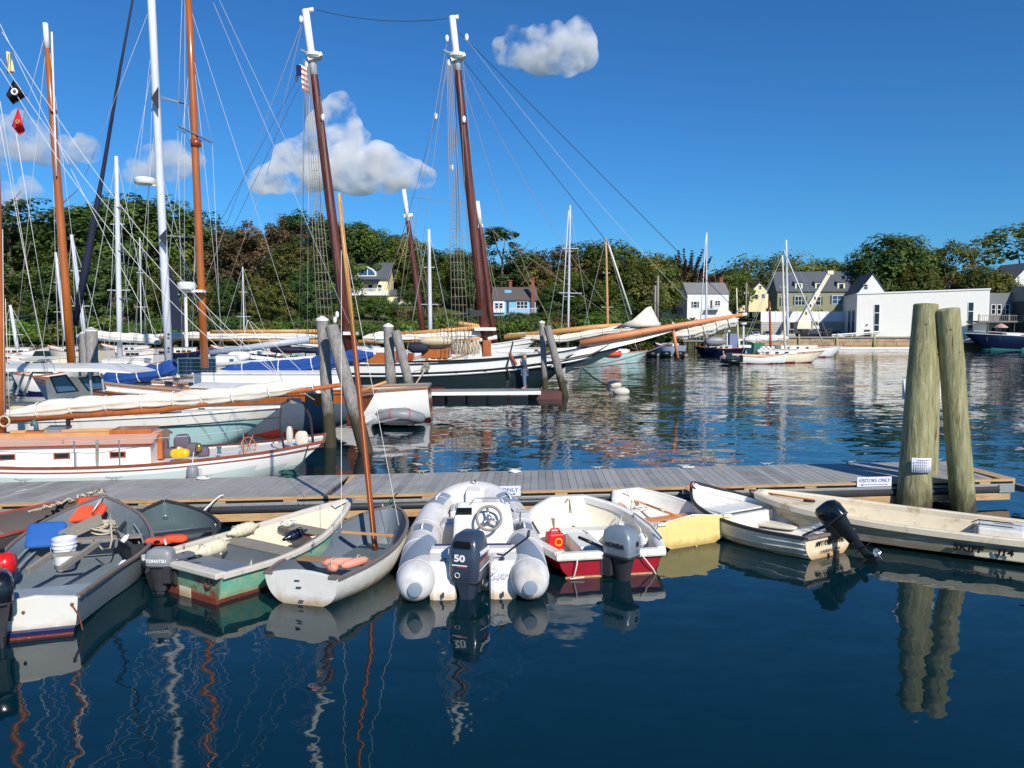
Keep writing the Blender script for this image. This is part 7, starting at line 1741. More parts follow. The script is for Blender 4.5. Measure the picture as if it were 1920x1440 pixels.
# grey inflatable and small white dinghy astern of it
t = thing('grey_inflatable', 'small grey inflatable dinghy tied astern of the white yacht by the leaning piles', 'inflatable boat', G(745, 800, 0)); 
pp = [P(706, 792, 27.0), P(712, 782, 26.4), P(735, 777, 26.2), P(765, 778, 26.2), P(785, 784, 26.6), P(788, 784, 27.4), P(760, 774, 28.2), P(715, 775, 28.2)]
MB().tube(pp+[pp[0]], .20, 16).build('tubes', mMotGrey, t, world=True, smooth=True); mb = MB(); mb.poly([Vector((p.x, p.y, .12)) for p in pp][::-1]); mb.build('floor', mDkGrey, t, world=True)
for i in (2, 3): MB().torus(pp[i], pp[i+1]-pp[i-1], .205, .012, 20, 5).build('red_line', mInkR, t, world=True)
t = thing('white_tender', 'little white tender with its bow up beside the teak transom', 'dinghy', G(690, 792, 0)); mb = MB(); mb.rings([[P(u, v, Y_) for u, v, Y_ in q] for q in ([(697, 776, 25.6), (702, 776, 26), (706, 784, 26), (697, 788, 25.6)], [(684, 782, 25.2), (708, 780, 26.4), (710, 792, 26.3), (684, 794, 25.2)])]); mb.build('hull', mWhite, t, world=True, bevel=.03)
tag(MB().beam(P(688, 796, 24.5), P(745, 784, 25.5), .18, .03).build('boarding_plank', mChan, loc=P(688, 796, 24.5), world=True), 'narrow pale boarding plank over the water below the grey inflatable', 'plank')
# ---------- small float with a person
t = thing('small_float', 'narrow white-edged float on which a person stands beside the green schooner', 'floating dock', G(900, 748, 0))
a = G(792, 735, .48); c_ = G(1014, 733, .48); MB().hexa([(a.x, a.y, .30), (c_.x, c_.y, .30), (c_.x, c_.y+1.9, .30), (a.x, a.y+1.9, .30), (a.x, a.y, .48), (c_.x, c_.y, .48), (c_.x, c_.y+1.9, .48), (a.x, a.y+1.9, .48)]).build('deck', mChan, t, world=True)
MB().beam((a.x, a.y-.04, .39), (c_.x, c_.y-.04, .39), .06, .16).build('white_edge', mWhite, t, world=True)
mb = MB()
for k in range(5): x = a.x+.2+k*1.0; mb.box(x, x+.85, a.y+.1, a.y+1.7, -.2, .295)
mb.build('floats', mBlack, t, world=True)
t2 = thing('red_work_float', 'faded red work float at the foot of the thin piles', 'float', G(1040, 745, 0)); x0 = G(1000, 740, .3); x1 = G(1062, 738, .3); MB().box(x0.x-1, x1.x-.2, x0.y+.9, x0.y+2.6, -.2, .34).build('box', mat('faded_red_wood', (92, 60, 56), .8, .15, 3), t2, world=True)
tag(MB().box(0, .34, 0, .3, .30, .36).box(.0, .05, 0, .3, 0, .30).box(.29, .34, 0, .3, 0, .30).box(.05, .29, .1, .15, .12, .17).build('step_stool', mDkGrey, loc=Vector((gx(950, 39.2), 39.2, .49))), 'small dark step stool on the float left of the person', 'stool')
def person(label, base, joints, edges, rad, mats_, h=1.7, head=None, hair=True, parts=None):
    """joints: name -> (x, y, z); one continuous skinned body"""
    t = thing('person', label, 'person', base)
    def skin(name, names, eds, rs, m, parent, root_):
        me = bpy.data.meshes.new(name); idx = {n_: i for i, n_ in enumerate(names)}
        me.from_pydata([joints[n_] for n_ in names], [(idx[a], idx[b_]) for a, b_ in eds], []); me.materials.append(m)
        o = bpy.data.objects.new(name, me); COL.objects.link(o); o.parent = parent
        md = o.modifiers.new('skin', 'SKIN'); sv = me.skin_vertices[0].data
        for n_, i in idx.items(): sv[i].radius = (rs[n_], rs[n_]*.9); sv[i].use_root = (n_ == root_)
        o.modifiers.new('sub', 'SUBSURF').render_levels = 2
        for pl in me.polygons: pl.use_smooth = True
        return o
    body = skin('body', list(joints), edges, rad, mats_['skin'], t, 'pelvis')
    for (nm, names, mk, grow) in parts:
        eds = [e_ for e_ in edges if e_[0] in names and e_[1] in names]; skin(nm, names, eds, {n_: rad[n_]*grow for n_ in names}, mats_[mk], t, 'pelvis' if 'pelvis' in names else names[0])
    if head:
        c = Vector(joints[head]); hd = MB().ball(c+Vector((0, 0, .02)), .105, 14, (.82, .95, 1.12)).build('head', mats_['skin'], t, smooth=True)
        MB().ball(c+Vector((-.0, .03, .055)), .112, 14, (.88, .95, 1.0)).build('hair', mats_['hair'], hd, smooth=True); MB().ball(c+Vector((-.09, 0, 0)), .022, 8).build('nose', mats_['skin'], hd, smooth=True)
        for s in (-1, 1): MB().ball(c+Vector((-.0, s*.088, .01)), .025, 8, (.6, .4, 1)).build('ear', mats_['skin'], hd, smooth=True)
    return t
J = dict(pelvis=(0, 0, .92), waist=(-.01, 0, 1.08), chest=(0, 0, 1.30), neck=(.0, 0, 1.47), head=(-.01, 0, 1.60), hipL=(0, -.09, .88), kneeL=(-.03, -.10, .50), ankL=(.0, -.10, .09), toeL=(-.16, -.11, .04), hipR=(.0, .09, .88), kneeR=(-.02, .11, .50), ankR=(.03, .12, .09), toeR=(-.13, .14, .04),
 shL=(0, -.18, 1.40), elL=(-.10, -.27, 1.18), wrL=(-.20, -.12, 1.40), haL=(-.20, -.06, 1.47), shR=(0, .18, 1.40), elR=(-.12, .25, 1.18), wrR=(-.21, .12, 1.42), haR=(-.20, .06, 1.49))
E = [('pelvis', 'waist'), ('waist', 'chest'), ('chest', 'neck'), ('neck', 'head'), ('pelvis', 'hipL'), ('hipL', 'kneeL'), ('kneeL', 'ankL'), ('ankL', 'toeL'), ('pelvis', 'hipR'), ('hipR', 'kneeR'), ('kneeR', 'ankR'), ('ankR', 'toeR'), ('chest', 'shL'), ('shL', 'elL'), ('elL', 'wrL'), ('wrL', 'haL'), ('chest', 'shR'), ('shR', 'elR'), ('elR', 'wrR'), ('wrR', 'haR')]
RAD = dict(pelvis=.165, waist=.155, chest=.185, neck=.055, head=.07, hipL=.12, kneeL=.08, ankL=.06, toeL=.04, hipR=.12, kneeR=.08, ankR=.06, toeR=.035, shL=.08, elL=.062, wrL=.04, haL=.036, shR=.08, elR=.062, wrR=.04, haR=.036)
PM = dict(skin=mSkin, hair=mHair, jean=mJean, sweat=mSweat, pink=mPinkS)
person('person in slate sweater and blue jeans standing on the float, hands raised', (gx(984, 38.3), 38.3, .485), J, E, RAD, PM, head='head', parts=[('sweater', ['pelvis', 'waist', 'chest', 'neck', 'shL', 'elL', 'wrL', 'shR', 'elR', 'wrR'], 'sweat', 1.16), ('jeans', ['pelvis', 'hipL', 'kneeL', 'ankL', 'hipR', 'kneeR', 'ankR'], 'jean', 1.14)])
# mooring buoys
for u, v, r, lab in ((1151, 722, 15, 'round white mooring buoy, the farther of two off the schooner bow'), (1165, 735, 16, 'oval white mooring buoy, the nearer of two off the schooner bow')):
    c = G(u, v+4, 0); rr2 = r*c.y/F*.62; t = thing('mooring_buoy', lab, 'buoy', c); MB().ball((0, 0, rr2*.45), rr2, 16, (1.6, 1, .85)).build('float', mGunWhite, t, smooth=True); MB().torus((0, 0, rr2*1.3), (0, 1, 0), .06, .015, 12, 5).build('ring', mSteel, t)
rope('dark chain and line from the schooner bow down to the mooring buoys', sag(P(1092, 690, 41), G(1146, 724, .3), .15), mRopeB, .04)

# ---------- green schooner
loc, rz, L = place(420, 46.5, 1118, 43.5)
b = thing('green_schooner', 'large dark green schooner with white rail, two red-brown masts and a long orange bowsprit', 'schooner', loc, rz)
prof = dict(beam=[(0, 1.6), (.2, 2.3), (.55, 2.6), (.8, 1.9), (.93, .85), (1, .08)], sheer=[(0, 2.1), (.2, 1.68), (.45, 1.55), (.7, 1.74), (.88, 2.15), (1, 2.62)], keel=[(0, .6), (.1, -.3), (.4, -1.5), (.9, -1.0), (1, .2)])
st = deck_hull(b, L, prof, mGreenHull, mOldWood, mBlack, bottom=mBootRed, bz=.15, rake_b=3.4, rake_s=1.0, bul=.5, rail=(.12, .07), band=mWhite, bandz=.62)
for s in (1, -1): MB().tube([Vector((r[-1].x, s*(r[-1].y+.03), r[-1].z-.64)) for r in st], .05, 5).build('white_moulding', mWhite, b)
for k in range(9):
    x = L*(.30+k*.07); w, z = half_at(st, x); MB().box(x-.35, x+.35, -(w+.035), -(w-.02), z-.58, z-.52).build('scupper', mDark, b)
# cutwater / head with white trailboard running out below the bowsprit
mb = MB(); mb.rings([[P(u, v, Y_) for u, v, Y_ in q] for q in ([(1040, 656, 43.2), (1040, 676, 43.0), (1040, 676, 44.2), (1040, 656, 44.2)], [(1120, 644, 43.2), (1120, 660, 43.1), (1120, 660, 43.9), (1120, 644, 43.9)], [(1200, 632, 43.3), (1200, 640, 43.2), (1200, 640, 43.6), (1200, 632, 43.6)], [(1262, 618, 43.35), (1262, 621, 43.35), (1262, 621, 43.5), (1262, 618, 43.5)])]); mb.build('head_rails', mWhite, b, world=True, smooth='auto')
mb = MB(); mb.rings([[P(u, v, Y_) for u, v, Y_ in q] for q in ([(1060, 668, 43.0), (1060, 700, 43.0), (1060, 700, 44.0), (1060, 668, 44.0)], [(1110, 655, 43.25), (1110, 682, 43.25), (1110, 682, 43.75), (1110, 655, 43.75)], [(1160, 646, 43.4), (1160, 656, 43.4), (1160, 656, 43.55), (1160, 646, 43.55)])]); mb.build('cutwater', mGreenHull, b, world=True)
bs = MB().tube([P(1088, 644, 43.0), P(1180, 627, 43.1), P(1270, 611, 43.3), P(1392, 590, 43.4)], [.20, .21, .17, .10], 12).build('bowsprit', mSpar, b, world=True, smooth=True)
MB().tube([P(1375, 593, 43.4), P(1400, 589, 43.4)], .10, 8).build('white_tip', mWhite, bs, world=True); MB().torus(P(1262, 612, 43.4), (1, 0, .2), .21, .05, 14, 6).build('band', mWhite, bs, world=True)
MB().tube([P(1262, 616, 43.4), P(1271, 672, 43.4)], .09, 8).build('dolphin_striker', mSpar, b, world=True, smooth=True)
furled(b, [P(1262, 628, 43.5), P(1310, 618, 43.5), P(1350, 606, 43.5), P(1385, 594, 43.5)], .42, mSail, 11, 'furled_jib', flat=.5, n=40, top=.7, ties=4)
mb = MB(); mb.rings([[P(1325, 605, 43.3), P(1330, 605, 43.6), P(1392, 592, 43.4)], [P(1342, 590, 43.3), P(1346, 590, 43.5), P(1374, 590, 43.4)], [P(1352, 571, 43.4), P(1356, 571, 43.45), P(1360, 573, 43.4)]]); mb.build('jib_head', mSail, b, world=True)
M1 = mast(b, (573, 20), (655, 662), 45.6, .29, .19, mSchMast, white=.185, Yt=45.6); M2 = mast(b, (848, 32), (913, 668), 44.5, .27, .17, mSchMast, white=.155)
for m_, u, v, Y_ in ((M1, 588, 105, 45.5), (M2, 856, 106, 44.4)):
    MB().beam(P(u-24, v-12, Y_), P(u-8, v-4, Y_), .10, .10).build('crosstree', mChan, m_, world=True); MB().lathe([(.38, -.18), (.50, -.05), (.50, .12), (.3, .2)], P(u+1, v, Y_), n=14).build('trestle', mWhite, m_, world=True, smooth='auto'); MB().beam(P(u-10, v+6, Y_-.2), P(u+16, v-4, Y_-.2), .2, .22).build('cheek_block', mWhite, m_, world=True)
for m_, u, v, Y_ in ((M1, 578, 19, 45.6), (M2, 850, 33, 44.5)): MB().tube([P(u-6, v+2, Y_), P(u+10, v-1, Y_)], .14, 8).build('mast_cap', mWhite, m_, world=True, smooth=True)
for (u, v, Y_, m_) in ((564, 36, 45.5, M1), (838, 72, 44.4, M2), (605, 220, 45.3, M1), (870, 224, 44.2, M2), (556, 147, 45.5, M1), (817, 218, 44.4, M2), (847, 315, 44.3, M2), (575, 122, 45.4, M1), (842, 118, 44.3, M2), (875, 70, 44.3, M2), (628, 600, 45, M1), (632, 590, 45, M1)):
    MB().ball(P(u, v, Y_), .16, 10, (.7, .5, 1.3)).build('block', mWhite, m_, world=True, smooth=True)
MB().box(gx(645, 45.2), gx(668, 45.2), 45, 46, P(650, 628, 45).z, P(650, 622, 45).z).build('spider_band', mWhite, M1, world=True); MB().box(gx(890, 44.1), gx(930, 44.1), 43.9, 45, P(900, 620, 44).z, P(900, 614, 44).z).build('fife_rail', mWhite, M2, world=True)
MB().tube([P(888, 640, 44.4), P(932, 632, 44.4)], .12, 8).build('gooseneck_band', mWhite, M2, world=True)
# main and fore booms with gaffs and stowed sails (white canvas between two tan spars)
MB().tube([P(300, 633, 45.4), P(640, 642, 45.4)], .14, 10).build('main_boom', mSparT, b, world=True, smooth=True); MB().tube([P(395, 622, 45.3), P(600, 621, 45.3)], .12, 10).build('main_gaff', mSparT, b, world=True, smooth=True)
furled(b, [P(290, 630, 45.4), P(420, 630, 45.4), P(600, 631, 45.4)], .24, mSailW, 21, 'furled_mainsail', flat=.9, n=50, top=1.0, ties=8)
MB().tube([P(672, 641, 44.4), P(900, 636, 44.4)], .13, 10).build('fore_boom', mSparT, b, world=True, smooth=True); MB().tube([P(745, 627, 44.3), P(900, 614, 44.3)], .12, 10).build('fore_gaff', mSparT, b, world=True, smooth=True)
furled(b, [P(680, 634, 44.4), P(780, 632, 44.4), P(905, 628, 44.4)], .28, mSailW, 25, 'furled_foresail', flat=.9, n=50, top=1.1, ties=7)
def SR(a, c_, Y0, Y1=None, r=.024, m=None, nm='shroud', s=0): line(b, a, c_, Y0, Y1, r, m or mRopeD, nm, s)
SR((592, 18), (838, 35), 45.6, 44.5, .03, mRopeB, 'spring_stay', .35)
SR((862, 62), (1390, 591), 44.5, 43.4, .03, mRopeB, 'jib_stay'); SR((868, 112), (1262, 610), 44.4, 43.4, .028, mRopeB, 'fore_stay'); SR((868, 120), (1180, 625), 44.4, 43.4, .02, mRopeD, 'forestay_halyard', 1.0); SR((876, 75), (1325, 600), 44.4, 43.4, .016, mWire, 'halyard', .5); SR((868, 150), (1050, 640), 44.4, 43.5, .02, mRopeD, 'downhaul', 1.2)
for i, u in enumerate((598, 606, 614, 622, 630)): SR((570+i*2.2, 112), (u, 660), 45.4, 42.9, .030)
for u in (575,): SR((572, 112), (u-10, 655), 45.4, 48, .022)
for i, u in enumerate((848, 856, 864, 872, 880)): SR((838+i*2.2, 112), (u, 655), 44.3, 41.9, .030)
for u in (868, 895): SR((852, 112), (u, 652), 44.3, 47, .022)
for a, c_, m_ in (((565, 45), (425, 420), mRopeD), ((425, 420), (350, 622), mRopeD), ((556, 150), (300, 625), mRopeB), ((562, 160), (345, 622), mRopeB), ((566, 50), (500, 330), mRopeD), ((500, 330), (395, 622), mRopeD), ((572, 120), (560, 620), mRopeD), ((838, 80), (745, 622), mRopeD), ((817, 222), (700, 630), mRopeB), ((840, 125), (817, 218), mRopeD), ((838, 110), (770, 625), mRopeD), ((853, 110), (858, 640), mRopeB), ((861, 120), (885, 640), mRopeD), ((868, 110), (905, 560), mRopeD), ((590, 120), (612, 640), mRopeB), ((580, 180), (576, 640), mWire), ((600, 180), (640, 600), mRopeD)): SR(a, c_, 45 if a[0] < 700 else 44, None, .02, m_, 'running_rigging')
rl = MB()
for k in range(24):
    f = .30+k*.029
    for (ut, vt, us, ub, vb, Y0_, Y1_) in ((575, 112, 598, 630, 660, 45.4, 42.9), (843, 112, 848, 880, 655, 44.3, 41.9)):
        a = P(ut, vt, Y0_).lerp(P(us, vb, Y1_), f); c_ = P(ut, vt, Y0_).lerp(P(ub, vb, Y1_), f); rl.tube([a, c_], .014, 4)
rl.build('ratline_ladder', mRopeD, b, world=True)
# furled topsail hanks, ropes coiled at the pin rails
for i in range(16):
    u = 850+i*3; p = P(u, 640+random.uniform(-3, 3), 42.2); MB().tube([p, p+Vector((random.uniform(-.06, .06), 0, -.45)), p+Vector((.09, 0, -.75)), p+Vector((.14, 0, -.4)), p+Vector((.02, 0, -.05))], .05, 5).build('coiled_line', mRope if i % 2 else mRopeD, b, world=True, smooth=True)
# deck houses and clutter
def dbox(u0, u1, v0, v1, Y0_, Y1_, m, nm='deckhouse', bev=.03):
    a = P(u0, v1, Y0_); c_ = P(u1, v0, Y0_); return MB().box(a.x, c_.x, Y0_, Y1_, a.z, c_.z).build(nm, m, b, world=True, bevel=bev)
dbox(690, 740, 660, 682, 44, 46, mVarn); dbox(790, 842, 652, 672, 43.5, 45.5, mVarn); dbox(800, 845, 642, 654, 43.6, 45.4, mCream, 'skylight'); dbox(905, 920, 638, 668, 43.4, 44.4, mVarn, 'samson_post'); dbox(700, 725, 652, 662, 44, 46, mGelW, 'hatch'); dbox(742, 752, 660, 676, 43.2, 43.8, mVarnD, 'winch'); dbox(764, 775, 662, 676, 43.2, 43.8, mVarnD, 'winch'); dbox(845, 885, 650, 664, 43.4, 44.8, mat('faded_red_box', (150, 74, 60), .7), 'deck_box'); dbox(885, 900, 640, 656, 43.6, 44.4, mGreenHull, 'deck_box'); dbox(930, 1000, 655, 661, 43.3, 44.5, mWhite, 'hatch')
puff(b, P(820, 640, 43.6), 1.0, .5, .28, mBeige, 0, 'canvas_cover'); puff(b, P(785, 652, 43.5), .6, .4, .3, mNavyC, 0, 'canvas_cover')
# stern davit dinghy, anchor, lights, flag
MB().tube([P(955, 662, 42.2), P(968, 684, 42.1)], .09, 8).build('anchor_stock', mVarnD, b, world=True); MB().tube([P(962, 640, 42.2), P(950, 690, 42.1), P(957, 706, 42.1)], .05, 6).build('anchor_shank', mDkGrey, b, world=True)
MB().beam(P(870, 589, 43.8), P(908, 586, 43.8), .1, .35).build('light_board', mDkGrey, b, world=True); MB().box(gx(873, 43.7), gx(882, 43.7), 43.6, 43.75, P(873, 588, 43.7).z, P(873, 578, 43.7).z).build('green_light', mGreenHull, b, world=True)
MB().tube(sag(P(775, 697, 42), P(800, 690, 41.8), 0), .03, 5).build('hawser', mRope, b, world=True); MB().torus(P(799, 688, 42.0), (0, 1, 0), .16, .06, 14, 6).build('hawse_ring', mOldWood, b, world=True); MB().tube([P(799, 690, 41.9), P(778, 722, 41.5)], .035, 6).build('hawser', mRope, b, world=True)
MB().tube(sag(P(1020, 668, 42), P(1150, 640, 43.3), .5), .04, 6).build('bobstay_chain', mGunGrey, b, world=True); MB().tube(sag(P(1075, 690, 43), P(1262, 640, 43.4), .25), .035, 6).build('bobstay', mGunGrey, b, world=True); MB().tube([P(1271, 672, 43.4), P(1100, 690, 43.2)], .02, 5).build('martingale', mRopeB, b, world=True); MB().tube([P(1271, 672, 43.4), P(1395, 592, 43.4)], .02, 5).build('martingale', mRopeB, b, world=True)
flg = thing('striped_flag', 'red and white striped flag with a blue corner hanging by the taller left masthead', 'flag', P(566, 140, 45.3))
for k in range(10):
    v0 = 120+k*5; MB().hexa([P(562+k*.6, v0+5, 45.2), P(576+k*.6, v0+12, 45.3), P(576+k*.6, v0+12, 45.34), P(562+k*.6, v0+5, 45.24), P(562+k*.6, v0, 45.2), P(575+k*.6, v0+7, 45.3), P(575+k*.6, v0+7, 45.34), P(562+k*.6, v0, 45.24)]).build('stripe', mInkR if k % 2 else mInkW, flg, world=True)
MB().box(gx(565, 45.1), gx(574, 45.1), 45.08, 45.16, P(566, 142, 45.1).z, P(566, 122, 45.1).z).build('blue_canton', mBootNavy, flg, world=True)

# ---------- second schooner behind
loc, rz, L = place(560, 74, 1010, 70)
b = thing('far_schooner', 'second schooner behind the green one, with slimmer red masts and a tan boom', 'schooner', loc, rz)
prof = dict(beam=[(0, 1.8), (.3, 2.6), (.7, 2.3), (1, .08)], sheer=[(0, 2.4), (.4, 1.7), (.8, 2.3), (1, 3.0)], keel=[(0, .5), (.2, -1), (.9, -1), (1, .2)])
st = deck_hull(b, L, prof, mWhite, mOldWood, mWhite, bottom=mBootRed, bz=.2, rake_b=3, rake_s=1, bul=.4, rail=(.14, .08))
m_ = mast(b, (757, 356), (796, 645), 72, .27, .18, mSchMast, white=.2); MB().beam(P(758, 405, 72), P(774, 403, 72), .3, .3).build('trestle', mWhite, m_, world=True)
m_ = mast(b, (895, 378), (928, 650), 71, .27, .18, mSchMast, white=.16); MB().beam(P(896, 425, 71), P(906, 423, 71), .3, .3).build('trestle', mWhite, m_, world=True)
MB().tube([P(945, 633, 70), P(1120, 613, 70), P(1165, 609, 70)], [.28, .24, .16], 10).build('bowsprit', mSparT, b, world=True, smooth=True)
furled(b, [P(950, 628, 70), P(1050, 636, 69.8), P(1130, 622, 69.8), P(1200, 612, 69.8)], .34, mSail, 31, 'furled_jib', flat=.6, n=40, top=1.0, ties=5)
mb = MB(); mb.rings([[P(1148, 617, 69.6), P(1238, 612, 69.6), P(1242, 606, 69.9), P(1160, 610, 70.2)], [P(1186, 600, 69.6), P(1232, 606, 69.6), P(1236, 604, 69.8), P(1192, 598, 70)], [P(1212, 577, 69.7), P(1220, 575, 69.7), P(1221, 574, 69.75), P(1213, 576, 69.8)]]); mb.build('stowed_sail_peak', mSail, b, world=True, smooth=True)
MB().tube([P(860, 606, 70.5), P(900, 612, 70.5)], .2, 8).build('fore_gaff', mSparT, b, world=True)
for a, c_ in (((905, 420), (1165, 608)), ((902, 395), (1060, 640)), ((770, 370), (890, 382)), ((770, 410), (740, 640)), ((772, 410), (812, 640)), ((775, 410), (824, 640)), ((765, 420), (690, 625)), ((905, 430), (940, 640)), ((904, 430), (880, 640)), ((906, 430), (950, 640)), ((768, 430), (705, 640)), ((900, 430), (835, 470))): line(b, a, c_, 71, None, .032, mRopeD, 'shroud')
for u, v in ((811, 592), (672, 621), (700, 615), (397, 592), (440, 590)): pass

# ---------- yachts with masts among and behind
def yacht(label, u0, u1, Y, dY, hull_m, zs, mast_=None, cab=None, group=None, name='sailing_yacht', bow_right=True, bottom=None, beam=1.3, cat='sailing yacht', extra=True):
    uS, uB = (u0, u1) if bow_right else (u1, u0)
    loc, rz, L = place(uS, Y, uB, Y+dY); t = thing(name, label, cat, loc, rz, group)
    prof = dict(beam=[(0, beam*.6), (.3, beam), (.6, beam), (.85, beam*.55), (1, .04)], sheer=[(0, zs*.95), (.4, zs*.85), (.8, zs*1.0), (1, zs*1.2)], keel=[(0, .1), (.3, -.5), (.8, -.4), (1, .1)])
    st = deck_hull(t, L, prof, hull_m, mGelW, mVarn if extra else mGelW, bottom=bottom or mBootNavy, bz=.12, rake_b=L*.12, rake_s=.3, bul=.06, rail=(.06, .05), n=16)
    c = cabin(t, L*.28, L*.68, beam*.62, zs*.75, zs*.75+.55, cab or mGelW, mGelW, .1, .7)
    for k in range(3):
        x = L*(.36+k*.1)
        for s in (-1, 1): MB().box(x-.2, x+.2, s*beam*.60-.02, s*beam*.60+.02, zs*.75+.22, zs*.75+.42).build('portlight', mGlass, c)
    if mast_:
        (ut, vt), (ub, vb), r, mm = mast_; mo = mast(t, (ut, vt), (ub, vb), Y+dY*.5, r, r*.7, mm, n=8)
        for f in (.33, .66):
            a = P(ub+(ut-ub)*f, vb+(vt-vb)*f, Y+dY*.5); MB().tube([a-Vector((.8*(1.2-f), 0, 0)), a+Vector((.8*(1.2-f), 0, 0))], .03, 5).build('spreader', mAlu, mo, world=True)
        pt = P(ut, vt, Y+dY*.5); pb = P(ub, vb, Y+dY*.5)
        for dx in (-L*.42, L*.42): MB().tube([pt, Vector((pb.x+dx, pb.y, zs))], .018, 4).build('stay', mWire, mo, world=True)
        for dy in (-beam*.8, beam*.8): MB().tube([pt, Vector((pb.x, pb.y+dy, zs))], .014, 4).build('shroud', mWire, mo, world=True)
    return t, st, L
t, st, L = yacht('white yacht with a furled white boom behind the far-left piles and a slim white mast', 150, 335, 46, 1, mGelW, 1.5, ((218, 293), (225, 668), .16, mAlu), beam=1.7)
for (u0, v0, u1, v1) in ((219, 388, 233, 392), (221, 470, 240, 474), (223, 560, 246, 561)): spreader(t, u0, v0, u1, v1, 46.4, .04)
MB().tube([P(145, 631, 46), P(300, 641, 46)], .17, 8).build('boom', mAlu, t, world=True, smooth=True); furled(t, [P(150, 626, 46), P(220, 633, 46), P(300, 637, 46)], .2, mSailW, 40, 'furled_mainsail', n=24)
mb = MB(); mb.rings([[P(316, 620, 44), P(350, 618, 44), P(350, 618, 44.3), P(316, 620, 44.3)], [P(318, 530, 44), P(328, 530, 44), P(328, 530, 44.2), P(318, 530, 44.2)], [P(319, 505, 44), P(321, 505, 44), P(321, 505, 44.1), P(319, 505, 44.1)]]); mb.build('navy_mizzen_cover', mNavyC, t, world=True)
t, st, L = yacht('cream-decked navy motor yacht at the far left behind the tan mast', 15, 160, 52, 2, mNavyHull, 1.3, None, mCream, name='motor_yacht', bow_right=False, beam=1.8, cat='motor yacht')
quad_part(t, 'windshield', mGlass, [(60, 668), (66, 658), (88, 658), (96, 668)], 51, .1)
yacht('small yacht with a leaning white mast in the left anchorage', 60, 180, 58, 1, mGelW, 1.2, ((134, 440), (160, 640), .17, mAlu), beam=1.4)
yacht('small yacht with a short white mast left of the tan mast', 0, 130, 62, 1, mGelW, 1.2, ((104, 473), (124, 640), .15, mAlu), beam=1.4)
yacht('little white boat with a stubby radar mast at the left edge', -40, 70, 64, 1, mWhite, 1.3, ((19, 572), (33, 655), .16, mAlu), beam=1.4)
yacht('white yacht stern-on behind the blue sail cover', 330, 520, 56, 1, mGelW, 1.5, None, beam=1.8)
t, st, L = yacht('white motorboat with a navy bimini and windscreen behind the blue sail cover', 490, 640, 37, 1.5, mWhite, 1.25, None, name='motorboat', beam=1.4, cat='motorboat')
puff(t, P(545, 656, 37.2), .85, 1.0, .16, mNavyC, 0, 'bimini', p=.5); puff(t, P(592, 657, 37.2), .6, 1.0, .14, mNavyC, 0, 'bimini', p=.5)
for u in (520, 548, 575, 600): MB().tube([P(u, 658, 37), P(u-8, 685, 37)], .03, 6).build('frame', mSteel, t, world=True)
quad_part(t, 'windscreen', mGlassB, [(540, 670), (556, 666), (572, 680), (542, 682)], 36.9, .05)
MB().tube([P(395, 663, 36.5), P(580, 636, 36.5)], .17, 10).build('grey_boom', mat('pale_grey_boom', (176, 184, 196), .4, .03, 3), t, world=True, smooth=True)
yacht('white yacht with a single white mast between the schooner masts', 770, 880, 62, 1, mGelW, 1.4, ((804, 430), (807, 640), .17, mAlu), beam=1.5)
t, st, L = yacht('yacht with a slim white two-spreader mast beyond the schooner', 1010, 1120, 92, 1, mGelW, 1.3, ((1069, 385), (1065, 640), .14, mAlu), beam=1.5)
for q in ((1054, 466, 1085, 466), (1048, 549, 1091, 550)): spreader(t, *q, 92.4, .05, mAlu)
line(t, (1066, 395), (1052, 625), 92.5, None, .06, mAlu, 'furled_jib')
t, st, L = yacht('yacht with a tan wooden mast right of the schooner piles', 1085, 1215, 90, 1, mAqua, 1.2, ((1136, 446), (1140, 640), .16, mSparT), beam=1.5, bottom=mWhite)
line(t, (1140, 455), (1184, 590), 90.5, None, .10, mSailW, 'furled_jib')
puff(t, P(1146, 664, 89), 1.3, .5, .3, mOrange, 0, 'orange_cover')
for (u0, u1, Y_, lab, m__, zs_, br) in ((30, 150, 42, 'low white yacht with a cream cabin just behind the far-left piles', mGelW, 1.2, True), (235, 345, 38, 'white sloop hull seen between the white mast and the orange mast', mWhite, 1.15, False), (400, 505, 50, 'cream yacht lying beyond the deckhouse of the white ketch', mCream, 1.4, True), (600, 690, 52, 'small white yacht showing beyond the tallest grey pile', mWhite, 1.3, False), (455, 560, 66, 'pale aqua yacht far back under the schooner boom', mAqua, 1.5, True), (215, 300, 68, 'white yacht far back by the slim white mast', mWhite, 1.6, False), (720, 800, 58, 'white yacht hull beyond the schooner deck amidships', mGelW, 1.5, True)):
    yacht(lab, u0, u1, Y_, 1, m__, zs_, None, beam=1.4, bow_right=br)
for (u0, u1, Y_, lab, m__, zs_, mt) in ((-20, 95, 72, 'white sloop in the back row at the left edge', mWhite, 1.8, (52, 470)), (90, 200, 78, 'cream sloop in the back row behind the capped left pile', mCream, 1.8, None), (190, 300, 82, 'white sloop in the back row left of the thick white mast', mGelW, 1.9, (262, 445)), (300, 400, 76, 'navy sloop in the back row behind the orange mast', mNavyHull, 1.7, (412, 470)), (395, 500, 80, 'white sloop in the back row right of the orange mast', mWhite, 1.8, (455, 500)), (490, 600, 74, 'pale grey sloop in the back row left of the first schooner mast', mGelW, 1.7, (536, 505)), (640, 745, 84, 'white cruising sloop in the back row below the yellow house', mWhite, 1.7, (700, 470)), (850, 960, 88, 'cream sloop in the back row below the blue house', mCream, 1.5, None), (955, 1040, 96, 'white launch in the back row right of the blue house', mWhite, 1.3, None)):
    yacht(lab, u0, u1, Y_, 1.5, m__, zs_, ((mt[0], mt[1]), (mt[0]+3, 640), .07, mAlu) if mt and mt[0] in (455, 262) else None, beam=1.6, bow_right=(u0 % 20 == 0))
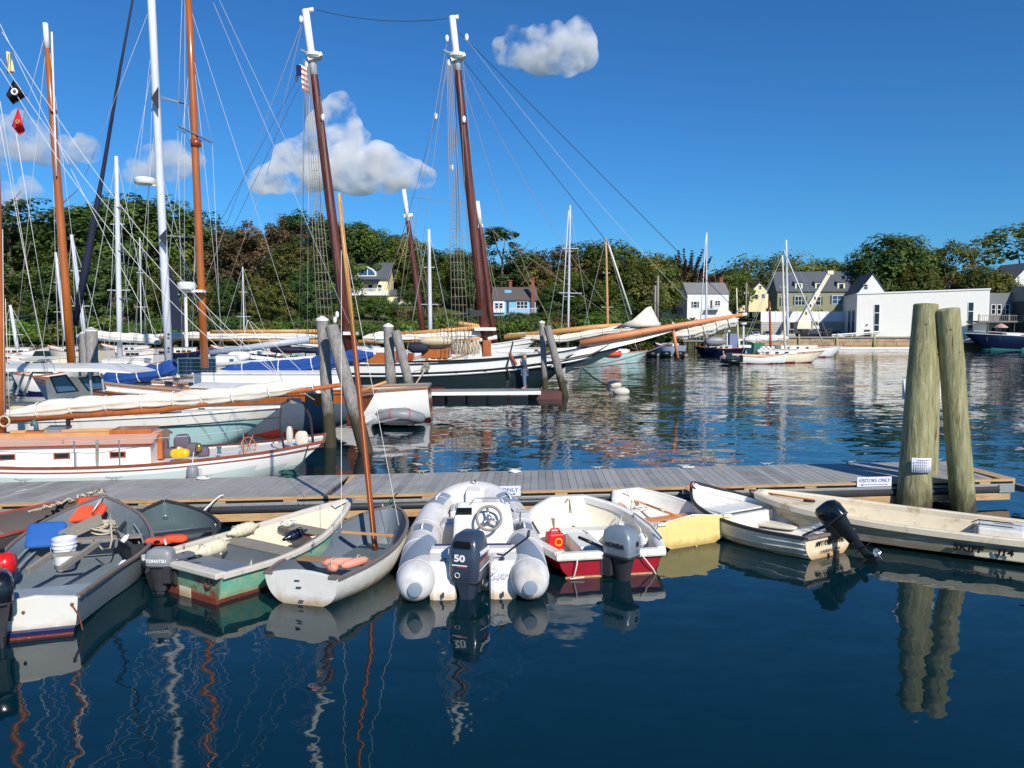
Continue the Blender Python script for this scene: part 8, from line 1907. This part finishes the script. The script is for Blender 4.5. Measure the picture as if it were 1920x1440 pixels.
for (u, v, Y_, nm_, m__) in ((448, 668, 31, 'white life raft canister on deck beside the deckhouse', mWhite), (612, 664, 33, 'navy covered bundle by the leaning pile', mNavyC), (260, 690, 29, 'heap of pale sail under the blue staysail cover', mSailW)):
    t = thing('deck_bundle', nm_, 'bundle', P(u, v, Y_)); puff(t, P(u, v, Y_), .45, .3, .2, m__, .2, 'cover', p=.6)
# quay-side boats on the right
yacht('pale blue-grey sloop moored left of the navy sloop at the wharf', 1228, 1282, 118, 3, mat('pale_blue_hull', (150, 168, 196), .3), 1.7, None, name='sailing_yacht', bow_right=False, beam=1.6)
t, st, L = yacht('navy sloop under the timber wharf with a tall white mast', 1300, 1400, 118, 3, mNavyHull, 1.3, ((1325, 436), (1324, 650), .15, mAlu), beam=1.6, bow_right=False)
line(t, (1324, 440), (1312, 625), 119, None, .07, mAlu, 'furled_jib')
puff(t, P(1340, 640, 117), 1.6, .8, .7, mMotGrey, 0, 'grey_cover')
t, st, L = yacht('white workboat with a blue pilothouse at the quay', 1360, 1430, 122, 2, mWhite, 1.2, None, name='workboat', bow_right=False, beam=1.5, cat='workboat')
a = P(1368, 652, 121); MB().box(a.x, a.x+1.3, 121, 123, 1, 3.4).build('pilothouse', mat('blue_grey_house', (110, 124, 160), .6), t, world=True); MB().box(a.x+1.4, a.x+4, 121, 123, 1, 2.6).build('wheelhouse', mWhite, t, world=True); MB().box(a.x+1.7, a.x+3.6, 120.9, 120.98, 1.7, 2.3).build('window', mGlass, t, world=True)
for u, v in ((1363, 622), (1394, 608)): MB().tube([P(u, 650, 121), P(u, v, 121)], .14, 6).build('white_post', mWhite, t, world=True); MB().lathe([(.5, 0), (.5, .25)], P(u, v, 121)).build('lamp_cap', mWhite, t, world=True)
mast(t, (1381, 540), (1384, 650), 121, .12, .08, mCream)
t, st, L = yacht('white ketch with varnished trim lying against the quay', 1405, 1581, 108, 4, mWhite, 1.45, ((1474, 450), (1477, 640), .19, mAlu), beam=1.7, bottom=mBootRed)
furled(t, [P(1395, 637, 108), P(1440, 636, 108), P(1478, 634, 108)], .35, mSailW, 50, 'furled_mainsail', n=24, ties=3)
t, st, L = yacht('cream ketch with a red boot stripe in front of the quay yachts', 1366, 1546, 88, 1.5, mCream, 1.15, ((1467, 478), (1472, 655), .14, mCream), beam=1.6, bottom=mBootRed)
mast(t, (1443, 565), (1445, 660), 88, .13, .1, mVarnD); line(t, (1470, 470), (1544, 645), 88.5, 88, .08, mAlu, 'furled_jib'); line(t, (1467, 480), (1392, 645), 88.5, None, .03, mWire, 'stay')
MB().box(gx(1411, 88), gx(1431, 88), 87.6, 88.6, 1.1, P(1420, 643, 88).z).build('green_canvas_dodger', mat('green_canvas', (50, 110, 84), .8), t, world=True)
for k in range(9): puff(t, P(1424+k*3, 658-(k % 3)*3, 87.4), .28, .2, .18, mFendW, k, 'fender')
# small white launch with a seated rower
loc, rz, L = place(1378, 85.5, 1476, 86)
t = thing('white_launch', 'small white launch with a varnished rail lying in front of the cream ketch', 'launch', loc, rz)
deck_hull(t, L, dict(beam=[(0, .7), (.5, 1.0), (.85, .55), (1, .03)], sheer=[(0, .9), (.5, .75), (1, 1.15)], keel=[(0, -.1), (.5, -.3), (1, .1)]), mWhite, mSparT, mVarn, bottom=mBootRed, bz=.1, rake_b=.3, bul=.2)
loc, rz, L = place(1388, 84.5, 1352, 85)
t = thing('black_tender', 'dark inflatable tender with an outboard beside the white launch', 'inflatable boat', loc, rz)
MB().tube([(.1, -.6, .3), (1.5, -.6, .32), (2.1, 0, .4), (1.5, .6, .32), (.1, .6, .3)], .24, 10).build('tubes', mBlack, t, smooth=True); MB().box(0, 1.9, -.5, .5, .05, .2).build('floor', mDkGrey, t); MB().box(-.3, .1, -.2, .2, .2, 1.0).build('outboard_motor', mMotBlk, t, bevel=.05)
J2 = dict(J); J2.update(pelvis=(0, 0, .28), waist=(-.03, 0, .42), chest=(-.06, 0, .66), neck=(-.10, 0, .84), head=(-.13, 0, .98), hipL=(-.03, -.10, .26), kneeL=(-.42, -.14, .40), ankL=(-.50, -.14, .02), toeL=(-.62, -.14, .0), hipR=(-.03, .10, .26), kneeR=(-.42, .14, .38), ankR=(-.52, .14, .02), toeR=(-.64, .14, .0), shL=(-.06, -.18, .78), elL=(-.2, -.24, .56), wrL=(-.4, -.2, .5), haL=(-.48, -.2, .5), shR=(-.06, .18, .78), elR=(.1, .26, .58), wrR=(.25, .2, .5), haR=(.32, .18, .5))
person('person in a pinkish shirt sitting at the end of the dark tender', (gx(1358, 85), 85.0, .32), J2, E, RAD, PM, head='head', parts=[('shirt', ['pelvis', 'waist', 'chest', 'neck', 'shL', 'elL', 'shR', 'elR'], 'pink', 1.15), ('trousers', ['pelvis', 'hipL', 'kneeL', 'ankL', 'hipR', 'kneeR', 'ankR'], 'jean', 1.12)])
# navy yacht at the right edge
loc, rz, L = place(2080, 164, 1806, 167)
t = thing('navy_motor_yacht', 'long navy blue hulled yacht with white deck entering at the right edge', 'motor yacht', loc, rz)
deck_hull(t, L, dict(beam=[(0, 2), (.4, 2.6), (.8, 1.8), (.94, .8), (1, .06)], sheer=[(0, 2.6), (.5, 2.8), (1, 3.6)], keel=[(0, -.5), (.6, -.8), (.95, -.3), (1, .3)]), mNavyHull, mGelW, mWhite, bottom=mBootGreen, bz=.3, rake_b=3.6, bul=.2, rail=(.12, .1))
cabin(t, L*.3, L*.72, 1.5, 2.6, 3.5, mWhite, mWhite, .15, .6)
for k in range(3): MB().box(L*(.42+k*.1)-.4, L*(.42+k*.1)+.4, 1.3, 1.7, 2.9, 3.2).build('window', mGlass, t)
for v in (2.6,): MB().tube([(L*.3, 2.3, 2.9), (L*.95, .9, 4.1)], .05, 5).build('rail', mWhite, t)
# two low boats behind the schooner bow
yacht('low white launch lying on the water below the schooner bowsprit', 1105, 1212, 98, 1, mWhite, .9, None, name='launch', beam=1.3, cat='launch', bottom=mWhite)
tg = thing('float_stage', 'low dark float with black barrels by the pale blue sloop', 'float', (gx(1200, 112), 112, 0)); MB().box(0, 7, 0, 2, .1, .45).build('deck', mOldWood, tg)
for k in range(3): MB().tube([(1+k*2, -.1, .4), (2.4+k*2, -.1, .4)], .45, 12).build('barrel', mBlack, tg, smooth=True)
